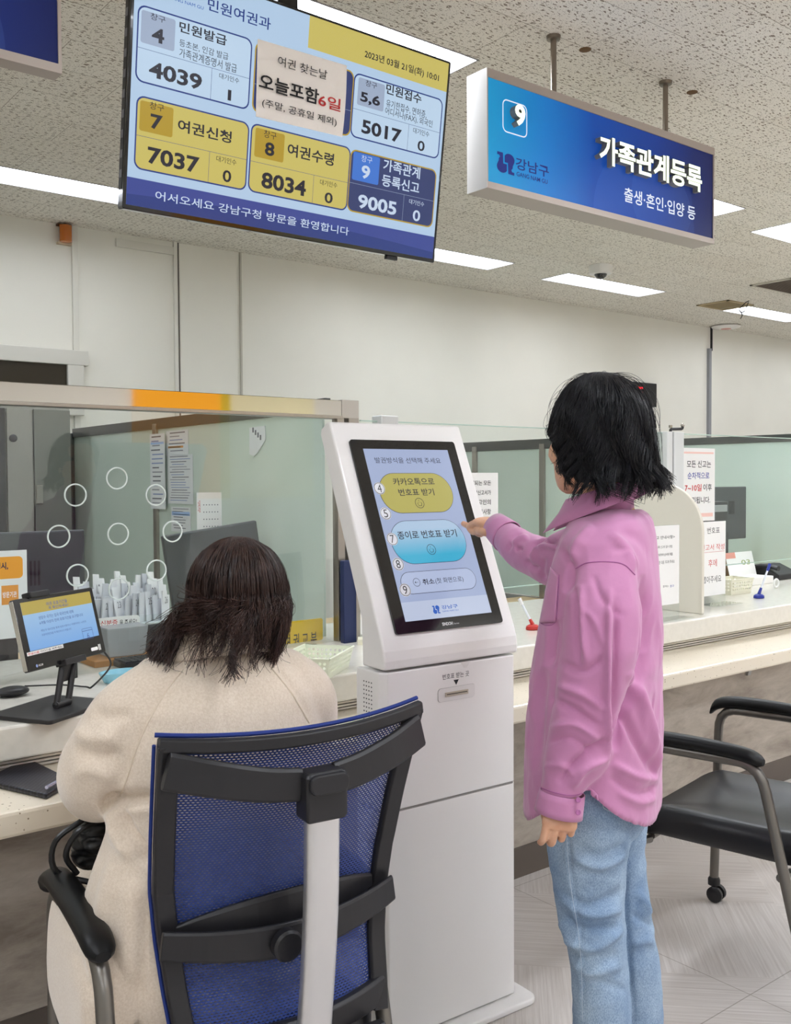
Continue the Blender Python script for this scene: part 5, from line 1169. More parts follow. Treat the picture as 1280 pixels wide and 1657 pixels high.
    MB().lathe(p(-.025, bsh(0, lz)-.050, lz-.012), [(.026, 0), (.026, .014), (.022, .018)], cbl, 20, -Wd).build('lumbar_knob', T)
    # carrier under the seat
    m = MB(); m.prism(Frame(p(0, 0, .372), U, Wd), rr(-.07, -.02, .07, .42, .03), -.008, .006, cbl); m.build('carrier', T, bevel=.003)
    bar([(a*.16, .02, .432) for a in us], .055, .03, 'back_carrier')
    return T
ctl, ctr_ = atz(258, 1214, .998), atz(688, 1149, .998)
cmid = (ctl+ctr_)/2; cang = math.atan2(ctr_[1]-ctl[1], ctr_[0]-ctl[0])
make_chair((cmid[0], cmid[1]), cang, 'office armchair with blue mesh back and bright post, under the seated woman', (-.298, .185))
# right-hand chair faces the counter as well; its back lies outside the picture
e = atz(1228, 1228, .665); ang2 = math.radians(11)
U2 = np.array([math.cos(ang2), math.sin(ang2), 0]); W2 = np.array([-math.sin(ang2), math.cos(ang2), 0])
o2 = e - U2*(-.272) - W2*.115
make_chair((o2[0], o2[1]), ang2, 'empty office armchair with black seat behind the standing woman', (-.265, .30), .13)
# ================================================================== people: shared tools
def sp_(x, y, D):
    """the point at forward distance D seen at (x, y)"""
    d = ray(x, y); return CAMP + d*(D/(d @ FH))
def ellipse_ring(c, A, Bv, n=40, e=1.0):
    t = np.linspace(0, 2*PI, n+1)[:-1]
    ca, sa = np.cos(t), np.sin(t)
    if e != 1.0: ca, sa = np.sign(ca)*np.abs(ca)**e, np.sign(sa)*np.abs(sa)**e
    return np.asarray(c)[None] + ca[:, None]*np.asarray(A)[None] + sa[:, None]*np.asarray(Bv)[None]
class Blob:
    """closed shapes gathered to be fused into one skin"""
    def __init__(s): s.V = []; s.F = []; s.n = 0
    def add(s, V, F): s.V.append(np.asarray(V, float)); s.F += [tuple(i+s.n for i in f) for f in F]; s.n += len(V)
    def loft(s, rings):
        k, n = len(rings), len(rings[0]); V = np.concatenate(rings)
        F = [(i*n+j, i*n+(j+1) % n, (i+1)*n+(j+1) % n, (i+1)*n+j) for i in range(k-1) for j in range(n)]
        s.add(V, F + [tuple(range(n-1, -1, -1)), tuple(range((k-1)*n, k*n))])
    def limb(s, P, R, n=20, cap=True, flat=None, k=None):
        """tapered limb through points P with radii R and rounded ends"""
        P = np.asarray(P, float); R = np.asarray(R, float)
        kk = k or max(8, len(P)*5); d = np.r_[0, np.cumsum(np.linalg.norm(np.diff(P, axis=0), axis=1))]
        C = cr_spline(P, kk); dd = np.r_[0, np.cumsum(np.linalg.norm(np.diff(C, axis=0), axis=1))]; r = np.interp(dd/dd[-1], d/d[-1], R)
        T = np.gradient(C, axis=0); T /= np.linalg.norm(T, axis=1)[:, None]
        if cap:
            a = np.sin(np.linspace(0, PI/2, 5))[1:-1]; h0 = np.cos(np.linspace(0, PI/2, 5))[1:-1]
            C0 = [C[0]-T[0]*r[0]*h for h in np.r_[.98, h0]]; r0 = [r[0]*.2]+[r[0]*q for q in a]
            C1 = [C[-1]+T[-1]*r[-1]*h for h in np.r_[h0[::-1], .98]]; r1 = [r[-1]*q for q in a[::-1]]+[r[-1]*.2]
            C = np.vstack([C0, C, C1]); T = np.vstack([[T[0]]*4, T, [T[-1]]*4]); r = np.r_[r0, r, r1]
        up = np.array([0, 0, 1.0]) if abs(T[0][2]) < .8 else np.array([1.0, 0, 0])
        A = np.cross(T[0], up); A /= np.linalg.norm(A); rings = []
        for i in range(len(C)):
            A = A-T[i]*(A @ T[i]); A /= np.linalg.norm(A); Bv = np.cross(T[i], A)
            rings.append(ellipse_ring(C[i], A*r[i], Bv*r[i], n))
        s.loft(rings)
    def ball(s, c, A, Bv, Cv, n=20, k=12):
        s.loft([ellipse_ring(np.asarray(c)-np.asarray(Cv)*math.cos(t), np.asarray(A)*math.sin(t), np.asarray(Bv)*math.sin(t), n) for t in np.linspace(.05, PI-.05, k)])
    def fuse(s, voxel, smooth=4):
        me = bpy.data.meshes.new('tmp'); me.from_pydata(np.concatenate(s.V).tolist(), [], s.F)
        bm = bmesh.new(); bm.from_mesh(me); bmesh.ops.recalc_face_normals(bm, faces=bm.faces); bm.to_mesh(me); bm.free()
        o = bpy.data.objects.new('tmp', me); COL.objects.link(o)
        r = o.modifiers.new('r', 'REMESH'); r.mode = 'VOXEL'; r.voxel_size = voxel
        if smooth:
            q = o.modifiers.new('s', 'SMOOTH'); q.iterations = smooth; q.factor = .5
        dg = bpy.context.evaluated_depsgraph_get(); m2 = bpy.data.meshes.new_from_object(o.evaluated_get(dg))
        V = np.zeros(len(m2.vertices)*3); m2.vertices.foreach_get('co', V); V = V.reshape(-1, 3)
        lt = np.zeros(len(m2.polygons), int); m2.polygons.foreach_get('loop_total', lt); lv = np.zeros(len(m2.loops), int); m2.loops.foreach_get('vertex_index', lv)
        bpy.data.objects.remove(o); bpy.data.meshes.remove(me); bpy.data.meshes.remove(m2)
        st = np.r_[0, np.cumsum(lt)]
        return V, lv, st
def mesh_obj(name, V, lv, st, material, parent, smooth=True):
    o_loc = WLOC[parent.name] if parent is not None else np.zeros(3)
    me = bpy.data.meshes.new(name); me.vertices.add(len(V)); me.vertices.foreach_set('co', (V-o_loc).astype(np.float32).ravel())
    me.loops.add(len(lv)); me.loops.foreach_set('vertex_index', lv); k = len(st)-1
    me.polygons.add(k); me.polygons.foreach_set('loop_start', st[:-1]); me.polygons.foreach_set('loop_total', np.diff(st))
    me.update(calc_edges=True); me.validate(); me.polygons.foreach_set('use_smooth', np.full(len(me.polygons), smooth))
    for q in (material if isinstance(material, (list, tuple)) else [material]): me.materials.append(q)
    o = bpy.data.objects.new(name, me); COL.objects.link(o)
    if parent is not None: o.parent = parent
    WLOC[o.name] = o_loc
    return o
def vnormals(V, lv, st):
    q = lv[st[:-1][:, None]+np.arange(4)[None]] if np.all(np.diff(st) == 4) else None
    N_ = np.zeros_like(V)
    if q is not None:
        fn = np.cross(V[q[:, 2]]-V[q[:, 0]], V[q[:, 3]]-V[q[:, 1]])
        for k in range(4): np.add.at(N_, q[:, k], fn)
    else:
        for a, b in zip(st[:-1], st[1:]):
            f = lv[a:b]; n = np.cross(V[f[1]]-V[f[0]], V[f[2]]-V[f[0]]); N_[f] += n
    return N_/(np.linalg.norm(N_, axis=1)[:, None]+1e-12)
def fold(V, Nn, folds, zone=None):
    """press real creases into a garment along lines traced over its surface on the side that faces the hall"""
    xy = proj(V); view = V-CAMP; view /= np.linalg.norm(view, axis=1)[:, None]; face = np.clip(-(view*Nn).sum(1)*2.5, 0, 1); D = np.zeros(len(V))
    for pts, amp, wd in folds:
        P = cr_spline(np.array([(a, b, 0) for a, b in pts], float), max(12, 8*len(pts)))[:, :2]
        best = np.full(len(V), 1e9); tt = np.zeros(len(V))
        lo, hi = P.min(0)-4*wd, P.max(0)+4*wd
        sel = np.where((xy[:, 0] > lo[0]) & (xy[:, 0] < hi[0]) & (xy[:, 1] > lo[1]) & (xy[:, 1] < hi[1]) & (face > 0))[0]
        if zone is not None: sel = sel[zone[sel]]
        if not len(sel): continue
        q = xy[sel, :2]; b = np.full(len(sel), 1e9); t = np.zeros(len(sel))
        for i in range(len(P)-1):
            d = P[i+1]-P[i]; u = np.clip(((q-P[i])@d)/(d@d+1e-9), 0, 1); e = np.linalg.norm(q-P[i]-u[:, None]*d, axis=1)
            m = e < b; b[m] = e[m]; t[m] = (i+u[m])/(len(P)-1)
        fade = np.clip(np.minimum(t, 1-t)*5, 0, 1)**.7
        D[sel] += amp*np.exp(-(b/wd)**2)*fade*face[sel]
    return V+Nn*D[:, None]
def crumple(V, Nn, amp, scale, stretch=(1, 1, 1), seed=0.0, ridged=True):
    st = np.array(stretch)*scale; out = np.zeros(len(V))
    for i, v in enumerate(V*st+seed):
        n = mnoise.noise(v); out[i] = (1-2*abs(n)) if ridged else n
    return V+Nn*(amp*(out-out.mean()))[:, None]
# ---- skin, hair
skin = mat('skin', 'd7a78a', .5, spec=.4); B = nodes(skin)[2]; B.inputs['Subsurface Weight'].default_value = .12; B.inputs['Subsurface Radius'].default_value = (.01, .004, .002)
add_noise(skin, 30, 'd09c7e', 'dcae92', 3, bump=.08, bscale=300, bdist=.0006)
lipm = mat('lips', 'b5695f', .4); eyew = mat('eye_white', 'e6e2dc', .2); eyed = mat('eye_dark', '1d1512', .1); nail = mat('nail', 'dba896', .3)
def head(bl, c, hx, hy, hz, s=1.0, neck_to=None, neck_r=.047):
    """c = under the chin on the head axis; hx right, hy forward, hz up"""
    def q(x, y, z): return c+(hx*x+hy*y+hz*z)*s
    sl = ((0, .062, .035, .014), (.006, .072, .015, .026), (.016, .079, -.012, .038), (.032, .081, -.04, .050), (.052, .081, -.062, .058), (.076, .082, -.078, .064), (.10, .083, -.090, .069), (.125, .080, -.097, .071), (.15, .082, -.099, .072), (.172, .076, -.094, .069), (.190, .060, -.080, .059), (.204, .036, -.056, .042), (.213, .012, -.03, .022), (.2165, -.004, -.016, .007))
    bl.loft([ellipse_ring(q(0, (yf+yb)/2, z), hx*hw*s, hy*(yf-yb)/2*s, 36, .92) for z, yf, yb, hw in sl])
    bl.limb([q(0, .083, .128), q(0, .093, .105), q(0, .104, .082)], np.array([.007, .009, .0115])*s, 12)
    for sx in (-1, 1):
        bl.ball(q(sx*.011, .092, .080), hx*.008*s, hy*.010*s, hz*.007*s, 12, 8)
        bl.ball(q(sx*.0725, -.012, .098), hx*.007*s, hy*.018*s+hx*sx*.006*s, hz*.031*s, 14, 10)
        bl.ball(q(sx*.040, .047, .084), hx*.024*s, hy*.024*s, hz*.028*s, 14, 10)      # cheek
    bl.ball(q(0, .080, .054), hx*.023*s, hy*.010*s, hz*.006*s, 14, 8); bl.ball(q(0, .079, .045), hx*.020*s, hy*.011*s, hz*.0065*s, 14, 8)
    bl.ball(q(0, .068, .018), hx*.02*s, hy*.016*s, hz*.014*s, 14, 8)
    if neck_to is not None: bl.limb([q(0, -.022, .055), q(0, -.03, .0), neck_to], [neck_r*.98, neck_r, neck_r*1.12], 24)
    return q
def eyes(q, s, T):
    for sx in (-1, 1):
        m = MB(); c = q(sx*.030, .0625, .121); m.ball(c, .0115*s, eyew, 14, 10); f = q(sx*.031, .0715, .121); m.ball(f, .0052*s, eyed, 10, 8); m.build('eye', T)
def hand(bl, wr, X, T, Pn, curls, thumb, s=1.0, ends=None):
    """wr wrist; X towards the knuckles; T thumb side; Pn out of the palm. curls: three bends for index..little; thumb: list of points"""
    X, T, Pn = (np.asarray(a, float)/np.linalg.norm(a) for a in (X, T, Pn))
    bl.loft([ellipse_ring(wr+X*x*s, T*a*s, Pn*b*s, 24, .8) for x, a, b in ((-.03, .026, .019), (0, .027, .018), (.025, .034, .016), (.055, .039, .0145), (.080, .040, .013), (.090, .034, .010))])
    tips = []
    for i, (off, ln, rad) in enumerate(((.029, .068, .0088), (.0095, .076, .009), (-.0105, .071, .0086), (-.029, .056, .0076))):
        p = wr+X*(.083-.004*abs(i-1))*s+T*off*s; d = X.copy(); pts = [p-X*.02*s, p]; a = 0
        sp = T*(.05*(1.2-i)); 
        for seg, c in zip((.46, .30, .24), curls[i]):
            a += math.radians(c); d = X*math.cos(a)+Pn*math.sin(a)+sp*math.cos(a); d /= np.linalg.norm(d); p = p+d*ln*seg*s; pts.append(p)
        bl.limb(pts, np.array([rad*1.05, rad*1.06, rad*1.0, rad*.9, rad*.78])*s, 12, k=20); tips.append((p, d))
    bl.limb(thumb, np.array([.0135, .0115, .0105, .0085])*s if len(thumb) == 4 else np.linspace(.013, .0085, len(thumb))*s, 12, k=20)
    return tips
def strands_obj(name, S, r0, r1, material, parent):
    """hair locks as thin tapering three-sided tubes, all in one mesh"""
    S = np.asarray(S, float); n, k, _ = S.shape
    T = np.gradient(S, axis=1); T /= np.linalg.norm(T, axis=2)[..., None]+1e-9
    ref = np.array([.31, .22, .92]); A = np.cross(T, ref); A /= np.linalg.norm(A, axis=2)[..., None]+1e-9; Bv = np.cross(T, A)
    r = (np.linspace(r0, r1, k)[None, :, None]*np.ones((n, 1, 1))) if np.isscalar(r0) else None
    V = np.stack([S+r*(A*math.cos(a)+Bv*math.sin(a)) for a in (0, 2*PI/3, 4*PI/3)], 2).reshape(-1, 3)
    i = np.arange(n)[:, None, None]*k*3; j = np.arange(k-1)[None, :, None]*3; a = np.arange(3)[None, None, :]
    f = np.stack([i+j+a, i+j+(a+1) % 3, i+j+3+(a+1) % 3, i+j+3+a], -1).reshape(-1, 4)
    return V, f
def hair_obj(name, base, strandsets, material, parent):
    Vs, Fs, n = [], [], 0
    for V, F in [base]+strandsets:
        Vs.append(V); Fs.append(np.asarray(F)+n); n += len(V)
    V = np.concatenate(Vs); F = np.concatenate(Fs)
    return mesh_obj(name, V, F.ravel(), np.arange(0, len(F)*4+1, 4), material, parent)
def hair_mat(name, c, c2):
    m = mat(name, c, .36, spec=.45); add_noise(m, 14, c, c2, 3, stretch=(6, 6, .6)); B = nodes(m)[2]; B.inputs['Anisotropic'].default_value = .5; return m
def denim(name):
    m = mat(name, '8fabc8', .85, spec=.2); N, L, B = nodes(m)
    tc = N.new('ShaderNodeTexCoord'); n1 = N.new('ShaderNodeTexNoise'); n1.inputs['Scale'].default_value = 9; n1.inputs['Detail'].default_value = 5; L.new(tc.outputs['Object'], n1.inputs['Vector'])
    mp = N.new('ShaderNodeMapping'); mp.inputs['Scale'].default_value = (650, 650, 260); L.new(tc.outputs['Object'], mp.inputs[0]); n2 = N.new('ShaderNodeTexNoise'); n2.inputs['Scale'].default_value = 1; n2.inputs['Detail'].default_value = 2; L.new(mp.outputs[0], n2.inputs['Vector'])
    r = N.new('ShaderNodeValToRGB'); e = r.color_ramp.elements; e[0].position = .3; e[0].color = (*lin('768fae'), 1); e[1].position = .72; e[1].color = (*lin('abbfd2'), 1); L.new(n1.outputs[0], r.inputs[0])
    r2 = N.new('ShaderNodeValToRGB'); e = r2.color_ramp.elements; e[0].position = .35; e[0].color = (.55, .6, .68, 1); e[1].position = .62; e[1].color = (1.08, 1.06, 1.04, 1); L.new(n2.outputs[0], r2.inputs[0])
    mx = N.new('ShaderNodeMix'); mx.data_type = 'RGBA'; mx.blend_type = 'MULTIPLY'; mx.inputs[0].default_value = .85; L.new(r.outputs[0], mx.inputs[6]); L.new(r2.outputs[0], mx.inputs[7]); L.new(mx.outputs[2], B.inputs['Base Color'])
    bp = N.new('ShaderNodeBump'); bp.inputs['Strength'].default_value = .25; bp.inputs['Distance'].default_value = .001; L.new(n2.outputs[0], bp.inputs['Height']); L.new(bp.outputs[0], B.inputs['Normal'])
    return m
# ================================================================== standing woman
D0 = 2.05
aF = math.radians(68); Fd = RH*(-math.sin(aF))+FH*math.cos(aF); Sd = RH*(-math.cos(aF))-FH*math.sin(aF)      # facing, and her left
UP = np.array([0, 0, 1.0])
base = sp_(985, 1500, D0)
W = thing('person', (base[0], base[1], 0), 'standing woman in a pink shirt and pale jeans pressing the kiosk screen', 'person')
hq = math.radians(37); hy = RH*(-math.sin(hq))+FH*math.cos(hq); hx = np.cross(hy, UP)
hc = RH*.416+FH*2.08; hc[2] = 1.368
neck_b = sp_(988, 836, 2.06)
bl = Blob()
Q = head(bl, hc, hx, hy, UP, 1.05, neck_b, .047)
# trunk
tors = [(1.325, .052, .062), (1.28, .07, .09), (1.20, .09, .125), (1.05, .10, .14), (.95, .10, .13), (.85, .115, .155), (.76, .11, .16)]
tc_ = lambda z: RH*np.interp(z, (.76, .95, 1.2, 1.35), (.42, .425, .435, .445))+FH*2.05+UP*z
bl.loft([ellipse_ring(tc_(z), Fd*a, Sd*b, 32) for z, a, b in tors])
shL, shR = sp_(985, 922, 1.935), sp_(930, 908, 2.27)
elL = sp_(952, 1110, 1.87); wrL = sp_(911, 1276, 1.862)
elR = sp_(905, 925, 2.32)
uv_ = kt.px(748, 849, .0055); tipR = kt.pt(uv_[0], uv_[1], .012); Dt = float((tipR-CAMP) @ FH)
wrR = sp_(801, 851, Dt-.075)
bl.limb([shL, elL, wrL], [.034, .028, .025], 20); bl.limb([tc_(1.25)-Sd*.09, shR, sp_(893, 910, 2.33), wrR], [.04, .036, .034, .025], 20)
# right hand: fist, palm down, thumb forward on the glass
kn = sp_(768, 838, Dt-.020); X = kn-wrR; X /= np.linalg.norm(X); Tt = -FH+RH*.12-UP*.25; Tt -= X*(Tt@X); Tt /= np.linalg.norm(Tt); Pn = np.cross(Tt, X)
th = [wrR-X*.010+Tt*.018+Pn*.010, sp_(782, 861, float((wrR+X*.02-CAMP)@FH)-.030), sp_(765, 854.5, Dt-.026), tipR]
hand(bl, wrR-X*.030, X, Tt, Pn, ((38, 100, 58), (66, 98, 60), (74, 95, 60), (80, 90, 55)), th, .92)
# left hand hanging, loosely curled
X2 = sp_(903, 1360, 1.838)-wrL; X2 /= np.linalg.norm(X2); T2 = -RH-FH*.05; T2 -= X2*(T2@X2); T2 /= np.linalg.norm(T2); P2 = np.cross(X2, T2)
th2 = [wrL+X2*.02+T2*.016+P2*.010, wrL+X2*.040+T2*.022+P2*.028, wrL+X2*.058+T2*.020+P2*.040, wrL+X2*.074+T2*.012+P2*.044]
tipsL = hand(bl, wrL, X2, T2, P2, ((12, 42, 28), (20, 54, 32), (30, 66, 34), (38, 72, 34)), th2, .86)
# legs
def lp(x, y, D): return sp_(x, y, D)
hipL, hipR = tc_(.80)+Sd*.085, tc_(.80)-Sd*.085
knL, knR = lp(962, 1490, 1.97), lp(1006, 1480, 2.15)
anL, anR = lp(976, 1752, 1.97), lp(1026, 1728, 2.15); anL[2] = anR[2] = .09
bl.limb([hipL, knL, anL], [.082, .052, .036], 20); bl.limb([hipR, knR, anR], [.082, .052, .036], 20)
for an in (anL, anR): bl.limb([an, an+Fd*.06-UP*.045, an+Fd*.145-UP*.062], [.036, .030, .022], 16)
V, lv, st = bl.fuse(.0023, 2)
body = mesh_obj('body', V, lv, st, skin, W)
eyes(Q, 1.05, W)
# ---- jeans
NL = [(881, 1021, 1331), (884, 1019, 1360), (888, 1016, 1396), (893, 1013, 1425), (897, 1012, 1453), (902, 1014, 1486), (914, 1016, 1520), (921, 1018, 1557), (924, 1024, 1612), (925, 1025, 1660)]
FL = [(930, 1047, 1331), (932, 1044, 1367), (938, 1047, 1425), (945, 1053, 1464), (954, 1060, 1511), (962, 1068, 1557), (970, 1073, 1610), (972, 1074, 1650)]
jb = Blob()
def leg(rows, D, an, b):
    rings = []
    for xl, xr, y in rows:
        c = sp_((xl+xr)/2, y, D); h_ = (xr-xl)/2*D/FPX; a = math.sqrt(max(h_**2-(b*.375)**2, .002))/.927
        rings.append(ellipse_ring(c, Fd*a, Sd*b, 32, .95))
    c = rings[-1].mean(0); a = (rings[-1]-c)
    for k in range(1, 7):
        t = k/6; cc = c*(1-t)+(an+UP*-.0)*t; cc[2] = c[2]*(1-t)+.055*t; rings.append(cc+a*(1+.08*t))
    top = rings[0]; ct = top.mean(0)
    rings = [top*.5+(tc_(.80))*.5+UP*(.80-ct[2])*.5 if False else (top-ct)*.95+(tc_(ct[2]+.09)*.35+(ct+UP*.09)*.65), ] + rings
    jb.loft(rings)
leg(NL, 1.97, anL, .083); leg(FL, 2.15, anR, .08)
jb.loft([ellipse_ring(tc_(z)+Fd*.0, Fd*a, Sd*b, 36, .92) for z, a, b in ((.64, .075, .10), (.68, .105, .15), (.74, .118, .168), (.82, .118, .168), (.93, .105, .15))])
V, lv, st = jb.fuse(.005, 4); Nn = vnormals(V, lv, st)
V = crumple(V, Nn, .0022, 9, (1, 1, 2.2), 3.1); Nn = vnormals(V, lv, st)
jf = [([(925, 1385), (970, 1402), (1012, 1380)], .007, 9), ([(930, 1372), (975, 1384), (1012, 1366)], -.005, 8), ([(900, 1440), (950, 1465), (1010, 1440)], -.005, 9), ([(905, 1452), (955, 1480), (1012, 1470)], .006, 8),
      ([(905, 1475), (940, 1505), (1000, 1500)], -.007, 9), ([(903, 1488), (915, 1512), (935, 1530)], .006, 7), ([(915, 1520), (960, 1535), (1014, 1498)], .007, 8), ([(918, 1530), (940, 1552), (1000, 1545)], -.005, 9), ([(924, 1552), (955, 1575), (1015, 1560)], .004, 8), ([(925, 1600), (970, 1590), (1022, 1605)], -.003, 9),
      ([(1016, 1390), (1013, 1440), (1014, 1500), (1020, 1580), (1026, 1657)], -.006, 6), ([(1030, 1440), (1050, 1470), (1056, 1478)], .006, 8), ([(1022, 1478), (1045, 1492), (1060, 1500)], -.005, 7), ([(1022, 1530), (1045, 1522), (1064, 1530)], .004, 8),
      ([(915, 1330), (918, 1400), (930, 1480), (937, 1560), (940, 1657)], .0022, 3.2), ([(920, 1330), (923, 1400), (935, 1480), (942, 1560), (945, 1657)], -.0022, 4), ([(900, 1340), (940, 1330), (1000, 1345)], -.003, 9)]
V = fold(V, Nn, [(p_, a_*1.5, w_*.85) for p_, a_, w_ in jf])
jeans = mesh_obj('jeans', V, lv, st, denim('pale_denim'), W)
# seam stitching and back pocket, lying on the cloth: found by casting back to the surface
def on_surface(obj_, x, y, lift=.0015):
    o = CAMP-WLOC[obj_.name]; d = ray(x, y); d = d/np.linalg.norm(d)
    ok, loc, nrm, _ = obj_.ray_cast(Vector(o), Vector(d))
    if not ok: return None, None
    return np.array(loc)+WLOC[obj_.name]+np.array(nrm)*lift, np.array(nrm)
bpy.context.view_layer.update()
def stitch(obj_, pts, r, m_, name, par, n=40):
    P_ = [on_surface(obj_, x, y, r*.4)[0] for x, y in cr_spline(np.array([(a, b, 0) for a, b in pts], float), n)[:, :2]]; P_ = [q for q in P_ if q is not None]
    if len(P_) > 3: return MB().tube(P_, r, m_, 6).build(name, par)
thr = mat('pale_thread', 'b9c7d4', .8); dthr = mat('denim_seam', '6f8cae', .85)
stitch(jeans, [(916, 1345), (920, 1400), (926, 1450), (936, 1510), (941, 1570), (943, 1650)], .0006, thr, 'side_seam', jeans, 70)
stitch(jeans, [(976, 1298), (978, 1308), (1000, 1318), (1022, 1329)], .0012, thr, 'pocket_stitching', jeans, 24)
# ---- shoes
for an in (anL, anR):
    sb_ = Blob(); sb_.loft([ellipse_ring(an+Fd*f+UP*(z-.09), Fd*a, Sd*b, 24, .8) for f, z, a, b in ((.045, .001, .12, .042), (.045, .02, .124, .046), (.04, .05, .11, .042), (.0, .075, .06, .042), (-.005, .11, .045, .042))])
    V, lv, st = sb_.fuse(.006, 3); V[:, 2] = np.maximum(V[:, 2], .0005); mesh_obj('shoe', V, lv, st, mat('shoe_white', 'd8d6d2', .5), W)
# ---- shirt: trunk and two sleeves fused
TR = [(824, 955, 1040, .075), (830, 938, 1050, .10), (840, 920, 1058, .13), (853, 911, 1064, .155), (872, 900, 1069, .178), (900, 890, 1073, .190), (950, 877, 1076, .196), (1000, 869, 1077, .198), (1050, 862, 1077, .198), (1100, 856, 1077, .198), (1150, 851, 1077, .198), (1200, 848, 1076, .20), (1250, 846, 1075, .202), (1300, 845, 1074, .204), (1360, 845, 1073, .204)]
sb = Blob(); rings = []
def hemz(P_): q_ = P_-tc_(1.0); return .824-.116*np.clip(np.abs(q_@Fd)/.118, 0, 1)**.85
for y, xl, xr, b in TR:
    c = sp_((xl+xr)/2, y, D0); h_ = (xr-xl)/2*D0/FPX; a = math.sqrt(max(h_**2-(b*.375)**2, .0016))/.927
    r_ = ellipse_ring(c, Fd*a, Sd*b, 64, .92)
    if y >= 1200: r_[:, 2] = np.maximum(r_[:, 2], hemz(r_)+(1360-y)*.00008)
    rings.append(r_)
sb.loft(rings)
SLv = [(948, 1018, 893), (930, 1026, 915), (920, 1032, 945), (915, 1037, 980), (913, 1039, 1015), (911, 1036, 1050), (905, 1024, 1090), (899, 1010, 1130), (892, 998, 1170), (884, 988, 1210), (879, 987, 1235), (877, 972, 1255), (875, 954, 1272), (873, 945, 1283)]
rings = []
for i, (xl, xr, y) in enumerate(SLv):
    D = np.interp(y, (893, 960, 1050), (1.915, 1.885, 1.87)); c = sp_((xl+xr)/2, y, D); a = (xr-xl)/2*D/FPX
    tl_ = np.interp(y, (1100, 1280), (0, .25)); A = RH*a; Bv = FH*min(max(a*.85, .045), .062)
    rings.append(ellipse_ring(c, A, Bv, 36, .95)+UP*0)
sb.loft([(rings[0]-rings[0].mean(0))*.6+rings[0].mean(0)+UP*.016+FH*.02]+rings)
shRs = tc_(1.255)-Sd*.135; e2 = sp_(893, 908, 2.33); m2_ = sp_(845, 889, 2.43); cu0 = sp_(818, 866, Dt-.115)
sb.limb([shRs, sp_(925, 905, 2.27), e2, m2_, cu0], [.085, .072, .058, .047, .040], 32, k=40)
V, lv, st = sb.fuse(.0045, 4); Nn = vnormals(V, lv, st)
V = crumple(V, Nn, .0055, 6.5, (1, 1, .6), 1.7); V = crumple(V, vnormals(V, lv, st), .0022, 19, (1, 1, .7), 9.2); Nn = vnormals(V, lv, st)
sf = [([(986, 950), (985, 1050), (983, 1150), (985, 1232)], .009, 8), ([(996, 965), (994, 1060), (991, 1160), (992, 1215)], -.006, 9), ([(940, 946), (943, 1010), (947, 1075)], .006, 7), ([(931, 950), (934, 1010), (938, 1080)], -.005, 8),
      ([(905, 1070), (945, 1086), (980, 1062)], -.005, 8), ([(900, 1110), (940, 1122), (978, 1150)], .006, 8), ([(893, 1130), (930, 1150), (975, 1178)], -.006, 8), ([(888, 1180), (930, 1172), (972, 1200)], .006, 8), ([(884, 1200), (925, 1195), (965, 1222)], -.005, 8),
      ([(903, 1268), (925, 1240), (955, 1215), (985, 1195)], -.008, 9), ([(925, 1276), (945, 1246), (985, 1226)], .007, 8), ([(878, 1245), (905, 1238), (930, 1255)], .004, 8), ([(945, 985), (965, 1010), (978, 1050)], .003, 7), ([(960, 930), (975, 970), (1012, 1000)], -.003, 8),
      ([(1040, 930), (1046, 1000), (1038, 1080), (1012, 1150), (996, 1215)], -.012, 9), ([(1022, 1085), (1040, 1140), (1058, 1200), (1068, 1258)], .010, 11), ([(1008, 1150), (1030, 1200), (1062, 1255)], -.008, 10), ([(1058, 1120), (1068, 1180), (1072, 1240)], -.005, 9), ([(990, 1235), (1030, 1256), (1068, 1262)], .006, 9), ([(985, 1255), (1030, 1280), (1068, 1272)], -.005, 9), ([(1000, 1282), (1035, 1298), (1066, 1290)], .004, 8), ([(1062, 960), (1065, 1040), (1058, 1100)], .006, 11),
      ([(900, 1000), (893, 1040), (890, 1080)], -.008, 9), ([(880, 1080), (874, 1150), (868, 1250)], -.006, 11), ([(862, 1060), (858, 1150), (856, 1250)], .006, 9), ([(905, 880), (925, 920), (918, 960)], -.006, 9), ([(960, 850), (935, 880), (925, 910)], .006, 10), ([(985, 862), (1015, 890), (1028, 925)], .005, 10), ([(1000, 855), (1040, 880), (1062, 920)], -.003, 12),
      ([(857, 902), (861, 882), (876, 873), (902, 879)], -.010, 5.5), ([(861, 912), (868, 892), (885, 884), (905, 888)], .007, 6), ([(834, 887), (846, 888)], -.006, 5), ([(826, 880), (840, 872), (856, 870)], .006, 6), ([(852, 905), (858, 916), (872, 920)], -.006, 6), ([(880, 900), (876, 925), (882, 940)], -.005, 7), ([(820, 893), (830, 875), (845, 862)], -.004, 5)]
V = fold(V, Nn, [(p_, a_*1.7, w_*.72) for p_, a_, w_ in sf])
# open the shirt below: the underside of the fused trunk is taken away
q4 = lv.reshape(-1, 4); hz_ = hemz(V); tm = ((V-tc_(1.0))@Sd < .185) | (proj(V)[:, 0] > 958)
low_ = tm & (V[:, 2] < hz_+.008); V[low_, 2] = hz_[low_]
fn = np.cross(V[q4[:, 2]]-V[q4[:, 0]], V[q4[:, 3]]-V[q4[:, 1]]); fn /= np.linalg.norm(fn, axis=1)[:, None]+1e-12
keep = ~low_[q4].all(1); q4 = q4[keep]
used = np.unique(q4); remap = -np.ones(len(V), int); remap[used] = np.arange(len(used)); V = V[used]; q4 = remap[q4]
pink = mat('pink_cotton', 'c081aa', .62, spec=.3, sheen=.25); N, L, B = nodes(pink)
tcn = N.new('ShaderNodeTexCoord'); n2 = N.new('ShaderNodeTexNoise'); n2.inputs['Scale'].default_value = 55; n2.inputs['Detail'].default_value = 6; L.new(tcn.outputs['Object'], n2.inputs['Vector'])
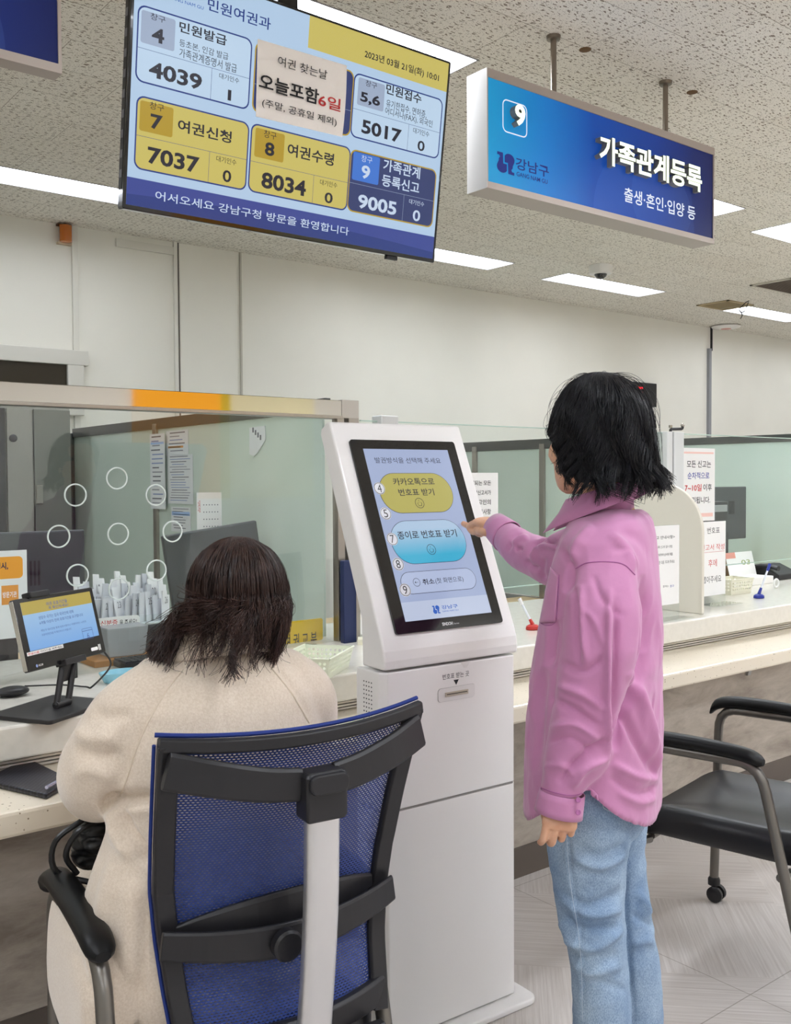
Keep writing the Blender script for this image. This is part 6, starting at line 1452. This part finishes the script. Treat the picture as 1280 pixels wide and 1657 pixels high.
bp = N.new('ShaderNodeBump'); bp.inputs['Strength'].default_value = .18; bp.inputs['Distance'].default_value = .003; L.new(n2.outputs[0], bp.inputs['Height']); L.new(bp.outputs[0], B.inputs['Normal'])
shirt = mesh_obj('shirt', V, q4.ravel(), np.arange(0, len(q4)*4+1, 4), pink, W)
q = shirt.modifiers.new('thickness', 'SOLIDIFY'); q.thickness = .0016; q.offset = -1
bpy.context.view_layer.update()
pinkd = mat('pink_thread', 'a9669a', .8)
def band(name, loops, m_, par, thick=.002, smooth_=True):
    """a strip of cloth between successive loops of points"""
    mb2 = MB(); k = len(loops[0]); Vv = np.concatenate([np.asarray(a) for a in loops])
    closed = np.linalg.norm(loops[0][0]-loops[0][-1]) < 1e-6
    mb2.add(Vv, [(i*k+j, i*k+j+1, (i+1)*k+j+1, (i+1)*k+j) for i in range(len(loops)-1) for j in range(k-1)], m_, True)
    o = mb2.build(name, par, recalc=False, angle=60); q = o.modifiers.new('t', 'SOLIDIFY'); q.thickness = thick; q.offset = 0; return o
# cuffs
def ringc(c, A, Bv, n=36): r_ = ellipse_ring(c, A, Bv, n); return np.vstack([r_, r_[:1]])
cf = []
for xl, xr, y, tilt in ((874, 946, 1281, 10), (871, 945, 1292, 12), (867, 943, 1308, 14), (865, 942, 1317, 15)):
    D = 1.862; c = sp_((xl+xr)/2, y, D); a = (xr-xl)/2*D/FPX; r_ = ringc(c, RH*a, FH*.040); r_[:, 2] -= ((r_-c)@RH)/a*tilt*D/FPX*.5; cf.append(r_)
band('cuff', cf, pink, shirt)
axc = (wrR-cu0)/np.linalg.norm(wrR-cu0); A = np.cross(axc, UP); A /= np.linalg.norm(A); Bv = np.cross(A, axc)
band('cuff', [ringc(cu0*(1-t)+wrR*t, A*r_, Bv*r_*1.02) for t, r_ in ((-.18, .0425), (.0, .0415), (.5, .0385), (1.0, .0352))], pink, shirt)
for x, y in ((935, 1294), (935, 1314)):
    c = sp_(x, y, 1.862-.037); mb2 = MB(); mb2.lathe(c, [(.001, 0), (.0038, 0), (.0055, .0012), (.0055, .0024), (.0045, .003), (.003, .002), (.001, .002)], mat('pink_button', 'b06aa0', .3), 18, -FH+RH*.25); mb2.build('button', shirt)
# collar: stand and falling leaf with a point at her left front
cN = neck_b+UP*.004
def col(t, r_, z_, tilt=.0):
    d = Fd*math.cos(t)+Sd*math.sin(t); return cN+Fd*.012+d*r_*(1.0+.12*math.cos(t))+UP*(z_-tilt*math.cos(t))
ts = np.radians(np.linspace(22, 338, 46))
band('collar', [[col(t, .068, -.020, .030) for t in ts], [col(t, .064, .030, .026) for t in ts], [col(t, .066, .050, .022) for t in ts], [col(t, .074, .054, .024) for t in ts], [col(t, .088, .034, .034) for t in ts], [col(t, .100+.020*max(0, math.cos(t))**2, .010-.016*max(0, math.cos(t))**3, .038) for t in ts]], pink, shirt)
# chest pocket, seams
def patch(obj_, poly, lift, m_, name, par):
    (x0, y0), (x1, y1), (x2, y2), (x3, y3) = poly; g = []; n1, n2_ = 12, 16
    for j in range(n2_+1):
        for i in range(n1+1):
            a, b = i/n1, j/n2_; x = (1-b)*((1-a)*x0+a*x1)+b*((1-a)*x3+a*x2); y = (1-b)*((1-a)*y0+a*y1)+b*((1-a)*y3+a*y2)
            p_, n_ = on_surface(obj_, x, y, lift); g.append(p_)
    if any(p_ is None for p_ in g): return None
    mb2 = MB(); mb2.add(g, [(j*(n1+1)+i, j*(n1+1)+i+1, (j+1)*(n1+1)+i+1, (j+1)*(n1+1)+i) for j in range(n2_) for i in range(n1)], m_, True)
    o = mb2.build(name, par, recalc=False, angle=80); q = o.modifiers.new('t', 'SOLIDIFY'); q.thickness = .0022; q.offset = 0; return o
patch(shirt, ((893, 918), (905, 932), (900, 1006), (875, 1008)), .0025, pink, 'chest_pocket', shirt)
stitch(shirt, [(905, 930), (903, 970), (899, 1006), (884, 1012), (872, 1006)], .0008, pinkd, 'pocket_stitching', shirt, 40)
stitch(shirt, [(932, 920), (950, 911), (985, 909), (1010, 914), (1027, 930)], .0012, pinkd, 'shoulder_seam', shirt, 40)
stitch(shirt, [(876, 1275), (900, 1283), (925, 1287), (944, 1283)], .001, pinkd, 'cuff_seam', shirt, 24)
# ---- hair: wavy black bob
hb = hair_mat('black_hair', '0d0c0f', '17161c')
hC = hc+UP*.128+hy*-.018
def hbob(th, e, rs=1.0, wav=0.0, ph=0.0, curl=0.0, low=0.0):
    """point of the hair surface: th azimuth (0 = face), e = 0 crown .. 1 level of the ears .. 2 hair ends"""
    c, s_ = math.cos(th), math.sin(th); ry = .088 if c > 0 else .122; rx = .104
    R = 1/math.sqrt((c/ry)**2+(s_/rx)**2); zt = .128
    af = abs((th+PI) % (2*PI)-PI)
    zend = -.132+low
    if af < math.radians(108): zend = float(np.interp(af, np.radians((0, 54, 70, 92, 108)), (-.002, -.006, -.030, -.085, -.124)))
    if e <= 1: a = e*PI/2; r_ = R*math.sin(a)**.96; z = zt*math.cos(a)**1.0 if a < PI/2 else 0
    else:
        t = e-1; r_ = R*(1+(.10*t if c < .1 else .02*t-.10*t*t)); z = zend*t
        r_ += curl*max(0, t-.6)*.085*(1 if c < .1 else -.8)-.05*max(0, t-.82)
        z += curl*max(0, t-.85)*.05
    w_ = wav*math.sin(e*6.5+ph)*min(1, e)**2*1.5; r_ = r_*rs+w_*.35
    tg = np.array([-s_, c]); d = hx*(s_*r_)+hy*(c*r_); side_ = (hx*c-hy*s_)*w_
    return hC+d+side_+UP*z
nA, nE = 64, 20; g = []
for j in range(nE+3):
    for i in range(nA):
        th = 2*PI*i/nA
        if j <= nE: g.append(hbob(th, .04+1.74*j/nE, .955, .004, i*1.9))
        else: g.append(hC+(hbob(th, 1.78, .955)-hC)*(np.array([.8, .8, .96]) if j == nE+1 else np.array([.3, .3, .6])))
g = np.array(g); F = [(j*nA+i, j*nA+(i+1) % nA, (j+1)*nA+(i+1) % nA, (j+1)*nA+i) for j in range(nE+2) for i in range(nA)]
rg = np.random.RandomState(4); S = []
cl = rg.uniform(0, 2*PI, 130); cll = rg.uniform(-.016, .026, 130); clc = rg.uniform(-.3, 1.3, 130)
for n in range(5000):
    th = rg.uniform(0, 2*PI); k_ = np.argmin(np.abs((cl-th+PI) % (2*PI)-PI)); tc2 = cl[k_]; e0 = rg.uniform(.03, 1.0)**1.2; rs = rg.uniform(.955, 1.02); wv = rg.uniform(.005, .011); ph = tc2*9+rg.uniform(-.4, .4); cu = clc[k_]+rg.uniform(-.2, .2)
    e1 = min(2.0, 1.86+rg.uniform(-.12, .2)); low = cll[k_]+rg.uniform(-.008, .008); th0 = th
    S.append([hbob(th0+(tc2-th0)*max(0, t-.35)*.75, e0+(e1-e0)*t, rs+.012*t*(rg.rand()-.3), wv, ph, cu, low) for t in np.linspace(0, 1, 16)])
s1 = strands_obj('h', S, .0009, .0004, hb, W)
S = []
for n in range(420):      # loose hairs: a few stand off the crown and the ends
    th = rg.uniform(0, 2*PI); e0 = rg.uniform(.1, 1.0); out = rg.uniform(.01, .05)*(rg.rand()**1.5); ph = rg.uniform(0, 6); ln = rg.uniform(.35, 1.0)
    P_ = [hbob(th+.25*t*math.sin(ph), min(2.0, e0+ln*t), 1.0, .008, ph, 1.2)+((hbob(th, 1, 1)-hC)*.18+UP*.045*(1-t))*(out/.05)*math.sin(t*PI*.8) for t in np.linspace(0, 1, 16)]; S.append(P_)
s2 = strands_obj('h', S, .00045, .0003, hb, W)
hair_obj('hair', (g, F), [s1, s2], hb, W)
# ================================================================== seated woman
O5 = np.array([cmid[0], cmid[1], 0.0]); U5 = np.array([math.cos(cang), math.sin(cang), 0]); W5 = np.array([-math.sin(cang), math.cos(cang), 0])
def sq(u, w_, z): return O5+U5*u+W5*w_+UP*z
G = thing('person', sq(-.06, .35, 0), 'seated woman in a cream wool coat with long dark hair, leaning over the counter', 'person')
hq2 = math.radians(31); pit = math.radians(5)
gy0 = RH*(-math.sin(hq2))+FH*math.cos(hq2); gx = np.cross(gy0, UP); gy = gy0*math.cos(pit)-UP*math.sin(pit); gz = np.cross(gx, gy)
gtop = sp_(376, 894, 1.78); gh = gtop-gz*.205-gy*.0
bl = Blob(); nb_ = sq(-.05, .255, 1.085)
Q2 = head(bl, gh, gx, gy, gz, .98, nb_, .043)
bl.loft([ellipse_ring(sq(-.065, w_, z), U5*a, W5*b, 28) for z, w_, a, b in ((1.08, .22, .09, .07), (1.03, .215, .15, .08), (.9, .22, .15, .09), (.75, .22, .13, .09), (.6, .22, .15, .10), (.50, .23, .16, .11))])
eL, eR = sq(-.240, .29, .90), sq(.11, .31, .89); wL2, wR2 = sq(-.14, .74, .775), sq(.02, .78, .775)
bl.limb([sq(-.20, .21, 1.02), eL, wL2], [.045, .036, .026], 18); bl.limb([sq(.075, .21, 1.02), eR, wR2], [.045, .036, .026], 18)
for wr, sg in ((wL2, 1), (wR2, -1)):
    Xh = W5*.9+U5*.25*sg-UP*.18; Xh /= np.linalg.norm(Xh); Th = U5*sg*1.0-Xh*(U5*sg@Xh); Th /= np.linalg.norm(Th); Ph = np.cross(Xh, Th)*(1 if sg < 0 else -1); Ph = Ph if Ph[2] < 0 else -Ph
    hand(bl, wr, Xh, Th, Ph, ((20, 30, 20),)*4, [wr+Xh*.02+Th*.022+Ph*.006, wr+Xh*.045+Th*.040+Ph*.012, wr+Xh*.068+Th*.046+Ph*.014, wr+Xh*.088+Th*.046+Ph*.014], .9)
for sx in (-1, 1): bl.limb([sq(-.06+.09*sx, .25, .53), sq(-.06+.10*sx, .62, .53), sq(-.06+.10*sx, .66, .30), sq(-.06+.10*sx, .60, .09), sq(-.06+.10*sx, .72, .035)], [.075, .058, .048, .036, .028], 18)
V, lv, st = bl.fuse(.0042, 3); mesh_obj('body', V, lv, st, skin, G); eyes(Q2, .98, G)
tb_ = Blob()
for sx in (-1, 1): tb_.limb([sq(-.06+.09*sx, .22, .54), sq(-.06+.10*sx, .63, .535), sq(-.06+.10*sx, .67, .32), sq(-.06+.10*sx, .61, .11)], [.088, .072, .062, .058], 20)
V, lv, st = tb_.fuse(.008, 4); mesh_obj('trousers', V, lv, st, mat('dark_trousers', '23232a', .8), G)
for sx in (-1, 1):
    c = sq(-.06+.10*sx, .62, 0); b_ = Blob(); b_.loft([ellipse_ring(c+W5*f+UP*z, W5*a, U5*b2, 24, .8) for f, z, a, b2 in ((.05, .001, .125, .044), (.05, .022, .128, .047), (.045, .055, .11, .043), (.0, .085, .055, .044), (-.005, .125, .046, .046))])
    V, lv, st = b_.fuse(.006, 3); V[:, 2] = np.maximum(V[:, 2], .0005); mesh_obj('shoe', V, lv, st, mat('shoe_black', '1b1a1c', .45), G)
# ---- coat
cb_ = Blob()
cb_.loft([ellipse_ring(sq(u, w_, z), U5*a, W5*b, 44, .95) for z, u, w_, a, b in ((1.105, -.06, .235, .085, .075), (1.085, -.062, .225, .13, .095), (1.06, -.064, .215, .162, .110), (1.02, -.065, .21, .182, .122), (.96, -.066, .205, .19, .130), (.88, -.067, .205, .19, .133), (.80, -.068, .21, .192, .14), (.74, -.068, .22, .21, .15), (.68, -.068, .24, .222, .17), (.62, -.066, .26, .235, .19), (.56, -.062, .28, .24, .21), (.50, -.06, .29, .235, .21), (.468, -.06, .29, .22, .20))])
cb_.loft([ellipse_ring(sq(-.290+.02*(w_ < .15 or w_ > .45), w_, .535), U5*.03, UP*hh_, 24, .8) for w_, hh_ in ((.13, .05), (.16, .10), (.25, .14), (.36, .14), (.42, .12), (.46, .06))])
lap = []
for w_, zc, hh_, hw_, uo in ((.20, .555, .085, .22, -.06), (.32, .56, .10, .238, -.066), (.44, .565, .095, .245, -.07), (.54, .56, .085, .235, -.068), (.62, .545, .075, .21, -.06), (.66, .535, .06, .18, -.06)):
    lap.append(ellipse_ring(sq(uo, w_, zc), U5*hw_, UP*hh_, 36, .7))
cb_.loft(lap)
cb_.limb([sq(-.180, .205, 1.025), sq(-.215, .225, .985), sq(-.243, .275, .905), sq(-.222, .42, .835), sq(-.15, .66, .785)], [.070, .078, .080, .066, .052], 32, k=40)
cb_.limb([sq(.055, .205, 1.025), sq(.092, .225, .985), sq(.112, .29, .905), sq(.095, .44, .835), sq(.02, .69, .785)], [.070, .078, .080, .066, .052], 32, k=40)
V, lv, st = cb_.fuse(.0058, 7); Nn = vnormals(V, lv, st)
V = crumple(V, Nn, .006, 4.2, (1, 1, .8), 5.3, False); V = crumple(V, vnormals(V, lv, st), .0018, 11, (1, 1, 1), 2.2, False); Nn = vnormals(V, lv, st)
kf_ = [([(300, 1080), (262, 1120), (225, 1190), (200, 1270)], -.003, 5), ([(445, 1075), (478, 1120), (500, 1160)], -.003, 5), ([(360, 1075), (361, 1130), (362, 1190)], -.002, 5),
       ([(120, 1180), (150, 1195), (190, 1190)], .008, 14), ([(125, 1212), (160, 1225), (200, 1220)], -.008, 12), ([(118, 1255), (150, 1245), (190, 1265)], .006, 12), ([(150, 1150), (175, 1160), (215, 1155)], -.006, 12),
       ([(165, 1310), (182, 1295), (215, 1293), (250, 1290)], -.020, 11), ([(160, 1325), (185, 1312), (245, 1308)], .007, 10), ([(196, 1300), (205, 1340), (232, 1375), (245, 1400)], -.014, 10), ([(180, 1310), (190, 1350), (215, 1390)], .010, 12), ([(165, 1360), (150, 1440), (130, 1520)], -.006, 14), ([(215, 1420), (205, 1500), (200, 1600)], .007, 18), ([(175, 1400), (160, 1490), (150, 1600)], .006, 16), ([(110, 1530), (130, 1570), (150, 1620)], -.007, 12), ([(235, 1450), (232, 1540), (228, 1640)], -.008, 12)]
V = fold(V, Nn, [(p_, a_*1.2, w_) for p_, a_, w_ in kf_])
# keep the cloth inside the arm frames and clear of the chair back and shelf
R_ = V-O5; uu, ww = R_@U5, R_@W5
lim = -.274
m_ = (uu < lim) & (V[:, 2] < .70) & ((ww < .135) | (ww > .435)); V[m_] += U5*((lim-uu[m_])*.85)[:, None]
R_ = V-O5; uu, ww = R_@U5, R_@W5
lo_w = np.interp(V[:, 2], (.46, .50, .58, .66, .74, .84, .93, 1.0), (.045, .055, .078, .086, .078, .050, .020, -.004))+.026-.035*(1-np.clip(uu/.236, -1, 1)**2)+.018
d_ = np.where((V[:, 2] < 1.02) & (ww < lo_w) & (np.abs(uu) < .25), lo_w-ww, 0); V = V+W5*d_[:, None]
V[:, 2] = np.where(((V-O5)@U5) < -.302, np.maximum(V[:, 2], .39), np.maximum(V[:, 2], .462))
wool = mat('cream_wool', 'd9c8b4', .95, spec=.1, sheen=.5); add_noise(wool, 260, 'd6c5b2', 'e1d2c1', 4, bump=.45, bscale=480, bdist=.002)
coat = mesh_obj('coat', V, lv, st, wool, G)
bpy.context.view_layer.update()
woold = mat('wool_seam', 'dccdb9', .95)
for pts in ([(296, 1083), (262, 1130), (228, 1195), (205, 1262), (193, 1290)], [(438, 1080), (470, 1120), (500, 1170)]): stitch(coat, pts, .0016, woold, 'raglan_seam', coat, 40)
# collar: stand and turned-down leaf
cN2 = sq(-.052, .235, 1.088)
def col2(t, r_, z_): d = W5*math.cos(t)+U5*math.sin(t); return cN2+d*r_+UP*(z_-.030*math.cos(t))+W5*.012
ts = np.radians(np.linspace(25, 335, 50))
band('collar', [[col2(t, .088, -.03) for t in ts], [col2(t, .080, .01) for t in ts], [col2(t, .078, .044) for t in ts], [col2(t, .086, .051) for t in ts], [col2(t, .098, .034) for t in ts], [col2(t, .110, .004) for t in ts], [col2(t, .116, -.012) for t in ts]], wool, coat, .007)
# ---- hair: long, parted, falling over the collar in loose waves
hb2 = hair_mat('brown_hair', '2a1c19', '47322b')
gC = gh+gz*.125+gy*-.015
RL = RH
def gcap(th, e, rs=1.0):
    c, s_ = math.cos(th), math.sin(th); ry = .088 if c > 0 else .106; rx = .085
    R = 1/math.sqrt((c/ry)**2+(s_/rx)**2); a = e*PI/2
    return gC+gx*(s_*R*math.sin(a)**.92*rs)+gy*(c*R*math.sin(a)**.92*rs)+gz*(.108*max(0, math.cos(a)))
def glock(th, e0, rs, low, amp, ph, cyc, hook, n=24, drift=0.0, tend=None, jit=(0, 0)):
    # one lock: over the skull to ear level, then hanging to its end over collar or shoulder
    P1 = gcap(th, 1.0, rs); Pe = gcap(th if tend is None else tend, 1.0, 1.0); lat = float((Pe-gC)@RL)+jit[0]; dep = float((Pe-gC)@FH)
    xe = np.interp(lat, (-.10, -.075, -.05, -.02, .02, .06, .10), (-.140, -.118, -.078, -.036, .006, .045, .070))
    ze = np.interp(lat, (-.10, -.075, -.05, -.02, .02, .06, .10), (1.062, 1.075, 1.130, 1.142, 1.108, 1.104, 1.115))+low
    de = float(np.interp(lat, (-.10, -.06, -.03, .03, .055, .10), (1.70, 1.63, 1.585, 1.585, 1.645, 1.73)))-float(gC@FH)
    if dep > .02: de = max(de, -.05)+.03
    E_ = gC+RL*xe+FH*(de+jit[1]); E_[2] = ze
    out = RL*np.interp(lat, (-.09, -.02, .03, .09), (-.010, -.004, .006, .018))+FH*(-.012 if dep < 0 else .0)
    M1 = P1*.62+E_*.38+out; M1[2] = P1[2]*.62+ze*.38; M2 = P1*.25+E_*.75+out*.6; M2[2] = P1[2]*.25+ze*.75
    es = np.linspace(min(e0, .95), 1.0, 4)
    P_ = cr_spline([gcap(th+drift*(1-e)**2, e, rs) for e in es]+[M1, M2, E_], 60); P_ = resample(P_, n)
    t = np.linspace(0, 1, n); w_ = np.clip((t-.35)/.65, 0, 1)**1.3
    side = RL*math.cos(ph)+FH*math.sin(ph)*.7
    P_ = P_+side[None]*(amp*w_*np.sin(cyc*2*PI*t+ph))[:, None]
    hk = np.clip((t-.84)/.16, 0, 1)**1.6
    P_ = P_+(RL*hook+UP*abs(hook)*.35)[None]*hk[:, None]
    return P_
nA, nE = 64, 18; g = []
for j in range(nE+3):
    for i in range(nA):
        th = 2*PI*i/nA
        if j <= nE: g.append(gcap(th, .04+.98*j/nE, .955))
        else: g.append(gC+(gcap(th, 1.02, .955)-gC)*([.88, .55][j-nE-1])-gz*([.05, .07][j-nE-1]))
g = np.array(g); F = [(j*nA+i, j*nA+(i+1) % nA, (j+1)*nA+(i+1) % nA, (j+1)*nA+i) for j in range(nE+2) for i in range(nA)]
rg = np.random.RandomState(11); S = []; nc = 150
cl = rg.uniform(0, 2*PI, nc); cll = np.where(rg.rand(nc) < .25, rg.uniform(-.05, -.015, nc), rg.uniform(-.008, .055, nc)); cam_ = rg.uniform(.004, .013, nc); cph = rg.uniform(0, 6.28, nc); ccy = rg.uniform(1.2, 2.2, nc); chk = rg.uniform(-.014, .018, nc)
for n in range(5200):
    th = rg.uniform(0, 2*PI); af = abs((th+PI) % (2*PI)-PI)
    if af < .85: continue
    k_ = np.argmin(np.abs((cl-th+PI) % (2*PI)-PI)); dth = ((cl[k_]-th+PI) % (2*PI)-PI)
    if abs((cl[k_]+PI) % (2*PI)-PI) < .85: dth = 0
    e0 = rg.uniform(.02, .95); th1 = th+dth*.55; rs = rg.uniform(.95, 1.03)
    if af < 1.25: low = .03+rg.uniform(-.01, .02)
    else: low = cll[k_]+abs(rg.normal(0, .022))-.012
    S.append(glock(th1, e0, rs, low, cam_[k_]*rg.uniform(.7, 1.2), cph[k_]+rg.uniform(-.25, .25), ccy[k_], chk[k_]+rg.uniform(-.006, .006), drift=-dth*.55+.35*math.sin(th*1.0+1.2), tend=th+dth*.93, jit=(rg.normal(0, .0035), rg.normal(0, .005))))
s1 = strands_obj('h', S, .00095, .00045, hb2, G)
S = []
for n in range(220):
    th = rg.uniform(1.0, 2*PI-1.0); S.append(glock(th, rg.uniform(.1, .9), rg.uniform(1.02, 1.10), rg.uniform(-.05, .04), rg.uniform(.006, .018), rg.uniform(0, 6.28), rg.uniform(1, 2), rg.uniform(-.03, .03), drift=rg.uniform(-.5, .5)))
s2 = strands_obj('h', S, .0005, .0003, hb2, G)
hair_obj('hair', (g, F), [s1, s2], hb2, G)
# ---- black handbag on her lap
B0 = sq(-.285, .50, .0); hbz = .62
Hb = thing('handbag', (B0[0], B0[1], hbz), 'black leather handbag with gathered strap on the seated woman\'s lap', 'handbag')
bg = mat('bag_black', '141416', .35); b_ = Blob()
c = sp_(150, 1356, 1.80)
for dx, dy, dz, r_ in ((0, 0, 0, .04), (.015, .02, -.02, .04), (-.008, .01, -.032, .036), (.028, .01, .0, .036), (.008, 0, .016, .032)): b_.ball(c+RH*dx+FH*dy+UP*dz, RH*r_, FH*r_*.8, UP*r_*.8, 16, 10)
V, lv, st = b_.fuse(.004, 3); Nn = vnormals(V, lv, st); V = crumple(V, Nn, .006, 30, (1, 1, 2.5), 4.4)
mesh_obj('body', V, lv, st, bg, Hb)
m = MB(); 
for k_ in (0, 3): m.tube(cr_spline([c+RH*(.03-.012*k_)+UP*.045-FH*.02, c+RH*(-.01-.014*k_)+UP*(.03-.006*k_)-FH*.05, c+RH*(-.035-.006*k_)+UP*(-.015-.01*k_)-FH*.045, c+RH*(-.02+.01*k_)-UP*(.055+.006*k_)-FH*.03], 16), .0055, bg, 8)
m.build('strap', Hb)
m = MB(); m.tube(cr_spline([c+RH*.045+UP*(.004)-FH*.055, c+RH*.052-UP*.02-FH*.055, c+RH*.045-UP*.035-FH*.05], 10), .004, mat('bag_gold', 'b59a62', .3, .9), 8); m.build('buckle', Hb)
